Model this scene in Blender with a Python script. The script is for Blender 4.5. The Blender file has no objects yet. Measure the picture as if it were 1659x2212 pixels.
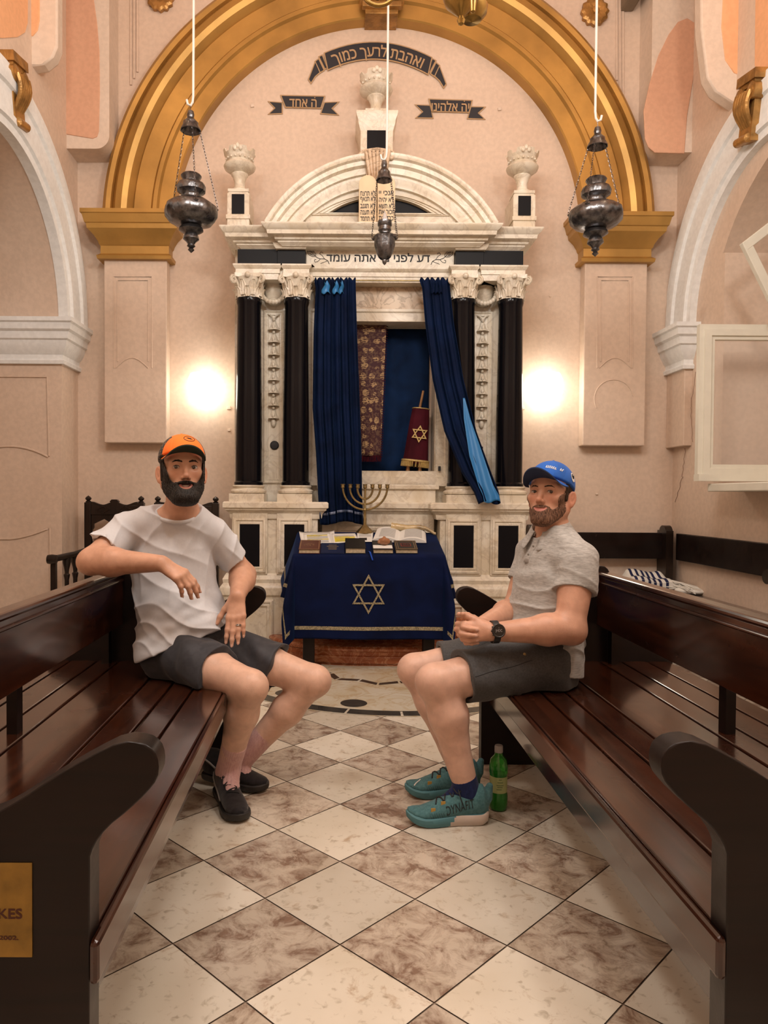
import bpy, bmesh, math, random
import numpy as np
from mathutils import Vector, Matrix, geometry
random.seed(7)
SC = bpy.context.scene
COL = SC.collection
PI = math.pi
# ------------------------------------------------------------------ camera
FPX, PCX, PCY = 1560.0, 735.0, 1106.0
CAMZ = 1.15
_p, _r = math.radians(1.25), math.radians(0.35)
_F = np.array([0, math.cos(_p), -math.sin(_p)])
_U0 = np.array([0, math.sin(_p), math.cos(_p)])
_R0 = np.array([1.0, 0, 0])
_R = math.cos(_r) * _R0 + math.sin(_r) * _U0
_U = -math.sin(_r) * _R0 + math.cos(_r) * _U0
cam = bpy.data.cameras.new('camera')
camo = bpy.data.objects.new('camera', cam)
COL.objects.link(camo)
camo.matrix_world = Matrix(((_R[0], _U[0], -_F[0], 0), (_R[1], _U[1], -_F[1], 0), (_R[2], _U[2], -_F[2], CAMZ), (0, 0, 0, 1)))
cam.sensor_fit = 'VERTICAL'; cam.sensor_height = 36.0
cam.lens = FPX / 2212 * 36
cam.shift_x = (829.5 - PCX) / 2212
cam.clip_start = 0.02
SC.camera = camo
def P(px, py, d):
    """point seen at pixel (px,py) of the photograph, at distance d into the room"""
    v = _F + (px - PCX) / FPX * _R - (py - PCY) / FPX * _U
    v = v * (d / v[1])
    return np.array([v[0], v[1], v[2] + CAMZ])
def Xp(px, d): return P(px, 1072, d)[0]
def Zp(py, d, px=812): return P(px, py, d)[2]
# ------------------------------------------------------------------ light
SC.view_settings.view_transform = 'Standard'
SC.view_settings.look = 'None'
SC.view_settings.gamma = 1.0
SC.view_settings.use_curve_mapping = False
SC.view_settings.exposure = 0.05
w = bpy.data.worlds.new('world'); SC.world = w; w.use_nodes = True
w.node_tree.nodes['Background'].inputs[0].default_value = (1.0, 0.86, 0.72, 1)
w.node_tree.nodes['Background'].inputs[1].default_value = 0.02
def point(name, loc, power, color, size):
    l = bpy.data.lights.new(name, 'POINT'); l.energy = power; l.color = color; l.shadow_soft_size = size
    o = bpy.data.objects.new(name, l); o.location = loc; COL.objects.link(o); return o
WARM = (1.0, 0.94, 0.865)
# one point light at the chandelier; side pair and high fill added, without fixtures
for nm, x, y, z, pw, sz in (('chandelier_and_fill', 0.46, 2.6, 3.75, 82, .28), ('chandelier_and_fill', -0.95, 1.6, 3.8, 100, .25), ('chandelier_and_fill', 1.6, 1.6, 3.8, 100, .25), ('chandelier_and_fill', .3, .4, 5.2, 105, .3)):
    point(nm, (x, y, z), pw, WARM, sz)
for x, y, z, pw in ((-1.55, 3.7, 5.0, 9), (2.1, 3.7, 5.0, 9)):
    point('corner_glow_light', (x, y, z), pw, (1.0, .72, .45), .12)  # small warm lamps added for the glow in the upper corners, no fixture
# ------------------------------------------------------------------ materials
def mat(name): 
    m = bpy.data.materials.new(name); m.use_nodes = True
    return m, m.node_tree.nodes, m.node_tree.links, m.node_tree.nodes['Principled BSDF']
def basic(name, col, rough=.5, metal=0, spec=.5, sheen=0, coat=0, emit=None, est=0, noise=0, nscale=20, bump=0, bscale=60, col2=None, alpha=1, trans=0, detail=6):
    m, n, l, b = mat(name)
    b.inputs['Base Color'].default_value = (*col, 1); b.inputs['Roughness'].default_value = rough
    b.inputs['Metallic'].default_value = metal; b.inputs['Specular IOR Level'].default_value = spec
    b.inputs['Coat Weight'].default_value = coat; b.inputs['Coat Roughness'].default_value = .08
    b.inputs['Transmission Weight'].default_value = trans; b.inputs['Alpha'].default_value = alpha
    if sheen: b.inputs['Sheen Weight'].default_value = sheen; b.inputs['Sheen Roughness'].default_value = .35; b.inputs['Sheen Tint'].default_value = (*[min(1, c * 3 + .1) for c in col], 1)
    if emit: b.inputs['Emission Color'].default_value = (*emit, 1); b.inputs['Emission Strength'].default_value = est
    tc = n.new('ShaderNodeTexCoord')
    if noise or col2:
        t = n.new('ShaderNodeTexNoise'); t.inputs['Scale'].default_value = nscale; t.inputs['Detail'].default_value = detail
        l.new(tc.outputs['Object'], t.inputs['Vector'])
        r = n.new('ShaderNodeValToRGB'); c2 = col2 or tuple(c * (1 - noise) for c in col)
        r.color_ramp.elements[0].color = (*c2, 1); r.color_ramp.elements[1].color = (*col, 1)
        r.color_ramp.elements[0].position = .32; r.color_ramp.elements[1].position = .62
        l.new(t.outputs['Fac'], r.inputs['Fac']); l.new(r.outputs['Color'], b.inputs['Base Color'])
    if bump:
        t2 = n.new('ShaderNodeTexNoise'); t2.inputs['Scale'].default_value = bscale; t2.inputs['Detail'].default_value = 5
        l.new(tc.outputs['Object'], t2.inputs['Vector'])
        bp = n.new('ShaderNodeBump'); bp.inputs['Strength'].default_value = bump; bp.inputs['Distance'].default_value = .01
        l.new(t2.outputs['Fac'], bp.inputs['Height']); l.new(bp.outputs['Normal'], b.inputs['Normal'])
    return m
def ramp(n, pts):
    r = n.new('ShaderNodeValToRGB'); e = r.color_ramp.elements
    while len(e) < len(pts): e.new(.5)
    for q, (p, c) in zip(e, pts): q.position = p; q.color = (*c, 1)
    return r
def noise_tex(n, l, vec, scale, detail=6, dist=0, rough=.5):
    t = n.new('ShaderNodeTexNoise'); t.inputs['Scale'].default_value = scale; t.inputs['Detail'].default_value = detail
    t.inputs['Distortion'].default_value = dist; t.inputs['Roughness'].default_value = rough
    l.new(vec, t.inputs['Vector']); return t
def mixc(n, l, fac, a, b_, mode='MIX'):
    x = n.new('ShaderNodeMix'); x.data_type = 'RGBA'; x.blend_type = mode
    for s, v in ((0, fac), (6, a), (7, b_)):
        if hasattr(v, 'is_output'): l.new(v, x.inputs[s])
        elif s == 0: x.inputs[0].default_value = v
        else: x.inputs[s].default_value = (*v, 1)
    return x.outputs[2]
def plaster(name, c1, c2, bump=.25):
    m, n, l, b = mat(name); tc = n.new('ShaderNodeTexCoord'); v = tc.outputs['Object']
    t = noise_tex(n, l, v, 1.1, 6, .4); r = ramp(n, [(.35, c1), (.65, c2)]); l.new(t.outputs['Fac'], r.inputs['Fac'])
    t2 = noise_tex(n, l, v, 30, 4); r2 = ramp(n, [(.4, (.93, .93, .93)), (.6, (1, 1, 1))]); l.new(t2.outputs['Fac'], r2.inputs['Fac'])
    l.new(mixc(n, l, 1.0, r.outputs['Color'], r2.outputs['Color'], 'MULTIPLY'), b.inputs['Base Color'])
    b.inputs['Roughness'].default_value = .55; b.inputs['Specular IOR Level'].default_value = .3
    t3 = noise_tex(n, l, v, 7, 5, .3); bp = n.new('ShaderNodeBump'); bp.inputs['Strength'].default_value = bump; bp.inputs['Distance'].default_value = .02
    l.new(t3.outputs['Fac'], bp.inputs['Height']); l.new(bp.outputs['Normal'], b.inputs['Normal'])
    return m
def marble(name, base, vein, stain, rough=.3, scale=4):
    m, n, l, b = mat(name); tc = n.new('ShaderNodeTexCoord'); v = tc.outputs['Object']
    t = noise_tex(n, l, v, scale, 8, 1.6, .6)
    r = ramp(n, [(.0, base), (.44, base), (.495, vein), (.54, base), (1, base)]); l.new(t.outputs['Fac'], r.inputs['Fac'])
    t2 = noise_tex(n, l, v, scale * .7, 8, .8, .62); r2 = ramp(n, [(.38, stain), (.62, (1, 1, 1))]); l.new(t2.outputs['Fac'], r2.inputs['Fac'])
    c = mixc(n, l, .8, r.outputs['Color'], r2.outputs['Color'], 'MULTIPLY')
    l.new(c, b.inputs['Base Color']); b.inputs['Roughness'].default_value = rough
    return m
def wood(name, c1, c2, rough=.22, coat=.6, axis=1):
    m, n, l, b = mat(name); tc = n.new('ShaderNodeTexCoord'); mp = n.new('ShaderNodeMapping')
    sc = [22, 22, 22]; sc[axis] = 1.6; mp.inputs['Scale'].default_value = sc
    l.new(tc.outputs['Object'], mp.inputs['Vector'])
    t = noise_tex(n, l, mp.outputs['Vector'], 1.6, 6, .8); r = ramp(n, [(.3, c1), (.7, c2)]); l.new(t.outputs['Fac'], r.inputs['Fac'])
    ts = noise_tex(n, l, tc.outputs['Object'], 14, 9, 2.2, .7); rs = ramp(n, [(.0, (0, 0, 0)), (.685, (0, 0, 0)), (.72, (1, 1, 1))]); l.new(ts.outputs['Fac'], rs.inputs['Fac'])
    l.new(mixc(n, l, rs.outputs['Color'], r.outputs['Color'], tuple(min(1, q * 2.6 + .02) for q in c2)), b.inputs['Base Color'])
    tr = noise_tex(n, l, tc.outputs['Object'], 5, 5); rr = ramp(n, [(.3, (rough * .7,) * 3), (.7, (rough * 1.5,) * 3)]); l.new(tr.outputs['Fac'], rr.inputs['Fac'])
    l.new(rr.outputs['Color'], b.inputs['Roughness'])
    b.inputs['Coat Weight'].default_value = coat; b.inputs['Coat Roughness'].default_value = .12; b.inputs['Specular IOR Level'].default_value = .3
    bp = n.new('ShaderNodeBump'); bp.inputs['Strength'].default_value = .08; bp.inputs['Distance'].default_value = .005
    l.new(t.outputs['Fac'], bp.inputs['Height']); l.new(bp.outputs['Normal'], b.inputs['Normal'])
    return m
def velvet(name, c, tint, sheen=.5):
    m, n, l, b = mat(name); tc = n.new('ShaderNodeTexCoord')
    t = noise_tex(n, l, tc.outputs['Object'], 5, 5, .6); r = ramp(n, [(.35, tuple(q * .75 for q in c)), (.68, tuple(q * 1.5 for q in c))]); l.new(t.outputs['Fac'], r.inputs['Fac'])
    l.new(r.outputs['Color'], b.inputs['Base Color']); b.inputs['Roughness'].default_value = .8; b.inputs['Specular IOR Level'].default_value = .12
    b.inputs['Sheen Weight'].default_value = sheen; b.inputs['Sheen Roughness'].default_value = .4; b.inputs['Sheen Tint'].default_value = (*tint, 1)
    return m
def floor_tile(name, base, blotch, lo, hi, rough=.3):
    m, n, l, b = mat(name); tc = n.new('ShaderNodeTexCoord')
    at = n.new('ShaderNodeAttribute'); at.attribute_name = 'tile'
    sc = n.new('ShaderNodeVectorMath'); sc.operation = 'SCALE'; sc.inputs['Scale'].default_value = 37; l.new(at.outputs['Vector'], sc.inputs[0])
    ad = n.new('ShaderNodeVectorMath'); ad.operation = 'ADD'; l.new(tc.outputs['Object'], ad.inputs[0]); l.new(sc.outputs[0], ad.inputs[1]); v = ad.outputs[0]
    t = noise_tex(n, l, v, 13, 11, .55, .7); r = ramp(n, [(lo, blotch), (lo + .07, tuple((x + y) / 2 for x, y in zip(base, blotch))), (hi, base)]); l.new(t.outputs['Fac'], r.inputs['Fac'])
    t2 = noise_tex(n, l, v, 40, 6, .5); r2 = ramp(n, [(.28, (.55, .5, .44)), (.42, (1, 1, 1))]); l.new(t2.outputs['Fac'], r2.inputs['Fac'])
    t3 = noise_tex(n, l, v, 2.5, 4); r3 = ramp(n, [(.35, (.86, .84, .8)), (.6, (1, 1, 1))]); l.new(t3.outputs['Fac'], r3.inputs['Fac'])
    c = mixc(n, l, .75, r.outputs['Color'], r2.outputs['Color'], 'MULTIPLY'); c = mixc(n, l, 1, c, r3.outputs['Color'], 'MULTIPLY')
    hv = n.new('ShaderNodeMath'); hv.operation = 'MULTIPLY_ADD'; hv.inputs[1].default_value = .3; hv.inputs[2].default_value = .82; l.new(at.outputs['Fac'], hv.inputs[0])
    c = mixc(n, l, 1, c, hv.outputs[0], 'MULTIPLY')
    l.new(c, b.inputs['Base Color']); b.inputs['Roughness'].default_value = rough
    return m
M = {}
M['pink'] = plaster('pink_plaster', (.645, .50, .395), (.715, .57, .46))
M['pinkhi'] = plaster('pale_plaster', (.70, .575, .47), (.75, .63, .53))
M['salmon'] = plaster('salmon_plaster', (.66, .37, .245), (.71, .42, .28), .1)
M['orange'] = plaster('apricot_plaster', (.80, .42, .22), (.84, .46, .25), .1)
M['white'] = plaster('white_stucco', (.80, .82, .82), (.86, .88, .88), .1)
M['ceil'] = plaster('ceiling_paint', (.66, .47, .36), (.7, .5, .4))
M['gold'] = basic('gold_paint', (.50, .285, .075), .36, .55, .5, noise=.3, nscale=3, bump=.12, bscale=18)
M['goldhi'] = basic('gilt_stucco', (.45, .24, .07), .34, .55, .5, noise=.5, nscale=14, bump=.35, bscale=40)
M['marble'] = marble('cream_marble', (.80, .75, .645), (.66, .60, .51), (.80, .73, .62), .32, 5)
M['marbled'] = marble('stained_marble', (.70, .57, .43), (.42, .32, .22), (.62, .48, .34), .35, 6)
M['black'] = basic('black_marble', (.004, .004, .006), .17, 0, .22)
M['blackm'] = basic('black_slate_inset', (.004, .004, .006), .4, 0, .15)
M['redmarble'] = marble('red_marble', (.42, .135, .055), (.62, .30, .16), (.62, .45, .35), .22, 9)
M['wood'] = wood('dark_lacquered_wood', (.013, .0035, .0018), (.046, .012, .0045), .2, .7, 1)
M['woodx'] = wood('dark_lacquered_wood_panel', (.003, .0010, .0008), (.008, .0024, .0015), .42, .05, 0)  # darker copy of the pew wood; shade of the unlit ends put into the colour
M['woodb'] = wood('black_stained_wood', (.006, .003, .002), (.016, .008, .005), .35, .4, 2)
M['velvet'] = velvet('navy_velvet', (.002, .006, .034), (.03, .11, .34), .3)
M['velvetc'] = velvet('blue_curtain_velvet', (.002, .008, .034), (.02, .08, .22), .22)
M['lining'] = basic('sky_blue_satin', (.03, .20, .50), .42, 0, .5, sheen=.3)
M['inner'] = velvet('deep_blue_lining_cloth', (.004, .016, .055), (.03, .1, .25), .25)
M['silver'] = basic('tarnished_silver', (.20, .20, .21), .26, .95, .5, noise=.6, nscale=30, bump=.25, bscale=50)
M['brass'] = basic('old_brass', (.42, .27, .08), .28, .95, noise=.3, nscale=25)
M['brassd'] = basic('dull_brass', (.32, .24, .11), .38, .85, noise=.35, nscale=30)
M['whitep'] = basic('white_paint', (.80, .80, .76), .4)
M['framep'] = basic('off_white_window_paint', (.74, .72, .62), .45, noise=.06, nscale=12)
M['rodp'] = basic('white_enamel_rod', (.78, .74, .70), .35)
M['bead'] = plaster('plaster_bead', (.645, .50, .395), (.715, .57, .46), .1)
M['paper'] = basic('white_paper', (.85, .85, .82), .6, noise=.05, nscale=8)
M['pages'] = basic('book_pages', (.62, .52, .36), .7, noise=.3, nscale=70)
M['ink'] = basic('black_ink', (.012, .012, .014), .6)
M['greyink'] = basic('grey_ink', (.30, .30, .30), .6)
M['yellow'] = basic('yellow_highlighter', (.9, .75, .04), .6)
M['ribgold'] = basic('ribbon_tan_paint', (.42, .27, .14), .6)
M['ribblack'] = basic('ribbon_black_paint', (.010, .012, .02), .45)
M['trim'] = basic('silver_gold_braid', (.42, .36, .22), .45, .3, noise=.7, nscale=130, bump=.6, bscale=150)
M['maroon'] = velvet('maroon_velvet', (.055, .006, .012), (.2, .03, .05), .3)
M['dowel'] = basic('turned_wood_handle', (.36, .17, .06), .35, coat=.4, noise=.35, nscale=20)
M['goldt'] = basic('gold_thread', (.62, .45, .18), .42, .4, noise=.3, nscale=90)
M['horn'] = basic('ram_horn', (.55, .42, .22), .3, coat=.5, col2=(.20, .14, .07), nscale=9)
M['clay'] = basic('carved_olive_wood', (.42, .19, .09), .45, noise=.35, nscale=30)
M['bulb'] = basic('lamp_glass_lit', (1, .97, .9), .3, emit=(1.0, .93, .80), est=9)
M['candle'] = basic('candle_bulb_lit', (1, .9, .75), .3, emit=(1.0, .86, .66), est=12)
M['grout'] = basic('floor_grout', (.20, .15, .11), .7, noise=.3, nscale=30)
M['tilel'] = floor_tile('light_marble_tile', (.74, .69, .59), (.48, .37, .26), .30, .43)
M['tiled'] = floor_tile('brown_veined_marble_tile', (.64, .56, .46), (.27, .18, .13), .39, .57)
M['ringd'] = basic('dark_grey_marble_inlay', (.055, .05, .042), .22, noise=.5, nscale=14)
M['ringl'] = marble('cream_marble_inlay', (.62, .59, .50), (.54, .46, .33), (.84, .74, .58), .25, 4)
# ------------------------------------------------------------------ mesh helpers
class MB:
    def __init__(s): s.v = []; s.f = []; s.mi = []; s.cur = 0
    def add(s, vs, fs):
        o = len(s.v); s.v.extend([tuple(map(float, q)) for q in vs]); s.f.extend([tuple(i + o for i in q) for q in fs]); s.mi.extend([s.cur] * len(fs)); return s
    def box(s, x0, x1, y0, y1, z0, z1):
        return s.add([(x0, y0, z0), (x1, y0, z0), (x1, y1, z0), (x0, y1, z0), (x0, y0, z1), (x1, y0, z1), (x1, y1, z1), (x0, y1, z1)],
                     [(0, 3, 2, 1), (4, 5, 6, 7), (0, 1, 5, 4), (1, 2, 6, 5), (2, 3, 7, 6), (3, 0, 4, 7)])
    def obox(s, c, ax, ay, az):
        c, ax, ay, az = map(np.array, (c, ax, ay, az)); v = []
        for k in (-1, 1):
            for i, j in ((-1, -1), (1, -1), (1, 1), (-1, 1)): v.append(c + i * ax + j * ay + k * az)
        return s.add(v, [(0, 3, 2, 1), (4, 5, 6, 7), (0, 1, 5, 4), (1, 2, 6, 5), (2, 3, 7, 6), (3, 0, 4, 7)])
    def lathe(s, prof, c=(0, 0, 0), n=28, mod=None, axis=None, caps=True):
        c = np.array(c, float); A = np.eye(3) if axis is None else frame_of(axis)
        v = []
        for r, z in prof:
            for k in range(n):
                a = 2 * PI * k / n; rr = r * (mod(a, z) if mod else 1)
                v.append(c + A @ np.array([rr * math.cos(a), rr * math.sin(a), z]))
        f = [(i * n + k, i * n + (k + 1) % n, (i + 1) * n + (k + 1) % n, (i + 1) * n + k) for i in range(len(prof) - 1) for k in range(n)]
        if caps:
            if prof[0][0] > 1e-5: f.append(tuple(range(n - 1, -1, -1)))
            if prof[-1][0] > 1e-5: f.append(tuple((len(prof) - 1) * n + k for k in range(n)))
        return s.add(v, f)
    def tube(s, pts, r, n=8, caps=True, flat=1.0, closed=False):
        pts = [np.array(p, float) for p in pts]; m = len(pts)
        rs = r if hasattr(r, '__len__') else [r] * m
        v = []; ref = None
        for i, p in enumerate(pts):
            a = pts[(i - 1) % m] if (i or closed) else pts[0]; b = pts[(i + 1) % m] if (i < m - 1 or closed) else pts[-1]
            t = b - a; t = t / (np.linalg.norm(t) + 1e-12)
            if ref is None: ref = np.array([0, 0, 1.]) if abs(t[2]) < .9 else np.array([1., 0, 0])
            u = ref - t * ref.dot(t); u /= np.linalg.norm(u) + 1e-12; w_ = np.cross(t, u); ref = u
            for k in range(n):
                q = 2 * PI * k / n; v.append(p + rs[i] * (u * math.cos(q) * flat + w_ * math.sin(q)))
        f = [(i * n + k, i * n + (k + 1) % n, ((i + 1) % m) * n + (k + 1) % n, ((i + 1) % m) * n + k) for i in range(m if closed else m - 1) for k in range(n)]
        if caps and not closed: f += [tuple(range(n - 1, -1, -1)), tuple((m - 1) * n + k for k in range(n))]
        return s.add(v, f)
    def ell(s, c, r, n=14, m=10, A=None):
        r = (r,) * 3 if not hasattr(r, '__len__') else r; c = np.array(c, float); A = np.eye(3) if A is None else A
        v = []
        for i in range(m + 1):
            t = PI * i / m
            for k in range(n):
                a = 2 * PI * k / n; v.append(c + A @ np.array([r[0] * math.sin(t) * math.cos(a), r[1] * math.sin(t) * math.sin(a), -r[2] * math.cos(t)]))
        return s.add(v, [(i * n + k, i * n + (k + 1) % n, (i + 1) * n + (k + 1) % n, (i + 1) * n + k) for i in range(m) for k in range(n)])
    def prism(s, poly, o, ex, ey, ez, holes=()):
        """polygon (2D) extruded: o + x*ex + y*ey, thickness vector ez"""
        o, ex, ey, ez = (np.array(q, float) for q in (o, ex, ey, ez))
        loops = [list(poly)] + [list(h) for h in holes]
        tri = geometry.tessellate_polygon([[Vector((x, y, 0)) for x, y in lp] for lp in loops])
        flat = [q for lp in loops for q in lp]; n = len(flat)
        v = [o + x * ex + y * ey for x, y in flat] + [o + x * ex + y * ey + ez for x, y in flat]
        f = [tuple(t) for t in tri] + [tuple(i + n for i in reversed(t)) for t in tri]; b = 0
        for lp in loops:
            k = len(lp); f += [(b + i, b + (i + 1) % k, n + b + (i + 1) % k, n + b + i) for i in range(k)]; b += k
        return s.add(v, f)
    def mold(s, path, prof, closed=False):
        """sweep profile (out, z) along plan path (x,y); outward is to the right of travel"""
        pts = [np.array(p, float) for p in path]; m = len(pts); offs = []
        for i in range(m):
            ns = []
            for a, b in ((i - 1, i), (i, i + 1)):
                if not closed and (a < 0 or b >= m): continue
                d = pts[b % m] - pts[a % m]; d /= np.linalg.norm(d); ns.append(np.array([d[1], -d[0]]))
            offs.append(ns[0] if len(ns) == 1 else (ns[0] + ns[1]) / (1 + ns[0].dot(ns[1])))
        k = len(prof); v = []
        for p, o in zip(pts, offs):
            for out, z in prof: q = p + o * out; v.append((q[0], q[1], z))
        f = [(i * k + j, ((i + 1) % m) * k + j, ((i + 1) % m) * k + j + 1, i * k + j + 1) for i in range(m if closed else m - 1) for j in range(k - 1)]
        if not closed: f += [tuple(range(k)), tuple((m - 1) * k + j for j in range(k - 1, -1, -1))]
        return s.add(v, f)
    def frame(s, x0, x1, z0, z1, y, prof, vert=True):
        """picture-frame moulding in a vertical plane y=const; prof = (inset, height towards -y)"""
        v = []; cs = ((x0, z0, 1, 1), (x1, z0, -1, 1), (x1, z1, -1, -1), (x0, z1, 1, -1)); k = len(prof)
        for x, z, sx, sz in cs:
            for i, h in prof: v.append((x + sx * i, y - h, z + sz * i))
        return s.add(v, [(c * k + j, ((c + 1) % 4) * k + j, ((c + 1) % 4) * k + j + 1, c * k + j + 1) for c in range(4) for j in range(k - 1)])
    def arcmold(s, cx, cz, prof, a0, a1, plane, n=64, axis='y', sgn=-1):
        """sweep profile (radius, out) round an arc. axis y: plane y=const, arc in x,z; axis x: plane x=const, arc in y,z"""
        v = []; k = len(prof)
        for i in range(n + 1):
            a = a0 + (a1 - a0) * i / n
            for r, o in prof:
                h, z = cx + r * math.cos(a), cz + r * math.sin(a)
                v.append((h, plane + sgn * o, z) if axis == 'y' else (plane + sgn * o, h, z))
        f = [(i * k + j, (i + 1) * k + j, (i + 1) * k + j + 1, i * k + j + 1) for i in range(n) for j in range(k - 1)]
        f += [tuple(range(k)), tuple(n * k + j for j in range(k - 1, -1, -1))]
        return s.add(v, f)
    def grid(s, fn, nu, nv):
        v = [fn(i / nu, j / nv) for j in range(nv + 1) for i in range(nu + 1)]
        return s.add(v, [(j * (nu + 1) + i, j * (nu + 1) + i + 1, (j + 1) * (nu + 1) + i + 1, (j + 1) * (nu + 1) + i) for j in range(nv) for i in range(nu)])
def frame_of(ax):
    z = np.array(ax, float); z /= np.linalg.norm(z); r = np.array([0, 0, 1.]) if abs(z[2]) < .9 else np.array([1., 0, 0])
    x = np.cross(r, z); x /= np.linalg.norm(x); return np.stack([x, np.cross(z, x), z], 1)
def nz(v): v = np.array(v, float); return v / np.linalg.norm(v)
def link(name, me, parent=None):
    o = bpy.data.objects.new(name, me); COL.objects.link(o)
    if parent is not None: o.parent = parent
    return o
def org(p):
    if p is None: return np.zeros(3)
    o = np.array(p.get('_o', (0, 0, 0)), float); return o
def obj(name, mb, m, parent=None, world=True, smooth=35, bevel=0, solid=0, sub=0):
    """one mesh object; geometry given in world coordinates unless world=False"""
    ms = m if isinstance(m, (list, tuple)) else [m]
    me = bpy.data.meshes.new(name); me.from_pydata(mb.v, [], mb.f); 
    for q in ms: me.materials.append(q)
    if len(ms) > 1: me.polygons.foreach_set('material_index', mb.mi)
    me.validate(); bm = bmesh.new(); bm.from_mesh(me); bmesh.ops.recalc_face_normals(bm, faces=bm.faces); bm.to_mesh(me); bm.free()
    if world and parent is not None: me.transform(Matrix.Translation(Vector(-org(parent))))
    if smooth: me.shade_smooth(); me.set_sharp_from_angle(angle=math.radians(smooth))
    o = link(name, me, parent)
    o['_o'] = tuple(org(parent)) if world else (0, 0, 0)
    if bevel: b = o.modifiers.new('bevel', 'BEVEL'); b.width = bevel; b.segments = 2; b.limit_method = 'ANGLE'; b.angle_limit = math.radians(40)
    if solid: b = o.modifiers.new('solid', 'SOLIDIFY'); b.thickness = solid; b.offset = 0
    if sub: b = o.modifiers.new('sub', 'SUBSURF'); b.levels = sub; b.render_levels = sub
    return o
def tag(o, label=None, cat=None, group=None, kind=None):
    for k, v in (('label', label), ('category', cat), ('group', group), ('kind', kind)):
        if v: o[k] = v
    return o
def thing(name, label, cat, loc=(0, 0, 0), group=None, rz=0):
    o = bpy.data.objects.new(name, None); COL.objects.link(o); o.location = tuple(map(float, loc)); o.rotation_euler = (0, 0, rz)
    o.empty_display_size = .05; o['_o'] = tuple(map(float, loc)); return tag(o, label, cat, group)
def dup(root, label=None, loc=None):
    r = root.copy(); COL.objects.link(r)
    if label: r['label'] = label
    if loc is not None: r.location = tuple(map(float, loc))
    for ch in root.children:
        c = ch.copy(); COL.objects.link(c); c.parent = r
        for g in ch.children: d = g.copy(); COL.objects.link(d); d.parent = c
    return r
def struct(o): return tag(o, kind='structure')
def text_mesh(txt, size=1, extrude=0.0, center=True, bold=0):
    """flat lettering as triangles, built from the glyph outlines (bold: outlines pushed out)"""
    c = bpy.data.curves.new('t', 'FONT'); c.body = txt; c.size = size; c.fill_mode = 'NONE'
    c.align_x = 'CENTER' if center else 'LEFT'; c.align_y = 'CENTER'; c.resolution_u = 4
    o = bpy.data.objects.new('t', c); COL.objects.link(o); dg = bpy.context.evaluated_depsgraph_get()
    me = bpy.data.meshes.new_from_object(o.evaluated_get(dg)); V = [v.co[:2] for v in me.vertices]; nb = {}
    for e in me.edges:
        i, j = e.vertices; nb.setdefault(i, []).append(j); nb.setdefault(j, []).append(i)
    bpy.data.objects.remove(o); bpy.data.meshes.remove(me); seen = set(); loops = []
    for st in nb:
        if st in seen: continue
        lp, prev, cur = [], None, st
        while cur not in seen:
            seen.add(cur); lp.append(V[cur]); nx = sorted([q for q in nb[cur] if q != prev and q not in seen], key=lambda q: abs(q - cur - 1)); prev = cur
            if not nx: break
            cur = nx[0]
        cl = []
        for q in lp:
            if not cl or math.hypot(q[0] - cl[-1][0], q[1] - cl[-1][1]) > size * (.022 if bold else .004): cl.append(q)
        if len(cl) > 2: loops.append(np.array(cl))
    area = lambda p: .5 * np.sum(p[:, 0] * np.roll(p[:, 1], -1) - np.roll(p[:, 0], -1) * p[:, 1])
    def inside(pt, p):
        x, y = pt; x0, y0 = p[:, 0], p[:, 1]; x1, y1 = np.roll(x0, -1), np.roll(y0, -1); k = (y0 > y) != (y1 > y)
        return bool(np.sum(k & (x < (x1 - x0) * (y - y0) / np.where(y1 == y0, 1e-9, y1 - y0) + x0)) % 2)
    sg = 1 if area(max(loops, key=lambda p: abs(area(p)))) > 0 else -1
    dep = [0 if area(p) * sg > 0 else 1 for p in loops]
    for i, p in enumerate(loops):
        if (area(p) > 0) != (dep[i] % 2 == 0): loops[i] = p = p[::-1]
        if bold:
            t0 = p - np.roll(p, 1, 0); t1 = np.roll(p, -1, 0) - p; t0 /= np.linalg.norm(t0, axis=1)[:, None] + 1e-12; t1 /= np.linalg.norm(t1, axis=1)[:, None] + 1e-12
            n = np.stack([t0[:, 1] + t1[:, 1], -t0[:, 0] - t1[:, 0]], 1); n /= np.maximum(1.0, 1 + (t0 * t1).sum(1))[:, None]; loops[i] = p + n * bold
    vs, fs = [], []
    for i, p in enumerate(loops):
        if dep[i]: continue
        grp = [p] + [q for j, q in enumerate(loops) if dep[j] == 1 and inside(q[0], p) and abs(area(q)) < abs(area(p))]
        tr = geometry.tessellate_polygon([[Vector((x, y, 0)) for x, y in g] for g in grp]); o_ = len(vs)
        vs += [(x, y, (i % 4) * .00012) for g in grp for x, y in g]; fs += [tuple(k + o_ for k in t) for t in tr]
    return np.array(vs), fs
def text_to(mb, txt, size, fn, width=None, bold=0, extrude=0):
    """flat lettering; fn maps (x,y,z) -> world point. width: scale to this total width"""
    vs, fs = text_mesh(txt, size, extrude, bold=bold)
    if width:
        sx = width / (vs[:, 0].max() - vs[:, 0].min()); vs[:, 0] = (vs[:, 0] - (vs[:, 0].max() + vs[:, 0].min()) / 2) * sx
    vs[:, 1] -= (vs[:, 1].max() + vs[:, 1].min()) / 2
    f0 = np.array(fn(0, 0, 0)); nn = np.cross(np.array(fn(.01, 0, 0)) - f0, np.array(fn(0, .01, 0)) - f0); nn = nn / np.linalg.norm(nn)
    mb.add([np.array(fn(v[0], v[1], 0)) + nn * v[2] for v in vs], fs)
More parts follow.
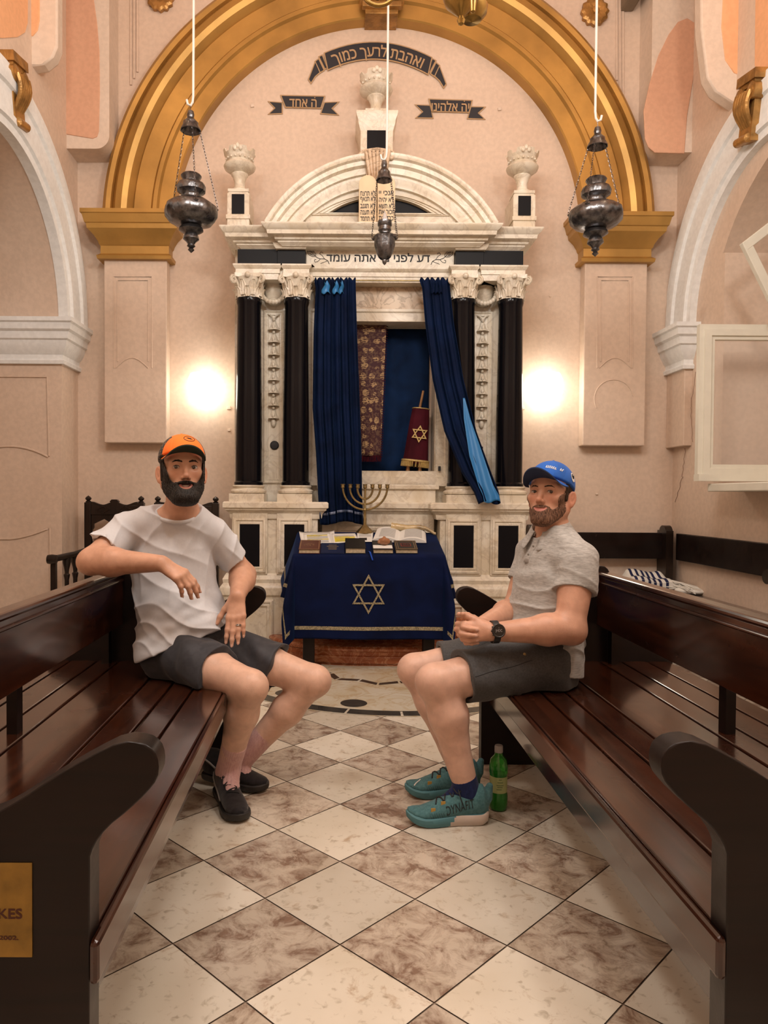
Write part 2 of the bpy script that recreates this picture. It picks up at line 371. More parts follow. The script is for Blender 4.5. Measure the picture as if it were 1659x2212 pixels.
def dashes(m, c, ex, ey, width, h, rows, seed=1, gap=1.6):
    """rows of small worn letter-like strokes too small to read"""
    R = random.Random(seed); c, ex, ey = (np.array(q, float) for q in (c, ex, ey))
    for r in range(rows):
        x = -width / 2 * (1 if r else .75); y = h * gap * ((rows - 1) / 2 - r)
        while x < width / 2 * (1 if r else .75):
            w_ = h * R.uniform(.35, .8); p = c + ex * x + ey * y; k = R.random()
            q = [(0, 0), (w_ * .35, 0), (w_ * .35, h), (0, h)] if k < .35 else ([(0, 0), (w_, 0), (w_, h * .3), (0, h * .3)] if k < .6 else [(0, h * .7), (w_, h * .7), (w_, h), (0, h)])
            m.add([p + ex * a + ey * (b - h / 2) for a, b in q], [(0, 1, 2, 3)]); x += w_ + h * (.22 if R.random() < .8 else .7)
def heb(s): return s[::-1]
def arcpts(cx, cy, r, a0, a1, n=16): return [(cx + r * math.cos(a0 + (a1 - a0) * i / n), cy + r * math.sin(a0 + (a1 - a0) * i / n)) for i in range(n + 1)]
def star_bars(mb, c, R, w, ex, ey, ez, t=.0015):
    """six-pointed star drawn as two outlined triangles"""
    c, ex, ey, ez = (np.array(q, float) for q in (c, ex, ey, ez))
    for k in (0, 1):
        pts = [(R * math.cos(PI / 2 + k * PI + i * 2 * PI / 3), R * math.sin(PI / 2 + k * PI + i * 2 * PI / 3)) for i in range(3)]
        q = (R - 2 * w) / R
        mb.prism(pts, c + ez * t * k * .6, ex, ey, ez * t, holes=[[(x * q, y * q) for x, y in pts]])
# ------------------------------------------------------------------ room
AX = 0.285; DW = 5.8; XL, XR = -2.105, 2.665
HZ = 6.6
# floor: diamond-laid tiles, 0.215 m half diagonal
hd = 0.2145
mb = MB(); mb.box(-4.5, 4.5, -3.2, 6.0, -.1, -.003); grout = mb
tl = MB(); vals = []
rnd = random.Random(3)
RC = (0.33, 4.92); RR = 1.16
for i in range(-22, 24):
    for j in range(-24, 26):
        if (i + j) % 2 == 0: continue
        x, y = 0.006 + i * hd, 1.828 + j * hd * .985
        if not (-3.4 < x < 3.4 and -3 < y < 5.85): continue
        if math.hypot(x - RC[0], y - RC[1]) < RR - .25: continue
        q = hd - .003; tl.cur = 0 if i % 2 == 0 else 1
        tl.add([(x, y - q * .985, 0), (x + q, y, 0), (x, y + q * .985, 0), (x - q, y, 0)], [(0, 1, 2, 3)]); vals.append(rnd.random())
fo = obj('floor', tl, [M['tilel'], M['tiled']], smooth=0)
at = fo.data.attributes.new('tile', 'FLOAT', 'FACE'); at.data.foreach_set('value', vals)
struct(fo)
g = obj('grout_bed', grout, M['grout'], fo, smooth=0)
# round inlay before the step
rb = MB()
def annulus(mb, c, r0, r1, z, n=72, a0=0, a1=2 * PI, z0=-.002):
    for r, zz in ((0, 0),): pass
    v = []
    for i in range(n + 1):
        a = a0 + (a1 - a0) * i / n
        for r in (r0, r1): v.append((c[0] + r * math.cos(a), c[1] + r * math.sin(a), z))
    mb.add(v, [(i * 2, i * 2 + 2, i * 2 + 3, i * 2 + 1) for i in range(n)])
annulus(rb, RC, 0.0, RR - .085, .0012)
obj('inlay_disc', rb, M['ringl'], fo, smooth=0)
rb = MB()
for k in range(24): annulus(rb, RC, RR - .085, RR, .0018, 6, 2 * PI * k / 24 + .008, 2 * PI * (k + 1) / 24 - .004)
for k in range(14):
    a = 2 * PI * (k + .42) / 14 - PI / 2; annulus(rb, (RC[0] + .965 * math.cos(a), RC[1] + .965 * math.sin(a)), 0, .075, .0018, 24)
for k in range(12):
    a = 2 * PI * k / 12 + .1; p = lambda rr, aa: (RC[0] + rr * math.cos(aa), RC[1] + rr * math.sin(aa), .0018)
    for q in range(2):
        b0, b1 = a + q * .26, a + q * .26 + .235
        rb.add([p(.50 - (.0 if q else .05), b0), p(.50 - (.05 if q else 0), b1), p(.55 - (.05 if q else 0), b1), p(.55 - (.0 if q else .05), b0)], [(0, 1, 2, 3)])
obj('inlay_ring', rb, M['ringd'], fo, smooth=0)
rb = MB(); annulus(rb, RC, RR, RR + .012, .0015); obj('inlay_border', rb, M['ringl'], fo, smooth=0)
# ceiling, back wall, near wall
struct(obj('ceiling', MB().box(-4.5, 4.5, -3.2, 6.0, HZ, HZ + .2), M['ceil'], smooth=0))
wb = struct(obj('wall_back', MB().box(-4.5, 4.5, DW, DW + .2, -.1, HZ), M['pink'], smooth=0))
struct(obj('wall_front', MB().box(-4.5, 4.5, -3.2, -3.0, -.1, HZ), M['pink'], smooth=0))
# left wall with a deep round-arched niche
AY, AZ, AR = 4.5, 2.44, .96
hole = [(AY - AR, -.05)] + [(AY - AR, AZ)] + [(y, z) for y, z in arcpts(AY, AZ, AR, PI, 0, 28)][1:] + [(AY + AR, -.05)]
outer = [(-3.2, -.1)] + [(AY - AR, -.1), (AY - AR, AZ)] + arcpts(AY, AZ, AR, PI, 0, 28)[1:-1] + [(AY + AR, AZ), (AY + AR, -.1), (DW + .1, -.1), (DW + .1, HZ), (-3.2, HZ)]
wl = MB().prism(outer, (XL, 0, 0), (0, 1, 0), (0, 0, 1), (-.95, 0, 0))
wl.box(XL - 1.15, XL - .94, -3.2, DW + .1, -.1, HZ)
wlo = struct(obj('wall_left', wl, M['pink'], smooth=30))
# raised outline mouldings on the niche jamb
jb = MB(); yj = AY + AR - .004
def bead_path(mb, pts, r=.008): mb.tube([np.array(p) for p in pts], r, 6)
J = lambda px, py: tuple(P(px, py, AY + AR - .004))
bead_path(jb, [J(-160, 812), J(102, 814), J(106, 985)])
bead_path(jb, [J(x, 964 + (abs(x - 20) / 86.) ** 2 * 24) for x in range(-66, 107, 10)])
bead_path(jb, [J(x, 1164 - (max(0, x - 20) / 88.) ** 1.6 * 24) for x in range(-60, 109, 10)] + [J(108, 1140), J(110, 1330)])
obj('panel_bead', jb, M['bead'], wlo)
# right wall: shallow blind arch and an arched window recess
rw = [(3.25, 1.22)] + [(3.25, 2.85)] + arcpts(4.15, 2.25, 1.12, PI - .58, .58, 20) + [(5.06, 2.86), (5.06, 1.22)]
rw = [(y, z) for y, z in rw]
wr = MB().prism([(-3.2, -.1), (DW + .1, -.1), (DW + .1, HZ), (-3.2, HZ)], (XR, 0, 0), (0, 1, 0), (0, 0, 1), (.5, 0, 0), holes=[rw])
wr.box(XR + .49, XR + .7, -3.2, DW + .1, -.1, HZ)
wro = struct(obj('wall_right', wr, M['pink'], smooth=30))
cr = MB(); rr = random.Random(5)
for (x0, y0, x1, y1) in ((1502, 803, 1492, 880), (1492, 880, 1497, 955), (1480, 968, 1474, 1030), (1474, 1030, 1458, 1085)):
    pts = []
    for k in range(9):
        t = k / 8; px = x0 + (x1 - x0) * t + rr.uniform(-1.5, 1.5); py = y0 + (y1 - y0) * t
        d = (XR - .001) * FPX / (px - PCX); pts.append(P(px, py, d))
    cr.tube(pts, .0018, 4)
obj('plaster_crack', cr, basic('dark_crack_brown', (.22, .13, .09), .9), wro)  # cracks drawn as thin dark brown tubes
# white archivolts on the side walls
prof = [(.955, -.02), (.955, .05), (1.0, .055), (1.01, .075), (1.05, .075), (1.06, .06), (1.2, .06), (1.21, .08), (1.25, .09), (1.29, .085), (1.30, .07), (1.34, .07), (1.34, -.02)]
t1 = struct(obj('trim_1', MB().arcmold(AY, AZ, prof, .02, PI, XL, 60, 'x', 1), M['white']))
t2 = struct(obj('trim_2', MB().arcmold(AY, AZ, prof, .02, PI, XR, 60, 'x', -1), M['white']))
# imposts
ip = [(0, 2.13), (.025, 2.13), (.03, 2.155), (.012, 2.17), (.012, 2.20), (.03, 2.22), (.055, 2.27), (.06, 2.30), (.075, 2.31), (.08, 2.36), (.10, 2.375), (.105, 2.42), (.12, 2.43), (.12, 2.46), (0, 2.46), (-.03, 2.46)]
struct(obj('trim_3', MB().mold([(XL - .94, AY + AR), (XL, AY + AR), (XL, DW)], ip), M['white']))
st = MB().box(XR - .06, XR + .05, 5.5, DW, 1.55, 2.14)
struct(obj('trim_4', st, M['pink'], smooth=0, bevel=.006))
struct(obj('trim_5', MB().mold([(XR - .06, DW), (XR - .06, 5.5), (XR, 5.5)], ip), M['white']))
struct(obj('trim_6', MB().box(XR - .055, XR + .02, 5.5, DW, 2.4, 2.52), M['white'], smooth=0))
# springers of the vault hanging in the two corners
def springer(sx, name, zb=3.79, y0=5.57, xa=2.065, xb=2.46):
    A = lambda x: AX + sx * x
    r = .10
    poly = [(xb, HZ - .05), (xb, zb)] + arcpts(xa + r, zb + r, r, -PI / 2, -PI, 8) + [(xa, HZ - .05)]
    m = MB().prism([(sx * x, z) for x, z in poly], (AX, y0, 0), (1, 0, 0), (0, 0, 1), (0, DW - y0 + .02, 0))
    return struct(obj(name, m, M['pinkhi'], smooth=30, bevel=.02))
sL = springer(-1, 'trim_7'); sR = springer(1, 'trim_8')
def facepanel(parent, pix, d, m, nm='painted_panel'):
    pts = [P(x, y, d) for x, y in pix]
    obj(nm, MB().prism([(p[0], p[2]) for p in pts], (0, d - .006, 0), (1, 0, 0), (0, 0, 1), (0, .012, 0)), m, parent, smooth=30, bevel=.004)
facepanel(sL, [(120, -300), (128, 288), (200, 300), (210, 296), (214, 284), (216, 200), (215, 110), (210, 50), (203, 0), (196, -60), (184, -300)], 5.57, M['salmon'])
facepanel(sR, [(1390, 240), (1393, 300), (1400, 318), (1414, 330), (1478, 332), (1484, 250), (1498, 165), (1515, 115), (1512, 80), (1500, 50), (1484, 40), (1464, 48), (1444, 75), (1422, 120), (1403, 180)], 5.57, M['salmon'])
def springer2(nm, pix, pix2, d):
    pts = [P(x, y, d) for x, y in pix]
    m = MB().prism([(p[0], p[2]) for p in pts], (0, d, 0), (1, 0, 0), (0, 0, 1), (0, .1, 0))
    o = struct(obj(nm, m, M['pinkhi'], smooth=30, bevel=.015)); facepanel(o, pix2, d, M['orange']); return o
springer2('trim_9', [(-120, -420), (-120, 143), (60, 143), (95, 138), (115, 122), (124, 100), (124, -420)], [(-110, -400), (-110, 82), (55, 82), (72, 78), (82, 66), (86, 45), (88, -400)], 4.95)
springer2('trim_10', [(1800, -420), (1800, 250), (1640, 240), (1590, 225), (1545, 195), (1528, 165), (1515, 60), (1510, -420)], [(1790, -400), (1790, 190), (1620, 170), (1585, 158), (1566, 130), (1558, 60), (1566, -100), (1570, -400)], 4.95)
# back wall: pilasters, gold imposts and the gilded arch
def pil(name, x0, x1, zb=1.56, zt=3.0):
    m = MB().box(x0, x1, DW - .11, DW, zb, zt); o = struct(obj(name, m, M['pink'], smooth=0, bevel=.008)); return o
xa0, xa1 = Xp(225, 5.69), Xp(360, 5.69); xb0, xb1 = Xp(1257, 5.69), Xp(1391, 5.69)
pL = pil('trim_11', xa0, xa1); pR = pil('trim_12', xb0, xb1)
for par, x0, kind in ((pL, 246, 0), (pR, 1290, 1)):
    m = MB(); Q = lambda px, py: tuple(P(px, py, 5.688))
    for k, o_ in ((0, 0), (1, 8)):
        w_ = 82 if kind == 0 else 76
        bead_path(m, [Q(x0 + o_, 795 - (0 if k == 0 else 14)), Q(x0 + o_, 598 + o_), Q(x0 + w_ - o_, 598 + o_), Q(x0 + w_ - o_, 795 - (0 if k == 0 else 14))], .005)
    bead_path(m, [Q(x0 + 4 + t * 7, 795 - 22 * math.sin(PI * t / 10)) for t in range(11)], .005)
    if kind: bead_path(m, [Q(1326 + 42 * math.cos(a), 862 + 42 * math.sin(a)) for a in np.linspace(PI * .85, PI * 1.95, 20)], .004)
    obj('panel_bead', m, M['bead'], par)
gp = [(0, 2.985), (.04, 2.985), (.045, 3.01), (.02, 3.03), (.02, 3.09), (.03, 3.10), (.035, 3.12), (.06, 3.16), (.10, 3.2), (.105, 3.235), (.115, 3.24), (.13, 3.30), (.14, 3.305), (.14, 3.335), (0, 3.335)]
for k, (x0, x1) in enumerate(((xa0, xa1), (xb0, xb1))):
    struct(obj('trim_%d' % (13 + k), MB().mold([(x0, DW), (x0, DW - .11), (x1, DW - .11), (x1, DW)], gp), M['gold']))
GZ = 3.26
gprof = [(1.605, -.02), (1.605, .10), (1.615, .11), (1.72, .11), (1.735, .13), (1.765, .13), (1.78, .11), (1.785, .105), (1.915, .11), (1.92, .10), (1.93, .115), (1.96, .15), (2.0, .165), (2.05, .155), (2.08, .12), (2.085, .105), (2.095, .13), (2.13, .135), (2.16, .11), (2.165, -.02)]
ga = struct(obj('trim_15', MB().arcmold(AX, GZ, gprof, .035, PI - .035, DW, 110), M['gold'], smooth=28))
# keystone of the gilded arch
ks = MB(); kx, kz = Xp(817, 5.6), Zp(62, 5.78)
ks.prism([(-.125, .0), (.125, .0), (.15, .65), (-.15, .65)], (kx, DW - .2, kz), (1, 0, 0), (0, 0, 1), (0, .2, 0))
for xx in (-.07, 0, .07): ks.tube([(kx + xx, DW - .22 - .02 * math.sin(t * PI), kz + .07 + .5 * t) for t in np.linspace(0, 1, 12)], .032, 10)
for xx in (-.12, .12): ks.lathe([(.0, -.05), (.05, -.05), (.055, 0), (.05, .05), (0, .05)], (kx + xx, DW - .2, kz + .12), 18, axis=(1, 0, 0))
ks.box(kx - .15, kx + .15, DW - .24, DW - .19, kz + .03, kz + .07)
tag(obj('keystone', ks, M['goldhi'], smooth=40, bevel=.004), 'gilded scroll keystone at the top of the gold arch', 'keystone', 'gilded keystones')
# gilded scroll keystones on the white side arches
def side_key(nm, lab, px, py, d, sx):
    c = P(px, py, d); ax = np.array([sx * -1.0, 0, 0]); c = c + ax * (.085 if sx < 0 else .02); m = MB()
    a = math.radians(62); up = np.array([0, -math.cos(a) * .35, math.sin(a)]); up = nz(up); alo = nz(np.cross(up, (1, 0, 0)))
    m.obox(c + up * .17, ax * .10, alo * .13, up * .035); m.obox(c + up * .12, ax * .085, alo * .11, up * .02)
    for s_ in (-1, 1):
        cc = c + up * .06 + alo * s_ * .085
        for q in (1, .62, .3): m.lathe([(0, -.11 * (1.2 - q * .25)), (.062 * q, -.10 * (1.2 - q * .25)), (.062 * q, .10 * (1.2 - q * .25)), (0, .11 * (1.2 - q * .25))], cc, 18, axis=(1, 0, 0))
    for k in range(5):
        o_ = (k - 2) * .042; m.tube([c + alo * o_ * (1 - .45 * t) + up * (.06 - .32 * t) + ax * (.10 - .05 * t + .03 * math.sin(t * 5)) for t in np.linspace(0, 1, 9)], [.024 * (1.1 - .5 * t) for t in np.linspace(0, 1, 9)], 8)
    m.lathe([(0, -.09), (.035, -.08), (.035, .08), (0, .09)], c - up * .27 + ax * .07, 14, axis=tuple(alo))
    m.obox(c - up * .05, ax * .06, alo * .09, up * .24)
    m.v = [tuple(c + (np.array(q) - c) * .82) for q in m.v]
    tag(obj(nm, m, M['goldhi'], smooth=40), lab, 'keystone', 'gilded keystones')
side_key('keystone', 'gilded scroll keystone on the white arch at the left edge', -8, 186, 4.58, -1)
side_key('keystone', 'gilded scroll keystone on the white arch at the right edge', 1640, 222, 4.62, 1)
# corner strip mouldings and gilt rosettes
vs = MB()
for px in (283, 290, 297): vs.tube([P(px, -700, DW - .005), P(px, 170 - (px - 290) * 2, DW - .005)], .010, 6)
for px in (1332, 1339, 1346): vs.tube([P(px, -700, DW - .005), P(px, 195 + (px - 1339) * 3, DW - .005)], .010, 6)
obj('panel_bead', vs, M['bead'], wb)
cl = MB().box(Xp(1356, 5.5), Xp(1386, 5.5), 5.5, 5.8, Zp(22, 5.79), Zp(-60, 5.79))
obj('corner_bracket', cl, basic('grey_brown_stucco', (.20, .15, .10), .7), wb, smooth=0, bevel=.02)
def wallpanel(par, X, pix, m):
    q = []
    for px, py in pix: d = X * FPX / (px - PCX); p = P(px, py, d); q.append((p[1], p[2]))
    obj('painted_panel', MB().prism(q, (X - .004, 0, 0), (0, 1, 0), (0, 0, 1), (.008, 0, 0)), m, par, smooth=0)
wallpanel(wlo, XL, [(-260, 60), (-60, 80), (10, 82), (40, 80), (56, 70), (62, 50), (64, -150), (-260, -300)], M['orange'])
wallpanel(wro, XR, [(1900, 150), (1690, 182), (1640, 178), (1622, 165), (1614, 140), (1612, -150), (1900, -300)], M['orange'])
def rosette(px, py, lab):
    c = P(px, py, DW - .03); m = MB()
    m.lathe([(0, .035), (.025, .03), (.03, .015), (.05, .02), (.085, .022), (.105, .01), (.10, -.03)], c, 48, mod=lambda a, z: 1 + .07 * math.cos(12 * a), axis=(0, -1, 0))
    tag(obj('plaster_rosette', m, M['goldhi']), lab, 'rosette', 'gilded wall rosettes')
rosette(346, -6, 'gilded plaster rosette on the wall above the left hanging lamp'); rosette(1285, 25, 'gilded plaster rosette on the wall above the right hanging lamp')
# small plaster plugs left on the wall
pg = MB()
for px, py, r_ in ((545, 229, .014), (1079, 236, .014), (494, 881, .016), (495, 929, .012), (1128, 881, .018), (1126, 932, .014), (1188, 640, .006), (1289, 1067, .008)):
    c = P(px, py, DW - .004); pg.obox(c, (r_, 0, .002), (0, .010, 0), (-.002, 0, r_ * .8))
obj('plaster_plug', pg, M['pinkhi'], wb, smooth=0, bevel=.003)
# window in the right recess: open sash, tilted vent sash, sill
glass = basic('window_glass', (.9, .9, .88), .05, 0, .4, alpha=.10)
wn = thing('window_1', 'off-white wooden window with an open sash in the right wall recess', 'window', P(1560, 1040, 4.75)); wn['kind'] = 'structure'
d = 4.75; S = lambda px, py: P(px, py, d)
m = MB(); x0, x1 = S(1512, 700)[0], S(1900, 700)[0]; z0, z1 = S(1512, 1036)[2], S(1512, 700)[2]
m.frame(x0, x1, z0, z1, d, [(0, -.04), (0, .0), (.03, .0), (.032, .012), (.075, .012), (.078, .0), (.10, 0), (.10, -.04)])
m.box(x0 - .005, x1, d - .03, d + .04, z0 - .01, z0 + .035)
obj('sash', m, M['framep'], wn, smooth=30)
obj('pane', MB().box(x0 + .09, x1 - .09, d + .012, d + .016, z0 + .09, z1 - .09), glass, wn, smooth=0)
a = [P(1600, 527, 4.6), P(1790, 380, 4.6), P(1860, 520, 4.6), P(1680, 690, 4.6)]
m = MB()
for k in range(4):
    p, q = a[k], a[(k + 1) % 4]; dd = nz(q - p); nn = nz(np.cross(dd, (0, 1, 0))); cc = sum(a) / 4
    if nn.dot(cc - p) < 0: nn = -nn
    m.obox((p + q) / 2 + nn * .028, dd * (np.linalg.norm(q - p) / 2), nn * .028, (0, .02 - .0012 * (k % 2), 0))
obj('vent_sash', m, M['framep'], wn, smooth=0, bevel=.004)
obj('sill', MB().box(P(1533, 1053, 4.75)[0], XR + .48, 4.0, 4.78, Zp(1062, 4.75, 1560), Zp(1045, 4.75, 1560)), M['framep'], wn, smooth=0, bevel=.006)
# ------------------------------------------------------------------ the torah ark of marble
DA = 5.5; SA = DA / FPX
ark = thing('torah_ark', 'cream and black marble ark with columns and arched pediment against the back wall', 'ark', (AX, 5.5, 0))
def xo(off): return AX + off * SA
zt = lambda y: Zp(y, DA)
B = 0.0
D2 = 5.32
x2 = lambda off: AX + off * D2 / FPX
z2 = lambda y: Zp(y, D2)
x3 = lambda off: AX + off * 5.36 / FPX
z3 = lambda y: Zp(y, 5.36)
# body slab behind everything, with the opening
m = MB(); YB = 5.56
zs, zl = zt(1028), zt(672)
m.box(xo(-312), xo(-124), YB, DW, B, zt(500)); m.box(xo(124), xo(312), YB, DW, B, zt(500))
m.box(xo(-124), xo(124), YB, DW, B, zs); m.box(xo(-124), xo(124), YB, DW, zl, zt(500))
obj('marble_body', m, M['marble'], ark, smooth=0)
m = MB(); m.box(xo(-140), xo(140), 5.535, 5.57, zl + .0, zt(612)); obj('lintel', m, M['marbled'], ark, smooth=0, bevel=.004)
m = MB()
m.frame(xo(-152), xo(152), zs - .055, zt(665), 5.56, [(0, 0), (0, .03), (.02, .035), (.03, .025), (.085, .025), (.095, .03), (.098, -.2)])
m.box(xo(-150), xo(150), 5.50, 5.60, zs - .075, zs - .005)
obj('opening_frame', m, M['marble'], ark, smooth=30)
obj('lock_plate', MB().box(xo(131), xo(136), 5.515, 5.54, zt(1016), zt(1006)), M['ink'], ark, smooth=0, bevel=.002)
# plinth and pedestals
YF, YC = 5.32, 5.44
path = [(x2(-326), DW), (x2(-326), YF), (x2(-124), YF), (x2(-124), YC), (x2(124), YC), (x2(124), YF), (x2(326), YF), (x2(326), DW)]
z = zt
m = MB().mold(path, [(-.1, B), (.05, B), (.05, B + .06), (.04, B + .07), (.04, z2(1290)), (.055, z2(1285)), (.055, z2(1272)), (.05, z2(1268)), (.03, z2(1260)), (.035, z2(1252)), (.012, z2(1240)), (-.1, z2(1240))])
obj('plinth', m, M['marble'], ark, smooth=30)
fp = [(0, -.01), (0, .012), (.012, .02), (.02, .02), (.028, .01), (.036, .014), (.046, .014), (.052, .002), (.058, -.015)]
for c in (-268, -150, 150, 268):
    obj('plinth_panel_frame', MB().frame(x2(c - 42), x2(c + 42), B + .05, z2(1295), YF - .04, fp), M['marble'], ark, smooth=30)
m = MB()
for s in (-1, 1):
    a, b = sorted((x2(s * 318), x2(s * 132))); m.box(a, b, YF, 5.6, z2(1242), z2(1104))
    for c in (182, 278):
        a, b = sorted((x2(s * (c - 38)), x2(s * (c + 38)))); m.box(a, b, YF - .025, 5.6, z2(1242), z2(1104))
m.box(x2(-124), x2(124), YC, 5.6, z2(1242), z2(1104))
obj('pedestal', m, M['marble'], ark, smooth=0, bevel=.004)
m = MB(); mk = MB()
for s in (-1, 1):
    for c in (182, 278):
        x0, x1 = sorted((x2(s * c - 34), x2(s * c + 34)))
        m.frame(x0, x1, z2(1237), z2(1121), YF - .025, [(0, -.005), (0, .010), (.014, .014), (.022, .004), (.03, .01), (.042, .010), (.046, -.012)])
        k = MB().box(x2(s * c - 21), x2(s * c + 21), YF - .032, YF - .01, z2(1227), z2(1134)); obj('black_inset', k, M['blackm'], ark, smooth=0)
m.frame(x2(-100), x2(100), z2(1237), z2(1130), YC, [(0, -.005), (0, .012), (.014, .016), (.03, .004), (.04, .010), (.06, .010), (.066, -.005)])
obj('pedestal_panel_frame', m, M['marble'], ark, smooth=30)
# ledge under the columns
lp = [(x2(-316), DW), (x2(-316), YF), (x2(-128), YF), (x2(-128), YC + .02), (x2(128), YC + .02), (x2(128), YF), (x2(316), YF), (x2(316), DW)]
m = MB().mold(lp, [(-.2, z2(1122)), (.012, z2(1122)), (.018, z2(1118)), (.02, z2(1112)), (.035, z2(1106)), (.05, z2(1103)), (.05, z2(1100)), (.065, z2(1098)), (.065, z2(1088)), (.055, z2(1085)), (-.2, z2(1085))])
obj('ledge', m, M['marble'], ark, smooth=30)
m = MB().box(x2(-128), x2(128), 5.47, 5.6, z2(1088), z2(1046)); m.box(x2(-135), x2(135), 5.45, 5.6, z2(1056), z2(1046)); obj('sill_course', m, M['marble'], ark, smooth=0, bevel=.005)
# columns
YK = 5.42
prng = random.Random(2)
def column(off):
    x = xo(off); sh = MB(); zb, ztp = z(1050), z(655)
    sh.lathe([(.108, zb), (.108, zb + .02), (.099, zb + .03), (.0985, zb + .5), (.094, ztp - .6), (.087, ztp - .05), (.092, ztp - .035), (.095, ztp - .02), (.092, ztp)], (x, YK, 0), 40)
    s = obj('column_shaft', sh, M['black'], ark)
    m = MB(); m.box(x - .128, x + .128, YK - .128, YK + .128, z(1085), z(1068))
    m.lathe([(.12, z(1068)), (.132, z(1066)), (.134, z(1062)), (.125, z(1059)), (.115, z(1058)), (.112, z(1056)), (.12, z(1054)), (.122, z(1052)), (.112, z(1050))], (x, YK, 0), 40)
    obj('column_base', m, M['marble'], ark, smooth=40)
    m = MB(); c0, c1 = ztp, z(606)
    h = c1 - c0
    m.lathe([(.088, c0), (.086, c0 + .25 * h), (.092, c0 + .6 * h), (.112, c0 + .86 * h)], (x, YK, 0), 40, mod=lambda a, zz: 1 + .03 * math.cos(20 * a))
    for row, (n, zz0, hh, r0) in enumerate(((8, c0, .5 * h, .088), (8, c0 + .08 * h, .72 * h, .087))):
        for q in range(n):
            a = 2 * PI * (q + .5 * row) / n; e = np.array([math.cos(a), math.sin(a), 0]); tn = np.array([-e[1], e[0], 0])
            def leaf(u, v, a=a, e=e, tn=tn):
                wd = .030 * (math.sin(PI * min(1, .12 + v * .88)) ** .6) * (1 + .18 * math.cos(v * 22)); zz = zz0 + hh * v - (.0 if v < .85 else (v - .85) * .12)
                r = r0 + .012 + .028 * v ** 3 - .006 * abs(2 * u - 1) ** 2 + .004 * math.cos((u - .5) * 20)
                return np.array([x, YK, zz]) + e * r + tn * wd * (2 * u - 1)
            m.grid(leaf, 6, 8)
    for sx in (-1, 1):
        for sy in (-1, 1):
            e = np.array([sx, sy, 0]) / math.sqrt(2); pts = []; rs = []
            for t in np.linspace(0, 1, 22):
                if t < .35: q = t / .35; r = .095 + .05 * q; zz = c0 + h * (.45 + .43 * q); w_ = .010
                else:
                    q = (t - .35) / .65; an = PI / 2 - q * 3.2 * PI; rad = .03 * (1 - .75 * q); r = .145 + rad * math.cos(an) + .0; zz = c0 + h * .88 - .03 + rad * math.sin(an); w_ = .011 * (1 - .4 * q)
                pts.append(np.array([x, YK, zz]) + e * r); rs.append(w_)
            m.tube(pts, rs, 7)
    ab = [(x + .15 * math.cos(a) * 1.0, YK + .15 * math.sin(a)) for a in (PI / 4, 3 * PI / 4, 5 * PI / 4, 7 * PI / 4)]
    poly = []
    for i in range(4):
        p, q = np.array(ab[i]), np.array(ab[(i + 1) % 4]); mid = (p + q) / 2; inn = np.array([x, YK]) - mid
        for t in np.linspace(.06, .94, 7): poly.append(tuple(p + (q - p) * t + inn * .2 * math.sin(PI * t)))
    m.prism(poly, (0, 0, c1 - .028), (1, 0, 0), (0, 1, 0), (0, 0, .028))
    for a in (0, PI / 2, PI, 3 * PI / 2): m.ell((x + .112 * math.cos(a), YK + .112 * math.sin(a), c1 - .018), .022, 10, 6)
    obj('capital', m, M['marble'], ark, smooth=50)
for off in (-276, -176, 176, 277): column(off)
# pilaster strips with bellflower garlands between the columns
for s in (-1, 1):
    x = xo(s * 226 - 1); m = MB()
    m.frame(x - .078, x + .078, z(1045), z(668), 5.56, [(0, 0), (0, .012), (.01, .016), (.018, .006), (.026, .010), (.034, .010), (.038, .001)])
    obj('panel_frame', m, M['marble'], ark, smooth=30)
    g = MB()
    yy = 682
    g.tube([(x - .045, 5.545, z(676)), (x - .02, 5.535, z(680)), (x, 5.53, z(688)), (x + .02, 5.535, z(680)), (x + .045, 5.545, z(676))], .007, 6)
    for k in range(8):
        z0 = z(690 + k * 27.5); sc = 1 - .02 * k
        g.lathe([(.010, 0), (.018, -.02), (.026, -.045), (.040, -.066), (.050, -.076), (.036, -.075), (.0, -.06)], (x, 5.555, z0), 20, mod=lambda a, zz: (1 + .10 * math.cos(5 * a)) * sc)
        g.ell((x, 5.520, z0 - .055), (.012, .012, .02), 8, 6); g.ell((x, 5.54, z0 + .004), (.012, .015, .014), 8, 6)
    g.ell((x, 5.55, z(690 + 8 * 27.5) - .01), (.02, .02, .035), 10, 8)
    obj('bellflower_garland', g, M['marble'], ark, smooth=50)
    # basket of fruit between the capitals
    g = MB(); zc = z(632)
    g.lathe([(.03, -.09), (.065, -.06), (.078, 0), (.075, .06), (.085, .07), (.085, .085), (0, .085)], (x, 5.54, zc), 24, mod=lambda a, zz: 1 + .04 * math.cos(16 * a))
    for k in range(11):
        a = PI * (k + .5) / 11; g.ell((x - .085 * math.cos(a), 5.47, zc - .01 - .075 * math.sin(a)), .019, 9, 6)
    obj('fruit_basket', g, M['marble'], ark, smooth=50)
obj('keyhole_boss', MB().lathe([(0, .012), (.028, .01), (.034, .004), (.034, 0)], (xo(-225), 5.555, z(962)), 24, axis=(0, -1, 0)), M['ink'], ark)
obj('keyhole_boss', MB().lathe([(0, .012), (.010, .01), (.012, .004), (.012, 0)], (xo(226), 5.555, z(965)), 14, axis=(0, -1, 0)), M['ink'], ark)
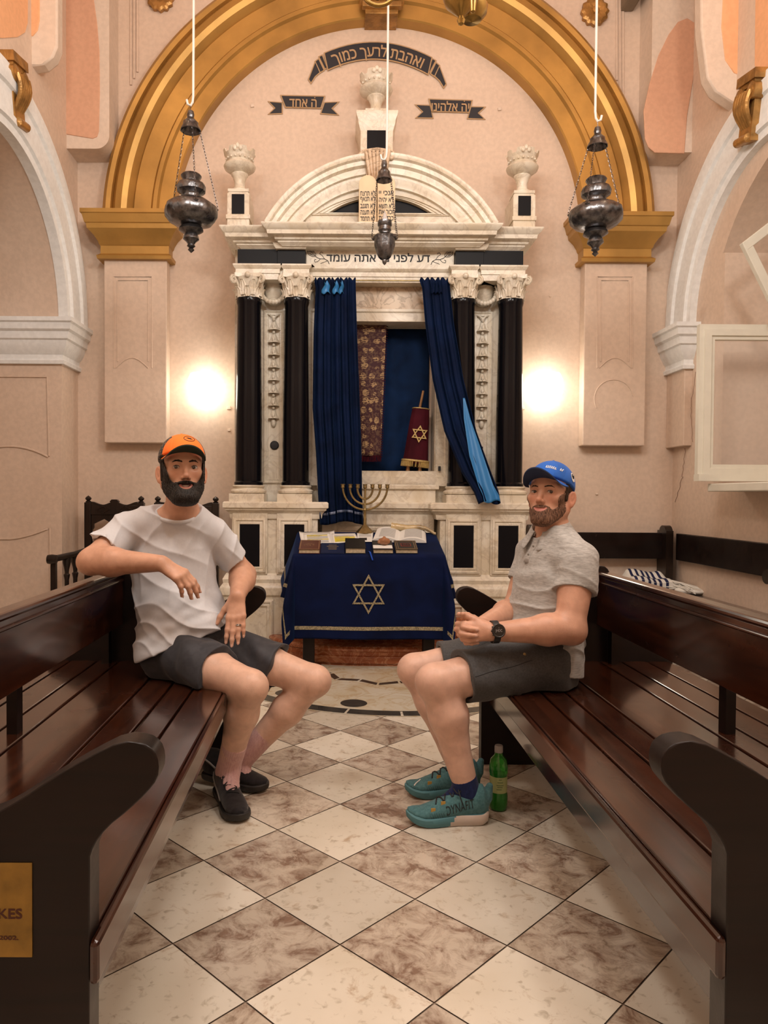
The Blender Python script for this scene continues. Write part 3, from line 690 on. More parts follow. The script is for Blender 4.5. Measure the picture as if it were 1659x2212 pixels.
# entablature
YE = 5.36; YM = 5.43
def epath(): 
    p = [(x3(-308), DW), (x3(-308), YE)]
    p += [(x3(-218), YE), (x3(-218), YE + .03), (x3(-206), YE + .03), (x3(-206), YE), (x3(-155), YE), (x3(-155), YM), (x3(155), YM), (x3(155), YE), (x3(206), YE), (x3(206), YE + .03), (x3(218), YE + .03), (x3(218), YE), (x3(308), YE), (x3(308), DW)]
    return p
m = MB().mold(epath(), [(-.3, z3(605)), (0, z3(605)), (0, z3(592)), (.008, z3(592)), (.008, z3(583)), (.016, z3(581)), (.026, z3(576)), (.026, z3(573)), (-.3, z3(573))])
obj('architrave', m, M['marble'], ark, smooth=30)
m = MB(); m.box(x3(-308), x3(308), YM + .01, DW, z3(574), z3(536)); m.box(x3(-160), x3(160), YM - .02, DW, z3(574), z3(536)); obj('frieze', m, M['marble'], ark, smooth=0)
for a, b in ((-307, -222), (-221, -161), (161, 221), (222, 307)):
    obj('black_frieze_panel', MB().box(x3(a), x3(b), YE + (.012 if abs(a + b) > 500 else .0), YM + .1, z3(572), z3(539)), M['blackm'], ark, smooth=0)
c0, c1 = Zp(538, 5.36), Zp(483, 5.20); cq = lambda t: c0 + (c1 - c0) * t
cp = [(-.3, cq(0)), (.0, cq(0)), (.01, cq(.07)), (.03, cq(.17)), (.03, cq(.23)), (.05, cq(.27)), (.055, cq(.43)), (.10, cq(.45)), (.105, cq(.66)), (.12, cq(.74)), (.135, cq(.88)), (.14, cq(.95)), (.14, cq(1)), (-.3, cq(1))]
path = [(AX - 1.03, DW), (AX - 1.03, YE + .02), (AX - .72, YE + .02), (AX - .72, YE - .05), (AX + .72, YE - .05), (AX + .72, YE + .02), (AX + 1.03, YE + .02), (AX + 1.03, DW)]
obj('cornice', MB().mold(path, cp), M['marble'], ark, smooth=30)
for s in (-1, 1):
    a, b = sorted((x3(s * 160), x3(s * 224))); obj('cornice_bracket', MB().mold([(a, DW), (a, YE - .03), (b, YE - .03), (b, DW)], [(-.1, z3(541)), (.0, z3(541)), (.012, z3(536)), (.02, z3(530)), (-.1, z3(529))]), M['marble'], ark, smooth=30)
# inscription on the frieze
FY = YM - .0215
ZI = lambda y: Zp(y, FY)
XI = lambda o: AX + o * FY / FPX
it = MB(); text_to(it, heb('דע לפני מי אתה עומד'), .083, lambda x, y, zz: (XI(-4) + x, FY, ZI(556) + y), XI(107) - XI(-115), bold=.0016); 
obj('inscription', it, M['ink'], ark, smooth=0)
for s in (-1, 1):
    it = MB(); F = lambda u, v: (XI(s * u), FY, ZI(v))
    def vine(pts, r): q = np.array([F(*p) for p in pts]); t = np.linspace(0, len(q) - 1, 24); it.tube(list(np.stack([np.interp(t, range(len(q)), q[:, i]) for i in range(3)], 1)), r, 5)
    vine([(109, 571), (112, 564), (119, 560), (128, 560), (136, 557), (142, 551)], .0024)
    vine([(119, 560), (124, 553), (130, 549), (127, 545), (122, 547)], .0019); vine([(128, 560), (134, 566), (140, 567), (141, 562), (137, 561)], .0019); vine([(112, 564), (120, 567), (128, 570)], .0018)
    for k in (1, .62, .3):
        it.tube([F(147 + 8.5 * k * math.cos(q) - 4 * k * math.sin(q) * .5, 548 - 5.5 * k * math.sin(q) - 4 * k * math.cos(q)) for q in np.linspace(.2, 2 * PI - .2, 18)], .0020, 5)
    for d_ in (-3, 0, 3): vine([(150 + d_, 545), (154 + d_ * 1.3, 540 + abs(d_))], .0017)
    obj('engraved_flower', it, M['ink'], ark, smooth=0)
# arched pediment
YP = 5.42; SP = 5.30 / FPX; ZP = lambda y: Zp(y, 5.30)
PR, PCZ = 286 * SP, ZP(624)
am = math.asin((ZP(482) - PCZ) / PR)
pp = [(PR - 60 * SP, -.1), (PR - 60 * SP, .05), (PR - 52 * SP, .055), (PR - 44 * SP, .07), (PR - 38 * SP, .07), (PR - 36 * SP, .09), (PR - 24 * SP, .095), (PR - 20 * SP, .12), (PR - 12 * SP, .125), (PR - 9 * SP, .145), (PR - 3 * SP, .155), (PR, .155), (PR, -.35)]
obj('pediment_arch', MB().arcmold(AX, PCZ, pp, am, PI - am, YP, 80), M['marble'], ark, smooth=30)
m = MB(); SQ = 5.42 / FPX; PZ2 = Zp(624, 5.42); ZQ = lambda y: Zp(y, 5.42); ri = 229 * SQ; ai = math.asin((ZQ(500) - PZ2) / ri)
m.prism([(r_[0], r_[1]) for r_ in arcpts(0, 0, ri, ai, PI - ai, 40)], (AX, YP + .02, PZ2), (1, 0, 0), (0, 0, 1), (0, .3, 0)); obj('pediment_field', m, M['blackm'], ark, smooth=0)
m = MB()
sl = lambda off, y: (off * SQ, ZQ(y) - PZ2)
r2 = 238 * SQ
tr = [sl(-160, 500), sl(-160, 463)] + [(x, y) for x, y in arcpts(0, 0, r2 - 8 * SQ, PI - .86, .86, 30)] + [sl(160, 463), sl(160, 500)]
seg = [sl(-113, 462)] + [(x, y) for x, y in arcpts(0, 0, 194 * SQ, PI - .98, .98, 24)] + [sl(113, 462)]
m.prism(tr, (AX, YP - .02, PZ2), (1, 0, 0), (0, 0, 1), (0, .1, 0), holes=[seg])
def ring(k, h):
    o = np.array([0, np.mean([q[1] for q in seg])]); a = [tuple((np.array(q) - o) * k + o) for q in seg]; b = [tuple((np.array(q) - o) * (k - .05) + o) for q in seg]
    m.prism(a, (AX, YP - .02 - h, PZ2), (1, 0, 0), (0, 0, 1), (0, h, 0), holes=[b])
ring(1.30, .014); ring(1.15, .010)
obj('pediment_frame', m, M['marble'], ark, smooth=0)
# keystone scroll
m = MB(); c = P(815, 352, 5.29)
for t in np.linspace(-1, 1, 7): m.tube([c + np.array([t * (.085 - .035 * q), -.035 * math.sin(.6 + q * 2.2), .075 - .21 * q]) for q in np.linspace(0, 1, 10)], .013, 8)
for sg in (-1, 1):
    m.tube([c + np.array([sg * (.10 + .030 * (1 - q) * math.cos(q * 10)), -.01, .045 + .032 * (1 - q) * math.sin(q * 10)]) for q in np.linspace(0, .92, 26)], .012, 8)
    m.tube([c + np.array([sg * (.0 + .11 * q), -.015, .092 - .016 * q]) for q in np.linspace(0, 1, 5)], .013, 7)
m.box(c[0] - .08, c[0] + .08, c[1], 5.5, c[2] - .10, c[2] + .085)
obj('pediment_scroll', m, M['marbled'], ark, smooth=50)
# tablets of the law
for k, (x0, x1, lines) in enumerate(((775, 813, ('לא תרצח', 'לא תנאף', 'לא תגנב', 'לא תענה', 'לא תחמד')), (815, 853, ('אנכי יי', 'לא יהיה', 'לא תשא', 'זכור את', 'כבד את')))):
    a, b = P(x0, 487, 5.2), P(x1, 487, 5.2); wd = b[0] - a[0]; ht = Zp(378, 5.2) - a[2]
    poly = [(0, 0), (wd, 0), (wd, ht - wd * .5)] + arcpts(wd / 2, ht - wd * .5, wd / 2, 0, PI, 14)[1:] 
    t = obj('tablet', MB().prism(poly, (a[0], 5.2, a[2]), (1, 0, 0), (0, 0, 1), (0, .05, 0)), basic('pale_gold_stone_%d' % k, (.74, .57, .36), .45, noise=.08, nscale=12), ark, smooth=40, bevel=.004)
    it = MB()
    for q, tx in enumerate(lines):
        zz = Zp(417 + q * 13.6, 5.2); text_to(it, heb(tx), .05, lambda x, y, e: (a[0] + wd / 2 + x, 5.1985, zz + y), wd * .84, bold=.0008)
    obj('lettering', it, M['ink'], t, smooth=0)
# crowned urns and their pedestals
def urn(x, y, zb, s, par, k=1.0):
    """s: metres per unit, 97 units tall"""
    m = MB(); R = s * k
    m.box(x - 22 * R, x + 22 * R, y - 22 * R, y + 22 * R, zb, zb + 6 * s)
    m.lathe([(r * R, h * s) for r, h in ((20, 6), (20, 9), (13, 13), (11, 19), (11.5, 28), (15, 38), (18, 42), (18, 44), (15, 46), (25, 50), (32, 55), (34, 60), (32, 64), (26, 67), (25, 70), (29, 75), (30, 82), (27, 82), (0, 74))], (x, y, zb), 40)
    n = 64; v = []
    for i in range(n):
        a = 2 * PI * (i + .5) / n + PI / 8; t = ((a / (2 * PI) * 8) % 1); h = 92 if .25 < t < .75 else 84
        for r_, zz in ((29, 78), (33 + (h - 84) * .25, h), (28 + (h - 84) * .25, h), (25, 78)): v.append((x + r_ * R * math.cos(a), y + r_ * R * math.sin(a), zb + zz * s))
    m.add(v, [(i * 4 + j, ((i + 1) % n) * 4 + j, ((i + 1) % n) * 4 + j + 1, i * 4 + j + 1) for i in range(n) for j in range(3)])
    for i in (-1, 0, 1): m.ell((x + i * 6 * R, y - (34 - abs(i)) * R, zb + (91 - 4 * abs(i)) * s), (4.5 * R, 3 * R, 6 * s), 8, 6)
    for q in range(18): a = 2 * PI * q / 18; m.ell((x + 29 * R * math.cos(a), y + 29 * R * math.sin(a), zb + 73 * s), 2.2 * R, 6, 4)
    obj('crowned_urn', m, M['marble'], par, smooth=40)
for off in (-301, 303):
    yb = 5.45; x = AX + off * yb / FPX * 1.0; zb, zt_ = Zp(478, yb), Zp(428, yb); m = MB()
    m.box(x - .082, x + .082, yb - .08, yb + .2, zb - .16, zt_); m.box(x - .09, x + .09, yb - .09, yb + .2, zb - .02, zb + .012); m.box(x - .075, x + .075, yb - .073, yb + .2, zt_, zt_ + .012)
    obj('urn_pedestal', m, M['marble'], ark, smooth=0, bevel=.004)
    obj('black_inset', MB().box(x - .046, x + .046, yb - .087, yb, zb + .018, zt_ - .012), M['blackm'], ark, smooth=0)
    urn(x, yb, zt_ + .012, .0035, ark)
yb = 5.5; x = P(813, 300, yb)[0]; m = MB(); zz = lambda y: Zp(y, yb)
m.box(x - .12, x + .12, yb - .06, DW, zz(345), zz(285))
m.mold([(x - .12, DW), (x - .12, yb - .06), (x + .12, yb - .06), (x + .12, DW)], [(-.05, zz(292)), (.0, zz(292)), (.01, zz(283)), (.018, zz(275)), (.018, zz(270)), (.03, zz(262)), (.035, zz(256)), (.035, zz(252)), (-.14, zz(252))])
obj('urn_pedestal', m, M['marble'], ark, smooth=30)
obj('black_inset', MB().box(x - .072, x + .072, yb - .066, yb, zz(336), zz(291)), M['blackm'], ark, smooth=0)
urn(x, 5.6, Zp(252, 5.6), .00325, ark, 1.16)
# two red marble steps before the ark
def stepped(label, hw, yf, ye, z0, z1):
    h = z1 - z0; path = [(AX + .02 + hw * math.copysign(min(1, abs(t)) , t), ye - (ye - yf) * max(0, 1 - abs(t) ** 3.2) ** .8) for t in np.linspace(-1, 1, 61)]
    path = [(path[0][0], 5.6)] + path + [(path[-1][0], 5.6)]
    q = lambda f: z0 + f * h
    m = MB().mold(path, [(-.01, z0), (.0, z0), (.0, q(.13)), (-.010, q(.15)), (-.012, q(.36)), (.002, q(.40)), (.006, q(.48)), (-.004, q(.55)), (-.02, q(.58)), (-.02, q(.66)), (.004, q(.70)), (.018, q(.77)), (.022, q(.88)), (.014, q(.97)), (.0, q(1)), (-.01, q(1))])
    m.prism(path, (0, 0, z0 + .004), (1, 0, 0), (0, 1, 0), (0, 0, h - .0035))
    return tag(obj('marble_step', m, M['redmarble'], smooth=35), label, 'step', 'red marble steps')
stepped('lower curved red marble step on the floor behind the covered table', .80, 4.87, 5.27, 0, .135)
stepped('upper curved red marble step against the ark plinth', .66, 5.07, 5.27, .136, .285)
# things inside the ark opening
hz = zl - .03
m = MB().grid(lambda u, v: (xo(-118) + (xo(118) - xo(-118)) * u, 5.775 + .012 * math.sin(u * 26) * (1 - v * .6), zs + (zl - zs) * v), 60, 8)
tag(obj('backdrop_cloth', m, M['inner'], solid=.003), 'plain dark blue cloth lining the back of the open ark', 'cloth')
# maroon brocade hanging
def brocade():
    m_, n, l, b = mat('maroon_brocade'); tc = n.new('ShaderNodeTexCoord'); v = tc.outputs['Generated']
    mp = n.new('ShaderNodeMapping'); mp.inputs['Scale'].default_value = (3.2, 1, 15); l.new(v, mp.inputs['Vector'])
    vo = n.new('ShaderNodeTexVoronoi'); vo.inputs['Scale'].default_value = 1.1; vo.inputs['Randomness'].default_value = .45; l.new(mp.outputs['Vector'], vo.inputs['Vector'])
    t = noise_tex(n, l, mp.outputs['Vector'], 4.2, 3, .3)
    wv = n.new('ShaderNodeTexWave'); wv.wave_type = 'RINGS'; wv.inputs['Scale'].default_value = 1.6; wv.inputs['Distortion'].default_value = 7; wv.inputs['Detail'].default_value = 3; l.new(mp.outputs['Vector'], wv.inputs['Vector'])
    r1 = ramp(n, [(.5, (0, 0, 0)), (.54, (1, 1, 1))]); l.new(t.outputs['Fac'], r1.inputs['Fac'])
    r2 = ramp(n, [(.5, (0, 0, 0)), (.56, (1, 1, 1))]); l.new(wv.outputs['Fac'], r2.inputs['Fac'])
    r3 = ramp(n, [(.36, (1, 1, 1)), (.42, (0, 0, 0))]); l.new(vo.outputs['Distance'], r3.inputs['Fac'])
    c = mixc(n, l, 1, r2.outputs['Color'], r3.outputs['Color'], 'MULTIPLY'); c = mixc(n, l, 1, c, r1.outputs['Color'], 'ADD'); 
    c2 = mixc(n, l, .82, c, r3.outputs['Color'], 'MULTIPLY')
    l.new(mixc(n, l, c2, (.045, .004, .009), (.42, .27, .13)), b.inputs['Base Color']); b.inputs['Roughness'].default_value = .7; b.inputs['Sheen Weight'].default_value = .2
    return m_
MBRO = brocade()
bt = thing('brocade_hanging', 'maroon and gold brocade strip hanging in the open ark', 'hanging', P(800, 990, 5.64))
yb = 5.64
edge = lambda v: (Xp(760, yb), Xp(834 - 12 * (1 - v) ** .8, yb))
bz0, bz1 = Zp(985, yb), Zp(672, yb)
m = MB().grid(lambda u, v: (edge(v)[0] + (edge(v)[1] - edge(v)[0]) * u, yb + .012 * math.sin(u * 9 + v * 2) * (1.1 - v), bz0 + (bz1 - bz0) * v), 30, 30)
obj('brocade_cloth', m, MBRO, bt, solid=.004)
m = MB(); fr = random.Random(1)
for k in range(44):
    x = edge(0)[0] + (edge(0)[1] - edge(0)[0]) * k / 43; m.tube([(x, yb, bz0 + .005), (x + fr.uniform(-.004, .004), yb - .005, bz0 - .022), (x + fr.uniform(-.006, .006), yb - .004, bz0 - .045)], .0026, 4)
for k in range(60):
    v = k / 59; x = edge(v)[1]; m.tube([(x - .003, yb, bz0 + (bz1 - bz0) * v), (x + .012, yb - .004, bz0 + (bz1 - bz0) * v - .008)], .003, 4)
obj('fringe', m, M['maroon'], bt)
# torah scroll
ts = thing('torah_scroll', 'torah scroll in a maroon velvet mantle leaning inside the ark', 'scroll', P(893, 1028, 5.66))
d = 5.66; tp, bp = P(909, 884, d), P(897, 998, d); up = nz(tp - bp); sx = nz(np.cross(np.array([0, 1, 0]), up))
def tr(u, v, w_): return bp + sx * u + np.array([0, 1, 0]) * w_ + up * v
H = np.linalg.norm(tp - bp); hw = 0.078
m = MB(); n = 36
rows = []
for v, a in ((-.012, 1.32), (0, 1.30), (.12 * H, 1.2), (.4 * H, 1.10), (.75 * H, .98), (.93 * H, .88), (H, .84), (H + .006, .8)):
    rows.append([tr(hw * a * math.copysign(abs(math.cos(t)) ** .6, math.cos(t)), v, .055 * math.sin(t) * (1 + .06 * math.cos(9 * t))) for t in np.linspace(0, 2 * PI, n, endpoint=False)])
vv = [p for r_ in rows for p in r_]; ff = [(i * n + k, i * n + (k + 1) % n, (i + 1) * n + (k + 1) % n, (i + 1) * n + k) for i in range(len(rows) - 1) for k in range(n)] + [tuple(range(n)), tuple((len(rows) - 1) * n + k for k in range(n))]
m.add(vv, ff); mant = obj('mantle', m, M['maroon'], ts)
m = MB().tube([tr(hw * .84 * math.copysign(abs(math.cos(t)) ** .6, math.cos(t)), H + .002, .056 * math.sin(t)) for t in np.linspace(0, 2 * PI, 30, endpoint=False)], .0045, 6, closed=True); obj('piping', m, M['goldt'], mant)
m = MB()
for k in range(60):
    t = 2 * PI * k / 60; c_ = lambda a, v: tr(hw * a * math.copysign(abs(math.cos(t)) ** .6, math.cos(t)), v, .058 * math.sin(t) * a / 1.3); m.tube([c_(1.31, .012), c_(1.35, -.012), c_(1.35 + fr.uniform(-.03, .03), -.04)], .005, 4)
m.tube([tr(hw * 1.33 * math.copysign(abs(math.cos(t)) ** .6, math.cos(t)), .008, .062 * math.sin(t)) for t in np.linspace(0, 2 * PI, 30, endpoint=False)], .009, 6, closed=True)
obj('fringe', m, M['goldt'], mant)
m = MB(); star_bars(m, tr(.004, H * .52, -.0615), .068, .0085, sx, up, (0, -1, 0), .004); obj('star_of_david', m, M['goldt'], mant, smooth=0)
for u in (-.055, .04):
    m = MB(); m.lathe([(.008, -.13), (.016, -.125), (.019, -.10), (.015, -.06), (.012, -.045), (.017, -.03), (.018, 0), (.018, .05)], (0, 0, 0), 18)
    m.v = [tuple(tr(u + q[0] - .06 * (q[2]) * (1 if u < 0 else .6), q[2] * 1.0, q[1])) for q in m.v]; obj('roller_handle', m, M['dowel'], ts)
m = MB(); m.tube([tr(-.012, H - .02, 0), tr(.004, H + .145, 0)], [.011, .009], 12); obj('roller_handle', m, M['dowel'], ts)
# curtain rod with rings
rd = thing('curtain_rod', 'thin metal curtain rod with white rings across the ark opening', 'rod', P(815, 606, 5.40))
yr = 5.40; zr = Zp(606, yr)
obj('rod', MB().tube([(xo(-160), yr, zr), (xo(160), yr, zr)], .006, 10), M['brassd'], rd)
for px in (690, 700, 722, 729, 736, 764, 914, 935, 941, 948):
    p = P(px, 608, yr); m = MB().tube([p + np.array([.002 * math.sin(a * 2), .013 * math.cos(a), .013 * math.sin(a)]) for a in np.linspace(0, 2 * PI, 16, endpoint=False)], .0028, 6, closed=True); obj('curtain_ring', m, M['whitep'], rd)
# curtains
def curtain(name, label, rows, d0, nf, amp, lin=None, seed=1, nu=150, nv=70, hem=0):
    """rows: (v from top, pixel y, left px, right px, extra depth)"""
    t = thing(name, label, 'curtain', P((rows[-1][2] + rows[-1][3]) / 2, rows[-1][1], d0)); vs_ = [r_[0] for r_ in rows]; R = random.Random(seed); ph = [R.uniform(0, 6) for _ in range(6)]
    def fn(u, v):
        g = lambda k: np.interp(v, vs_, [r_[k] for r_ in rows])
        um = u + .018 * math.sin(2 * PI * nf * u * .7 + ph[0] + v * 1.2)
        px = g(2) + (g(3) - g(2)) * min(1, max(0, um)); py = g(1) + 4 * math.sin(u * 7 + ph[1]) * (v ** 3)
        dd = d0 + g(4) + amp * (.35 + .65 * min(1, v * 2.5 + .2)) * (math.sin(2 * PI * nf * u + ph[2] + .8 * math.sin(v * 2 + ph[3])) * .7 + .45 * math.sin(2 * PI * nf * 1.7 * u + ph[4] + v * 1.5))
        if v < .04: py -= 7 * abs(math.sin(PI * nf * u * 1.3)) * (1 - v / .04)
        return P(px, py, dd)
    o = obj('velvet_panel', MB().grid(fn, nu, nv), M['velvetc'], t, smooth=70, solid=.004)
    return t, fn, o
cl, fnl, ov = curtain('ark_curtain', 'dark blue velvet curtain hanging straight at the left of the ark opening', [(0, 606, 677, 768, 0), (.03, 622, 680, 768, .01), (.2, 720, 676, 771, 0), (.5, 880, 674, 778, -.02), (.7, 985, 682, 782, -.04), (.85, 1060, 686, 783, -.05), (1, 1130, 690, 786, -.04)], 5.355, 7.5, .022, seed=4)
m = MB().grid(lambda u, v: fnl(u, .945 + .012 * v) + np.array([0, -.004, 0]), 90, 2); obj('hem_ribbon', m, basic('grey_satin_ribbon', (.16, .20, .32), .4), ov, solid=.002)
m = MB()
for c_, w_ in ((705, 16), (726, 12), (738, 9)):
    m.grid(lambda u, v: P(c_ + (u - .5) * w_ * (.5 + .7 * v) + 2 * math.sin(v * 6), 609 + v * 24 + 3 * math.sin(u * 7), 5.35 - .02 * math.sin(PI * u)), 8, 8)
obj('lining_fold', m, M['lining'], ov, solid=.002)
cr_, fnr, ov = curtain('ark_curtain', 'dark blue velvet curtain pulled aside to the right with light blue lining showing', [(0, 606, 906, 972, 0), (.03, 622, 912, 972, 0), (.2, 700, 919, 981, 0), (.45, 820, 935, 1002, -.02), (.7, 930, 960, 1030, -.05), (.88, 1020, 998, 1062, -.11), (.96, 1062, 1025, 1078, -.14), (1, 1086, 1034, 1082, -.15)], 5.33, 4.5, .018, seed=9)
lr = [(0, 860, 1000, 1004), (.2, 905, 1002, 1016), (.5, 985, 1014, 1044), (.8, 1050, 1034, 1066), (.93, 1072, 1044, 1078), (1, 1084, 1046, 1080)]
def fl(u, v):
    g = lambda k: np.interp(v, [q[0] for q in lr], [q[k] for q in lr]); gd = np.interp(g(1), [820, 930, 1020, 1062, 1086], [0, -.03, -.09, -.12, -.13])
    return P(g(2) + (g(3) - g(2)) * u, g(1) + 3 * math.sin(u * 6) * v, 5.33 + gd - .045 - .012 * math.sin(u * 9 + v * 4) * v)
obj('satin_lining', MB().grid(fl, 30, 40), M['lining'], ov, smooth=70, solid=.003)
m = MB()
for c_, w_ in ((936, 9), (943, 9), (951, 8)): m.grid(lambda u, v: P(c_ + (u - .5) * w_ * (.4 + .7 * v), 609 + v * 24 + 2 * math.sin(u * 7), 5.325 - .02 * math.sin(PI * u)), 8, 8)
obj('gathered_fold', m, M['velvetc'], ov, solid=.002)
# painted ribbon banners on the wall
def outlined(mb1, mb2, poly, y, w_=.010):
    pts = [np.array(q) for q in poly]; c = sum(pts) / len(pts); mb1.prism([tuple(q) for q in pts], (0, y, 0), (1, 0, 0), (0, 0, 1), (0, .003, 0))
    n = len(pts); ins = []
    A = sum(pts[i][0] * pts[(i + 1) % n][1] - pts[(i + 1) % n][0] * pts[i][1] for i in range(n)); sg = 1 if A > 0 else -1
    for i in range(n):
        d1 = nz(pts[i] - pts[i - 1]); d2 = nz(pts[(i + 1) % n] - pts[i]); n1 = np.array([-d1[1], d1[0]]) * sg; n2 = np.array([-d2[1], d2[0]]) * sg; ins.append(tuple(pts[i] + (n1 + n2) / max(.35, 1 + n1.dot(n2)) * w_))
    mb2.prism(ins, (0, y - .002, 0), (1, 0, 0), (0, 0, 1), (0, .002, 0))
def banner(label, quads, d=5.797):
    t = thing('ribbon_banner', label, 'banner', P(*quads[0][0], d), 'painted ribbon banners above the ark'); a, b = MB(), MB()
    for k, q in enumerate(quads):
        pts = [P(x, y, d) for x, y in q]; outlined(a, b, [(p[0], p[2]) for p in pts], d - .004 - .0012 * k - .002 * (k == len(quads) - 1), .009)
    obj('gold_edge', a, M['ribgold'], t, smooth=0); obj('black_ribbon', b, M['ribblack'], t, smooth=0); return t
def flat_text(t, txt, px0, px1, py, size, slope=0, d=5.781):
    a, b = P(px0, py, d), P(px1, py + slope, d); ex = nz(b - a); ez = nz(np.cross(ex, (0, 1, 0))); c = (a + b) / 2; it = MB()
    text_to(it, heb(txt), size, lambda x, y, z_: c + ex * x + ez * y, np.linalg.norm(b - a), bold=.0018); obj('lettering', it, M['ribgold'], t, smooth=0)
t = banner('small black ribbon banner with two Hebrew words left of the urn', [[(578, 219), (611, 221), (611, 247), (578, 248), (592, 234)], [(734, 220), (700, 221), (691, 247), (733, 250), (719, 235)], [(605, 206), (703, 208), (694, 236), (616, 234)]])
flat_text(t, 'ה אחד', 625, 684, 222, .1, 1)
obj('letter_dot', MB().box(P(680, 210, 5.781)[0] - .004, P(680, 210, 5.781)[0] + .004, 5.7802, 5.7812, Zp(211, 5.781, 680) - .004, Zp(211, 5.781, 680) + .004), M['ribgold'], t, smooth=0)
t = banner('small black ribbon banner with two Hebrew words right of the urn', [[(895, 226), (930, 227), (937, 257), (896, 256), (911, 242)], [(1050, 231), (1016, 230), (1008, 258), (1049, 259), (1035, 245)], [(925, 214), (1021, 217), (1014, 245), (932, 243)]])
flat_text(t, 'יה אלהינו', 932, 1014, 229, .1, 1)
obj('letter_dot', MB().box(P(1003, 219, 5.781)[0] - .004, P(1003, 219, 5.781)[0] + .004, 5.7802, 5.7812, Zp(219, 5.781, 1003) - .004, Zp(219, 5.781, 1003) + .004), M['ribgold'], t, smooth=0)
# big arched banner: arc through (700,125) (830,92) (940,130)
def ap(u, v): # u 0..1 along, v 0 outer top .. 1 lower edge
    px = 696 + u * 236; s2 = (px - 815) / 118.
    return px, 92 + 30 * s2 * s2 + (px - 815) * .03 + v * 38
def ap2(px, v):
    s2 = (px - 815) / 118.; k = np.array([px - 815, 0]); nx = -.42 * s2; return px - nx * v * 38 * .6 * -1 * .9, 92 + 29 * s2 * s2 + (px - 815) * .035 + v * 39
main = [ap2(x, 0) for x in np.linspace(699, 934, 15)] + [ap2(x, 1) for x in np.linspace(934, 699, 15)]
fan = lambda s: [[ (815 + s * a, b + s * a * .035) for a, b in q] for q in ([(118, 122), (128, 127), (114, 155), (106, 152)], [(126, 130), (136, 138), (124, 164), (113, 157)], [(134, 136), (150, 178), (143, 188), (133, 172), (122, 162)])]
t = banner('long black ribbon banner arched over the urn with a Hebrew verse', fan(-1) + fan(1) + [main])
it = MB(); tx = heb('ואהבת לרעך כמוך'); vs_, fs_ = text_mesh(tx, .17, 0, bold=.0025)
wd = vs_[:, 0].max() - vs_[:, 0].min(); x0_ = vs_[:, 0].min(); ym = np.median(vs_[:, 1])
def at_(v):
    px = 713 + (v[0] - x0_) / wd * 206; q = ap2(px, .5); return P(q[0], q[1], 5.781) + np.array([ -.0, 0, (v[1] - ym) * .70 + .012]) - np.array([0, v[2], 0]) + np.array([-(v[1] - ym) * -.35 * (px - 815) / 118. , 0, 0])
it.add([at_(v) for v in vs_], fs_); obj('lettering', it, M['ribgold'], t, smooth=0)
# wall sconces
def sconce(px, lab):
    c = P(px, 842, 5.68); t = thing('sconce_lamp', lab, 'lamp', c, 'wall sconces beside the ark')
    m = MB().lathe([(.0, -.13), (.045, -.125), (.07, -.10), (.10, -.04), (.112, .02), (.105, .08), (.085, .125), (.06, .13)], c, 36, mod=lambda a, z_: 1 + .035 * math.cos(6 * a)); obj('glass_shade', m, M['bulb'], t, smooth=50)
    m = MB().lathe([(0, 0), (.05, 0), (.05, .012), (.018, .02), (.018, .12)], (c[0], DW, c[2] + .04), 24, axis=(0, -1, 0)); obj('wall_mount', m, M['brassd'], t)
sconce(436, 'lit glass wall sconce left of the ark, beside the left outer column'); sconce(1185, 'lit glass wall sconce right of the ark, beside the right outer column')
# ------------------------------------------------------------------ covered reading table
TF, TB = 4.74, 5.24
a, b = P(637, 1197, TF), P(957, 1199, TF)
tcx, thw = (a[0] + b[0]) / 2, (b[0] - a[0]) / 2
tz0, tz1 = (a[2] + b[2]) / 2, Zp(1151, TB)
slope = (tz1 - tz0) / (TB - TF)
tb = thing('reading_table', 'wooden table with a sloping top hidden under a navy velvet cover', 'table', (tcx, 5.0, 0))
m = MB(); q = .012
m.add([(tcx - thw + q, TF + q, tz0 - .05), (tcx + thw - q, TF + q, tz0 - .05), (tcx + thw - q, TB - q, tz1 - .05), (tcx - thw + q, TB - q, tz1 - .05), (tcx - thw + q, TF + q, tz0 - .012), (tcx + thw - q, TF + q, tz0 - .012), (tcx + thw - q, TB - q, tz1 - .012), (tcx - thw + q, TB - q, tz1 - .012)],
      [(0, 3, 2, 1), (4, 5, 6, 7), (0, 1, 5, 4), (1, 2, 6, 5), (2, 3, 7, 6), (3, 0, 4, 7)])
obj('table_top', m, M['woodx'], tb, smooth=0)
lx0, lx1 = P(667, 1400, 4.80)[0], P(925, 1400, 4.80)[0]
for x in (lx0, lx1):
    obj('leg', MB().box(x - .038, x + .038, 4.765, 4.835, 0, tz0 - .05), M['woodx'], tb, smooth=0, bevel=.004)
    obj('leg', MB().box(x - .038, x + .038, 5.10, 5.17, .286, tz1 - .09), M['woodx'], tb, smooth=0, bevel=.004)
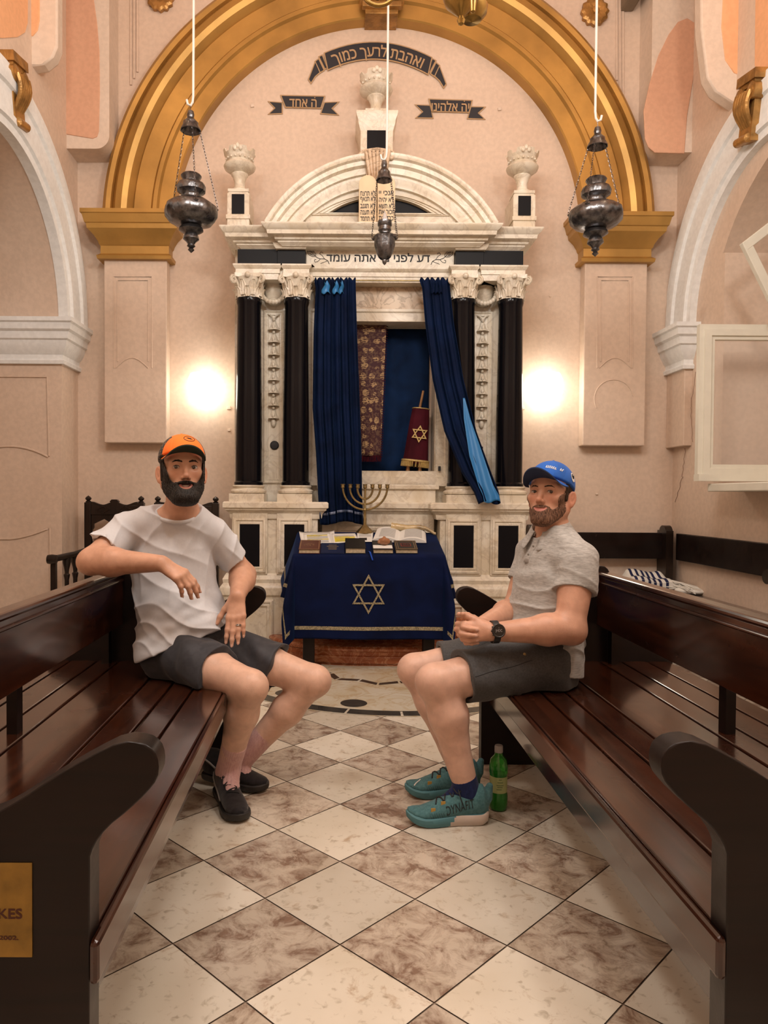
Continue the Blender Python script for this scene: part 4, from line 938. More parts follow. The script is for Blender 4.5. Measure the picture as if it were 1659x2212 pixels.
# velvet cover: flat sheet draped over the top
Wd, Dp, HF, HS = thw, TB - TF, .575, .30
def drape(u, v, off=0):
    """u across (0 at centre, metres), v from back edge 0 to front Dp and beyond"""
    cu, cv = max(-Wd, min(Wd, u)), max(0, min(Dp, v)); ou, ov = u - cu, v - cv
    x, y = tcx + cu, TB - cv; zz = tz0 + slope * (y - TF) + .002
    L = math.hypot(ou, ov)
    if L > 1e-6:
        dx, dy = ou / L, ov / L; rr = .018; t = min(L / rr, PI / 2)
        out = rr * math.sin(t); dn = rr * (1 - math.cos(t)) + max(0, L - rr * PI / 2)
        w_ = max(0, L - .03); fold = 0
        if abs(dx) > .02 and ov > .0: fold = .055 * math.sin(math.atan2(abs(ou), ov) * 4) * min(1, w_ / .3)
        fl = (.02 + .30 * abs(dx) ** 1.5) * w_ + fold + .010 * math.sin(9 * u + 2) * w_ / .4 * (abs(dy)) + .02 * math.sin(11 * v) * w_ / .4 * abs(dx)
        x += dx * (out + fl + off); y -= dy * (out + fl + off); zz -= dn * .985
    else: zz += off
    return np.array([x, y, zz])
Lu, Lv = Wd + HS, Dp + HF
cv_ = obj('velvet_cloth', MB().grid(lambda s_, t_: drape(-Lu + 2 * Lu * s_, -.12 + (Lv + .12) * t_), 110, 90), M['velvet'], smooth=60, solid=.003)
cover = cv_; cover.name = 'table_cover'
tag(cover, 'navy velvet table cover with gold braid and a six-pointed star draped over the reading table', 'tablecloth')
bw = .024
m = MB()
m.grid(lambda s_, t_: drape(-Lu + .07 + 2 * (Lu - .07) * s_, Lv - .085 + bw * t_, .004), 110, 2)
for sg in (-1, 1): m.grid(lambda s_, t_: drape(sg * (Lu - .07 - bw * t_), -.1 + (Lv - .085 + bw + .1) * s_, .004), 90, 2)
obj('braid', m, M['trim'], cover, smooth=60)
sc_ = P(796, 1285, TF - .03); m = MB()
def braidstar(c, R_, w_):
    for k in (0, 1):
        pts = [(R_ * math.cos(PI / 2 + k * PI + i * 2 * PI / 3) * .93, R_ * math.sin(PI / 2 + k * PI + i * 2 * PI / 3) * 1.0) for i in range(3)]
        f = (R_ - 2 * w_) / R_; m.prism(pts, c + np.array([0, -.0015 * k, 0]), (1, 0, 0), (0, 0, 1), (0, -.003, 0), holes=[[(x * f, y * f) for x, y in pts]])
braidstar(sc_, .132, .0115); m.v = [tuple(drape(x - tcx, Dp + (tz0 - z) + .012, .004 + (sc_[1] - y))) for x, y, z in m.v]; obj('star_of_david', m, M['trim'], cover, smooth=0)
# helper: point on the sloping top
tn = nz((0, -slope, 1)); tv = nz((0, 1, slope))
def TP(px, py):
    """point of the sloping table top seen at a pixel"""
    v = P(px, py, 1.0) - np.array([0, 0, CAMZ]); t = (tz0 + .006 - slope * TF - CAMZ) / (v[2] - slope * v[1])
    return np.array([0, 0, CAMZ]) + v * t
TX = np.array([1., 0, 0])
def slab(m, c, hw, hd_, h, rot=0):
    ax = TX * math.cos(rot) + tv * math.sin(rot); ay = -TX * math.sin(rot) + tv * math.cos(rot); m.obox(c + tn * h / 2, ax * hw, ay * hd_, tn * h / 2); return ax, ay
def book(name, label, px0, px1, py, dep, h, cov, orn=None, group='closed books along the front edge of the table'):
    c0, c1 = TP(px0, py), TP(px1, py); c = (c0 + c1) / 2 + tv * dep / 2; hw = (c1[0] - c0[0]) / 2
    t = thing(name, label, 'book', c, group)
    m = MB(); m.obox(c + tn * (h / 2) + tv * .002, TX * (hw - .004), tv * (dep / 2 - .004), tn * (h / 2 - .003)); obj('pages', m, M['pages'], t, smooth=0)
    m = MB(); m.obox(c + tn * .0015, TX * hw, tv * dep / 2, tn * .0015); m.obox(c + tn * (h - .0015), TX * hw, tv * dep / 2, tn * .0015); m.obox(c + tn * h / 2 + tv * (dep / 2 - .001), TX * hw, tv * .002, tn * h / 2)
    cv = obj('cover', m, cov, t, smooth=0)
    return t, c + tn * (h + .0006), hw, dep, cv
cov_br = basic('brown_leatherette', (.085, .022, .012), .45); cov_bk = basic('black_leatherette', (.012, .011, .011), .45); cov_nv = basic('navy_paper_cover', (.004, .012, .055), .5)
def linework(m, c, hw, hd_, inset, w_=.002):
    for sx in (-1, 1): m.obox(c + TX * sx * (hw - inset), TX * w_, tv * (hd_ - inset), tn * .0003)
    for sy in (-1, 1): m.obox(c + tv * sy * (hd_ - inset), TX * (hw - inset), tv * w_, tn * .0003)
t, c, hw, dp, cv = book('closed_book', 'brown book with gilt lettering at the left front corner of the table', 645, 691, 1196, .21, .030, cov_br)
m = MB(); linework(m, c, hw, dp / 2, .008, .0012)
dashes(m, c, TX, tv, hw * 1.1, .016, 2, 3, 2.0)
obj('gilt_lettering', m, M['ribgold'], cv, smooth=0)
t, c, hw, dp, cv = book('paper_booklet', 'flat navy paper booklet lying between the brown and the plain black book', 692, 744, 1196, .22, .006, cov_nv)
m = MB()
for k in range(4): m.obox(c + tv * (.06 - .03 * k), TX * hw * (.35 if k != 1 else .5), tv * .003, tn * .0003)
obj('print_line', m, M['goldt'], cv, smooth=0)
t, c, hw, dp, cv = book('closed_book', 'thick plain black book at the middle of the table edge', 746, 790, 1196, .23, .038, cov_bk)
ch = book('closed_book', 'dark book with a white paper slip and a carved wooden piece on it', 806, 850, 1196, .20, .030, cov_bk)
t, c, hw, dp, cv = ch
m = MB(); m.obox(c - tv * .045 - TX * .002, TX * hw * .95, tv * .035, tn * .0008); obj('paper_slip', m, M['paper'], cv, smooth=0)
lump = c - TX * -.01 - tv * .01
t, c, hw, dp, cv = book('closed_book', 'black book with gilt frame and a red lettered label at the right of the row', 855, 903, 1196, .20, .030, cov_bk)
m = MB(); linework(m, c, hw, dp / 2, .006, .001); linework(m, c, hw, dp / 2, .018, .001); obj('gilt_frame', m, M['ribgold'], cv, smooth=0)
m = MB(); m.obox(c, TX * hw * .46, tv * .032, tn * .0005); lb = obj('title_label', m, basic('red_label', (.25, .03, .02), .5), cv, smooth=0)
m = MB(); m.obox(c + tn * .0008, TX * hw * .40, tv * .026, tn * .0003); lf = obj('label_field', m, M['ink'], cv, smooth=0); m = MB(); dashes(m, c + tn * .0016, TX, tv, hw * .6, .012, 2, 5); obj('label_print', m, basic('red_print', (.40, .05, .03), .5), cv, smooth=0)
# carved wooden piece
m = MB(); m.lathe([(.0, .004), (.020, .004), (.034, .016), (.036, .03), (.030, .042), (.010, .050), (.007, .058), (.0, .060)], lump, 8, mod=lambda a_, z_: 1 + .12 * math.cos(4 * a_)); m.ell(lump + np.array([-.034, -.004, .022]), (.012, .01, .012), 8, 6)
tag(obj('carved_ornament', m, M['clay'], smooth=50), 'small reddish carved wooden ornament lying on the paper slip of a dark book', 'ornament')
# ribbon marker over the edge
p0 = TP(796, 1192); m = MB().grid(lambda u, v: p0 + TX * (.010 * (u - .5) + v * .025) + np.array([0, -(.0 if v < .3 else 1) * .022 + (-.045 * min(v, .3) / .3), .004 - .055 * max(0, v - .3) / .7]), 2, 10)
tag(obj('ribbon_marker', m, basic('bright_blue_ribbon', (.01, .08, .55), .4), solid=.001), 'bright blue ribbon marker hanging over the front edge of the table', 'ribbon')
# papers
def sheet(label, pix, h, texts, curl=0, name='paper_sheet', group='printed sheets on the table'):
    q = [TP(*p) + tn * h for p in pix]; f = lambda u, v: (q[0] * (1 - u) + q[1] * u) * (1 - v) + (q[3] * (1 - u) + q[2] * u) * v + tn * curl * (max(0, abs(u - .5) - .35) * max(0, v - .6) * 8)
    m = MB().grid(f, 12, 8); o = obj(name, m, M['paper'], smooth=60, solid=.0008); tag(o, label, 'paper', group)
    for nm, mt, rows in texts:
        m = MB()
        for (u0, u1, v0, v1) in rows: m.grid(lambda u, v: f(u0 + (u1 - u0) * u, v0 + (v1 - v0) * v) + tn * .0009, 6, 1)
        obj(nm, m, M[mt], o, smooth=0)
    return o
L = lambda v0, v1, n, u0=.12, u1=.88: [(u0, u1 - (.2 if i % 4 == 3 else 0), v0 + (v1 - v0) * i / n, v0 + (v1 - v0) * (i + .45) / n) for i in range(n)]
sheet('blank white paper sheet under the other sheets at the left back of the table', [(652, 1175), (725, 1173), (722, 1149), (646, 1151)], .001, [], .02)
sheet('white printed sheet with a few yellow marked lines at the left of the table', [(658, 1176), (718, 1174), (713, 1152), (655, 1154)], .003, [('print_line', 'greyink', L(.1, .9, 9)), ('highlight', 'yellow', [(.12, .88, .74, .80), (.12, .6, .62, .68), (.12, .9, .36, .42), (.12, .5, .80, .84)])])
sheet('white printed sheet with a solid yellow highlighted block', [(720, 1175), (776, 1171), (767, 1153), (716, 1154)], .0045, [('highlight', 'yellow', [(.08, .93, .10, .40), (.08, .9, .42, .50), (.08, .93, .53, .60), (.08, .7, .63, .69)]), ('print_line', 'greyink', L(.15, .85, 6, .1, .9))])
sheet('white printed sheet with a small dark picture beside the menorah foot', [(772, 1172), (805, 1172), (806, 1152), (771, 1153)], .006, [('picture', 'ink', [(.12, .62, .15, .42)]), ('print_line', 'greyink', L(.55, .9, 4))])
# open book
ob = thing('open_book', 'open book with white pages lying at the right of the table', 'book', TP(862, 1172))
q = [TP(805, 1172), TP(921, 1174), TP(919, 1150), TP(815, 1148)]
def pg_(u, v, h=1): b_ = (q[0] * (1 - u) + q[1] * u) * (1 - v) + (q[3] * (1 - u) + q[2] * u) * v; return b_ + tn * (.004 + h * .034 * (math.sin(PI * min(1, abs(u - .48) / .52)) ** .55) * (1 if abs(u - .48) < .52 else 0))
m = MB().grid(lambda u, v: pg_(u, v), 40, 6); m.grid(lambda u, v: pg_(u, v, 0), 2, 2)
for v in (0, 1): m.grid(lambda u, w_: pg_(u, v, w_), 40, 2)
obj('page_block', m, M['paper'], ob, smooth=50)
m = MB()
for i in range(11):
    v = .12 + i * .07
    for u0, u1 in ((.10, .40), (.58, .92)): m.grid(lambda u, w_: pg_(u0 + (u1 - u0) * u, v + .022 * w_) + tn * .0012, 8, 1)
obj('print_line', m, M['greyink'], ob, smooth=0)
m = MB(); cc = sum(q) / 4; m.add([p + tn * .001 + (p - cc) * .02 for p in q] + [p + tn * .004 + (p - cc) * .02 for p in q], [(0, 3, 2, 1), (4, 5, 6, 7), (0, 1, 5, 4), (1, 2, 6, 5), (2, 3, 7, 6), (3, 0, 4, 7)]); obj('cover', m, cov_nv, ob, smooth=0)
# menorah
mp = TP(788, 1150); mn = thing('menorah', 'seven-branched brass menorah standing at the back of the covered table', 'candelabrum', mp)
dM = mp[1]; PZ = lambda y: P(788, y, dM)[2]; zb = mp[2] - .006
m = MB().lathe([(.066, -.004), (.066, .006), (.058, .016), (.04, .034), (.022, .052), (.014, .062)], (mp[0], dM, zb), 8); obj('base', m, M['brassd'], mn, smooth=20)
zt_ = PZ(1052); m = MB().lathe([(.012, zb + .055), (.012, PZ(1120)), (.010, PZ(1118)), (.009, PZ(1104)), (.012, PZ(1101)), (.008, PZ(1098)), (.008, zt_)], (mp[0], dM, 0), 14); obj('stem', m, M['brassd'], mn)
for r_, yb_ in ((48, 1101), (33, 1089), (17, 1078)):
    R_ = r_ * dM / FPX; zb_ = PZ(yb_); H = zt_ - zb_
    m = MB().tube([(mp[0] + R_ * math.sin(t) , dM, zb_ + H * (1 - math.cos(t))) for t in np.linspace(-PI / 2, PI / 2, 41)], .0075, 10); obj('branch', m, M['brassd'], mn)
for k in range(-3, 4):
    x = mp[0] + k * 16 * dM / FPX; m = MB().lathe([(.008, -.012), (.014, -.006), (.014, .002), (.013, .012), (.017, .016), (.017, .020), (.010, .020), (.010, .004)], (x, dM, zt_), 12); obj('candle_cup', m, M['brassd'], mn)
# ram's horn
m = MB(); hp = [(846, 1137, 1), (858, 1138, .95), (880, 1141, .85), (905, 1139, .72), (920, 1142, .55), (932, 1148, .42), (941, 1155, .36)]
d0 = TP(880, 1152)[1]; r0 = .0265
pts = [P(x, y, d0 + .03 - .010 * i) for i, (x, y, r_) in enumerate(hp)]
ts_ = np.linspace(0, len(pts) - 1, 40); ip_ = lambda k: np.interp(ts_, range(len(pts)), [p[k] for p in pts]); rs_ = np.interp(ts_, range(len(hp)), [r0 * r_ for _, _, r_ in hp]); rs_ = rs_ * (1 + .05 * np.sin(ts_ * 9)); rs_[0] *= 1.12
cen = list(zip(ip_(0), ip_(1), ip_(2)))
# keep the horn lying on the cloth
cen = [np.array(p) for p in cen]
for i, p in enumerate(cen):
    need = tz0 + slope * (p[1] - TF) + .004 + rs_[i] * .9
    p[2] = max(p[2], need) if i > 4 else p[2]
m.tube(cen, list(rs_), 16); ho = obj('rams_horn', m, M['horn'], smooth=60); tag(ho, "curved ram's horn lying at the back right of the covered table", 'horn')
m = MB().lathe([(0, .002), (r0 * .85, .002), (r0 * .85, -.001)], cen[0], 20, axis=tuple(cen[0] - cen[3])); obj('horn_opening', m, basic('horn_inside', (.10, .06, .025), .6), ho)
# ------------------------------------------------------------------ pews
def pew(name, label, front, u2x, y0, y1, yaw, plaque=False, zt=.835):
    """u: distance back from the front edge; u2x = -1 back towards -x, +1 towards +x"""
    t = thing(name, label, 'pew', (front, 0, 0), 'slatted dark wooden pews facing each other', math.radians(yaw))
    X_ = lambda u: u2x * u; zs_ = .45
    out = [(-.085, .762), (-.05, .765), (0, .74), (.056, .707), (.107, .672), (.15, .648), (.22, .625), (.32, .62), (.39, .65), (.43, .72), (.455, .80), (.475, .845), (.50, .86), (.53, .855), (.55, .82), (.57, .72), (.62, .62), (.72, .56), (.80, .52), (.82, .45), (.82, 0), (0, 0), (.0, .576), (-.008, .60), (-.028, .628), (-.062, .655), (-.090, .682), (-.108, .705), (-.110, .73), (-.103, .75)]
    # smooth the scroll a little
    def chaikin(p):
        r = []
        for i in range(len(p)):
            a_, b_ = np.array(p[i]), np.array(p[(i + 1) % len(p)])
            if p[i][1] < .5 or p[(i + 1) % len(p)][1] < .5: r += [tuple(a_)]
            else: r += [tuple(a_ * .75 + b_ * .25), tuple(a_ * .25 + b_ * .75)]
        return r
    pol = chaikin(out)
    for yy in (y0, y1):
        m = MB().prism([(X_(u), z_) for u, z_ in pol], (0, yy, 0), (1, 0, 0), (0, 0, 1), (0, .05 if yy == y1 else -.05, 0)); obj('end_panel', m, M['woodx'], t, world=False, smooth=30, bevel=.006)
    for u0, u1 in ((.0, .108), (.116, .196), (.205, .30), (.308, .50), (.508, .592), (.60, .705), (.713, .80)):
        m = MB().box(X_(u0), X_(u1), y0, y1, zs_ - .024, zs_) if u2x > 0 else MB().box(X_(u1), X_(u0), y0, y1, zs_ - .024, zs_)
        obj('seat_slat', m, M['wood'], t, world=False, smooth=0, bevel=.004)
    bx = lambda u0, u1, *a_: MB().box(min(X_(u0), X_(u1)), max(X_(u0), X_(u1)), *a_)
    obj('front_rail', bx(-.016, -.0005, y0 - .053, y1, zs_ - .072, zs_ - .002), M['wood'], t, world=False, smooth=0, bevel=.008)
    obj('apron', bx(.03, .052, y0, y1, .27, zs_ - .073), M['wood'], t, world=False, smooth=0, bevel=.003)
    bk = bx(.49, .525, y0, y1, .605, zt - .02); obj('back_board', bk, M['wood'], t, world=False, smooth=0, bevel=.003)
    m = bx(.482, .54, y0, y1, zt - .022, zt); obj('top_rail', m, M['wood'], t, world=False, smooth=0, bevel=.008)
    obj('back_bead', bx(.483, .495, y0, y1, zt - .05, zt - .038), M['wood'], t, world=False, smooth=0, bevel=.004)
    for f in (.0, .5, .985):
        yy = y0 + .02 + (y1 - y0 - .06) * f; obj('back_support', bx(.53, .56, yy, yy + .04, zs_, zt - .03), M['woodx'], t, world=False, smooth=0)
    return t
pwL = pew('wooden_pew', 'dark slatted pew at the left with a brass plaque on its near end', -.372, -1, 1.17, 3.05, 1.0)
pwR = pew('wooden_pew', 'dark slatted pew at the right, empty of any plaque on its near end', .630, 1, 1.19, 3.08, .35)
# brass plaque on the near end of the left pew
bpy.context.view_layer.update()
yq = 1.1185; pa, pb = P(-95, 1862, yq), P(71, 2066, yq)
m = MB().box(pa[0], pb[0], yq - .003, yq, pb[2], pa[2])
inv = pwL.matrix_world.inverted()
def into(mb_): mb_.v = [tuple(inv @ Vector(q_)) for q_ in mb_.v]; return mb_
pq = obj('brass_plaque', into(m), basic('engraved_brass', (.34, .205, .04), .5, .4, noise=.4, nscale=18), pwL, world=False, smooth=0, bevel=.001)
m = MB(); ct = P(22, 1974, yq - .0034); text_to(m, 'KES', .022, lambda x, y, z_: ct + np.array([x, 0, y]), P(46, 1974, yq)[0] - P(-6, 1974, yq)[0], bold=.0006)
ct2 = P(19, 2026, yq - .0034); text_to(m, '2002.', .009, lambda x, y, z_: ct2 + np.array([x, 0, y]), P(40, 2026, yq)[0] - P(-2, 2026, yq)[0], bold=.0003)
obj('engraved_lettering', into(m), basic('red_brown_enamel', (.06, .012, .004), .6), pq, world=False, smooth=0)
# ------------------------------------------------------------------ wall benches at the right corner
d = 5.72; zr0, zr1 = Zp(1206, d, 1300), Zp(1150, d, 1300)
t = thing('fixed_bench', 'dark wall bench along the back wall right of the ark', 'bench', (2.0, 5.6, 0), 'dark benches built along the walls')
obj('back_rail', MB().box(Xp(1140, d), XR - .05, d - .02, d + .02, zr0, zr1), M['woodx'], t, smooth=0, bevel=.005)
obj('seat', MB().box(Xp(1140, d), XR - .42, 5.33, 5.78, .40, .44), M['wood'], t, smooth=0, bevel=.005)
for px in (1146, 1436):
    x = Xp(px, d); pol = [(-.028, 0), (.028, 0), (.028, zr1 - .01)] + arcpts(0, zr1 - .01, .028, 0, PI, 8)[1:-1] + [(-.028, zr1 - .01)]
    m = MB(); m.box(x - .028, x + .028, 5.62, 5.78, 0, zr1 + .02); m.tube([(x - .0281, 5.69, zr1 + .0), (x + .0281, 5.69, zr1 + .0)], .06, 18); obj('post', m, M['woodb'], t, smooth=40)
t = thing('fixed_bench', 'dark wall bench along the right wall under the window', 'bench', (XR - .2, 4.5, 0), 'dark benches built along the walls')
obj('back_rail', MB().box(XR - .05, XR - .015, 2.4, 5.62, zr0, zr1), M['woodx'], t, smooth=0, bevel=.005)
obj('seat', MB().box(XR - .42, XR - .01, 2.4, 5.60, .40, .44), M['wood'], t, smooth=0, bevel=.005)
c = P(1656, 1246, 3.9)
m = MB(); m.tube([c, c + np.array([.35, 0.02, -.01])], .04, 18); m.box(c[0] + .12, c[0] + .19, c[1] - .02, c[1] + .03, .44, c[2] - .02); obj('arm_rest', m, M['woodb'], t, smooth=40)
obj('leg', MB().box(XR - .40, XR - .34, 2.45, 2.5, 0, .40), M['woodb'], t, smooth=0); obj('leg', MB().box(XR - .40, XR - .34, 5.5, 5.55, 0, .40), M['woodb'], t, smooth=0)
# folded prayer shawl, books on the bench
def SP_(px, py, z_=.441):
    v = P(px, py, 1.0) - np.array([0, 0, CAMZ]); return np.array([0, 0, CAMZ]) + v * ((z_ - CAMZ) / v[2])
tq = thing('prayer_shawl', 'folded white prayer shawl with navy stripes and tassels on the back wall bench', 'shawl', (Xp(1400, 5.5), 5.5, .441))
xs0, xs1 = Xp(1352, 5.5), Xp(1448, 5.5)
q = [np.array((xs0, 5.40, .442)), np.array((xs1, 5.38, .442)), np.array((xs1 + .02, 5.66, .442)), np.array((xs0 + .05, 5.68, .442))]
def sh(u, v, h): b_ = (q[0] * (1 - u) + q[1] * u) * (1 - v) + (q[3] * (1 - u) + q[2] * u) * v; return b_ + np.array([0, 0, h * (.085 + .05 * v + .012 * math.sin(u * 7) + .01 * math.sin(v * 9)) * (1 - .5 * max(0, abs(u - .5) * 2 - .8) * 3)])
m = MB().grid(lambda u, v: sh(u, v, 1), 24, 16)
for k in range(2):
    m.grid(lambda u, v: sh(u, k, v), 24, 4); m.grid(lambda u, v: sh(k, u, v), 16, 4)
mc = basic('white_wool', (.74, .72, .66), .9); cb = obj('cloth_bundle', m, mc, tq, smooth=60)
m = MB()
for u0 in (.12, .26, .40, .52, .64, .78): m.grid(lambda u, v: sh(u0 + .06 * u, v * .98, 1.0) + np.array([0, -.001, .0025]), 2, 16); m.grid(lambda u, v: sh(u0 + .06 * u, 0, v) + np.array([0, -.002, 0]), 2, 4)
obj('navy_stripe', m, basic('navy_wool', (.006, .01, .06), .9), cb, smooth=60)
m = MB(); R_ = random.Random(11); c0 = np.array((xs1 + .02, 5.36, .442))
for k in range(40):
    a_ = R_.uniform(-1.6, .5); L_ = R_.uniform(.05, .17); st_ = sh(R_.uniform(.7, 1), R_.uniform(0, .6), R_.uniform(.2, 1)); e_ = c0 + np.array([L_ * math.cos(a_), -.02 + L_ * math.sin(a_) * .6, R_.uniform(.006, .05)])
    m.tube([st_, (st_ + e_) / 2 + np.array([0, 0, .015]), e_], .004, 5)
m.ell(c0 + np.array([.03, -.02, .025]), (.08, .06, .03), 12, 8); m.ell(c0 + np.array([.10, -.04, .02]), (.07, .05, .022), 12, 8)
obj('tassel', m, mc, tq, smooth=60)
for k, (px0, px1, py, h, lab, mm) in enumerate(((1300, 1350, 1240, .03, 'grey closed book lying flat on the back wall bench', cov_bk), (1303, 1338, 1231, .025, 'pale closed book on top of the grey one on the back wall bench', M['paper']))):
    a_, b_ = SP_(px0, py, .441 + k * .032), SP_(px1, py, .441 + k * .032); cc = (a_ + b_) / 2
    bt_ = thing('closed_book', lab, 'book', cc, 'books lying on the wall bench'); hw = (b_[0] - a_[0]) / 2; y0 = cc[1] - .08; z0 = .441 + k * .032; y0 = 5.42
    obj('pages', MB().box(cc[0] - hw + .004, cc[0] + hw - .004, y0 + .003, y0 + .147, z0 + .003, z0 + h - .003), M['pages'], bt_, smooth=0)
    m = MB().box(cc[0] - hw, cc[0] + hw, y0, y0 + .15, z0, z0 + .003); m.box(cc[0] - hw, cc[0] + hw, y0, y0 + .15, z0 + h - .003, z0 + h); m.box(cc[0] - hw, cc[0] + hw, y0 + .148, y0 + .151, z0, z0 + h); obj('cover', m, basic('grey_cover', (.22, .21, .2), .6) if k == 0 else M['paper'], bt_, smooth=0)
# ------------------------------------------------------------------ carved armchairs by the back wall
def armchair(label, x0, x1, yb, armL, armR, group='carved dark armchairs against the back wall'):
    t = thing('carved_armchair', label, 'chair', ((x0 + x1) / 2, yb - .25, 0), group); w_ = x1 - x0; zt_ = Zp(1084, yb, 250); zk = lambda y: Zp(y, yb, 250); cx = (x0 + x1) / 2; pw = .05
    m = MB(); m.box(x0 + pw, x1 - pw, yb - .02, yb + .02, zk(1112), zk(1092))
    crest = [(x0 + pw, zk(1112))] + [(x0 + pw + (w_ - 2 * pw) * s_, zk(1087) + .012 * math.cos(4 * PI * s_) + (.0)) for s_ in np.linspace(0, 1, 25)] + [(x1 - pw, zk(1112))]
    m.prism(crest, (0, yb - .018, 0), (1, 0, 0), (0, 0, 1), (0, .036, 0))
    m.prism([(-.025, 0), (-.025, .02), (-.035, .035), (-.02, .05), (.02, .05), (.035, .035), (.025, .02), (.025, 0)], (cx, yb - .02, zk(1090) - .01), (1, 0, 0), (0, 0, 1), (0, .04, 0))
    cr_ = obj('crest_rail', m, M['woodb'], t, smooth=30, bevel=.003)
    m = MB()
    for s_ in (-1, 1):
        c_ = np.array([cx + s_ * .085, yb - .021, zk(1101)])
        m.prism([(-.055, 0), (0, .028), (.055, 0), (0, -.028)], c_, (1, 0, 0), (0, 0, 1), (0, -.006, 0), holes=[[(-.042, 0), (0, -.021), (.042, 0), (0, .021)]])
    obj('carved_diamond', m, M['woodb'], cr_, smooth=0)
    for s_, xx in ((-1, x0), (1, x1 - pw)):
        m = MB().box(xx, xx + pw, yb - .025, yb + .025, 0, zt_ - .005); obj('back_post', m, M['woodb'], t, smooth=0, bevel=.004)
        m = MB().lathe([(.02, 0), (.022, .008), (.012, .014), (.022, .024), (.024, .034), (.014, .045), (.004, .05), (.0, .056)], (xx + pw / 2, yb, zt_ - .006), 16); obj('finial', m, M['woodb'], t)
    arch = [(x0 + pw, zk(1200)), (x0 + pw, zk(1112)), (x1 - pw, zk(1112)), (x1 - pw, zk(1200)), (x1 - pw - .012, zk(1200)), (x1 - pw - .016, zk(1150)), (x1 - pw - .006, zk(1146)), (x1 - pw - .02, zk(1140)), (x1 - pw - .02, zk(1132)), (cx + .08, zk(1121)), (cx + .04, zk(1128)), (cx, zk(1134)), (cx - .04, zk(1128)), (cx - .08, zk(1121)), (x0 + pw + .02, zk(1132)), (x0 + pw + .02, zk(1140)), (x0 + pw + .006, zk(1146)), (x0 + pw + .016, zk(1150)), (x0 + pw + .012, zk(1200))]
    m = MB().prism(arch, (0, yb - .012, 0), (1, 0, 0), (0, 0, 1), (0, .024, 0)); obj('pierced_splat', m, M['woodb'], t, smooth=0, bevel=.002)
    obj('back_rail', MB().box(x0 + pw, x1 - pw, yb - .015, yb + .015, zk(1215), zk(1200)), M['woodb'], t, smooth=0)
    obj('seat', MB().box(x0 - .01, x1 + .01, yb - .46, yb - .01, .41, .46), M['woodb'], t, smooth=0, bevel=.01)
    for xx in (x0 + .005, x1 - .055): obj('leg', MB().box(xx, xx + .05, yb - .45, yb - .40, 0, .41), M['woodb'], t, smooth=0, bevel=.003)
    for ok, sx in ((armL, -1), (armR, 1)):
        if not ok: continue
        xe = (x0 + .02) if sx < 0 else (x1 - .02); xf = xe + sx * .09; yf = yb - .46; za = Zp(1208, yf, 100)
        m = MB(); m.tube([(xe, yb - .02, za + .035), (xe + sx * .03, yb - .2, za + .015), (xf, yf, za)], [.022, .022, .025], 10); m.lathe([(0, -.035), (.032, -.03), (.036, 0), (.032, .03), (0, .035)], (xf, yf - .01, za), 16, axis=(1, 0, 0)); obj('arm_rest', m, M['woodb'], t, smooth=50)
        obj('arm_post', MB().box(xf - .018, xf + .018, yf, yf + .04, .42, za - .015), M['woodb'], t, smooth=0, bevel=.003)
        for k in (.38, .62):
            x_, y_ = xf + (xe - xf) * k, yf + (yb - yf) * k; m = MB().lathe([(.016, .44), (.016, .52), (.024, .56), (.014, .57), (.018, .60), (.03, za - .04), (.03, za)], (x_, y_, 0), 12); obj('arm_spindle', m, M['woodb'], t)
    return t
armchair('carved dark wooden armchair with pierced back, left of the man in the orange cap', Xp(184, 5.6), Xp(312, 5.6), 5.6, True, False)
armchair('carved dark wooden armchair behind the man in the orange cap, nearer the ark', Xp(334, 5.6), Xp(473, 5.6), 5.6, False, False)
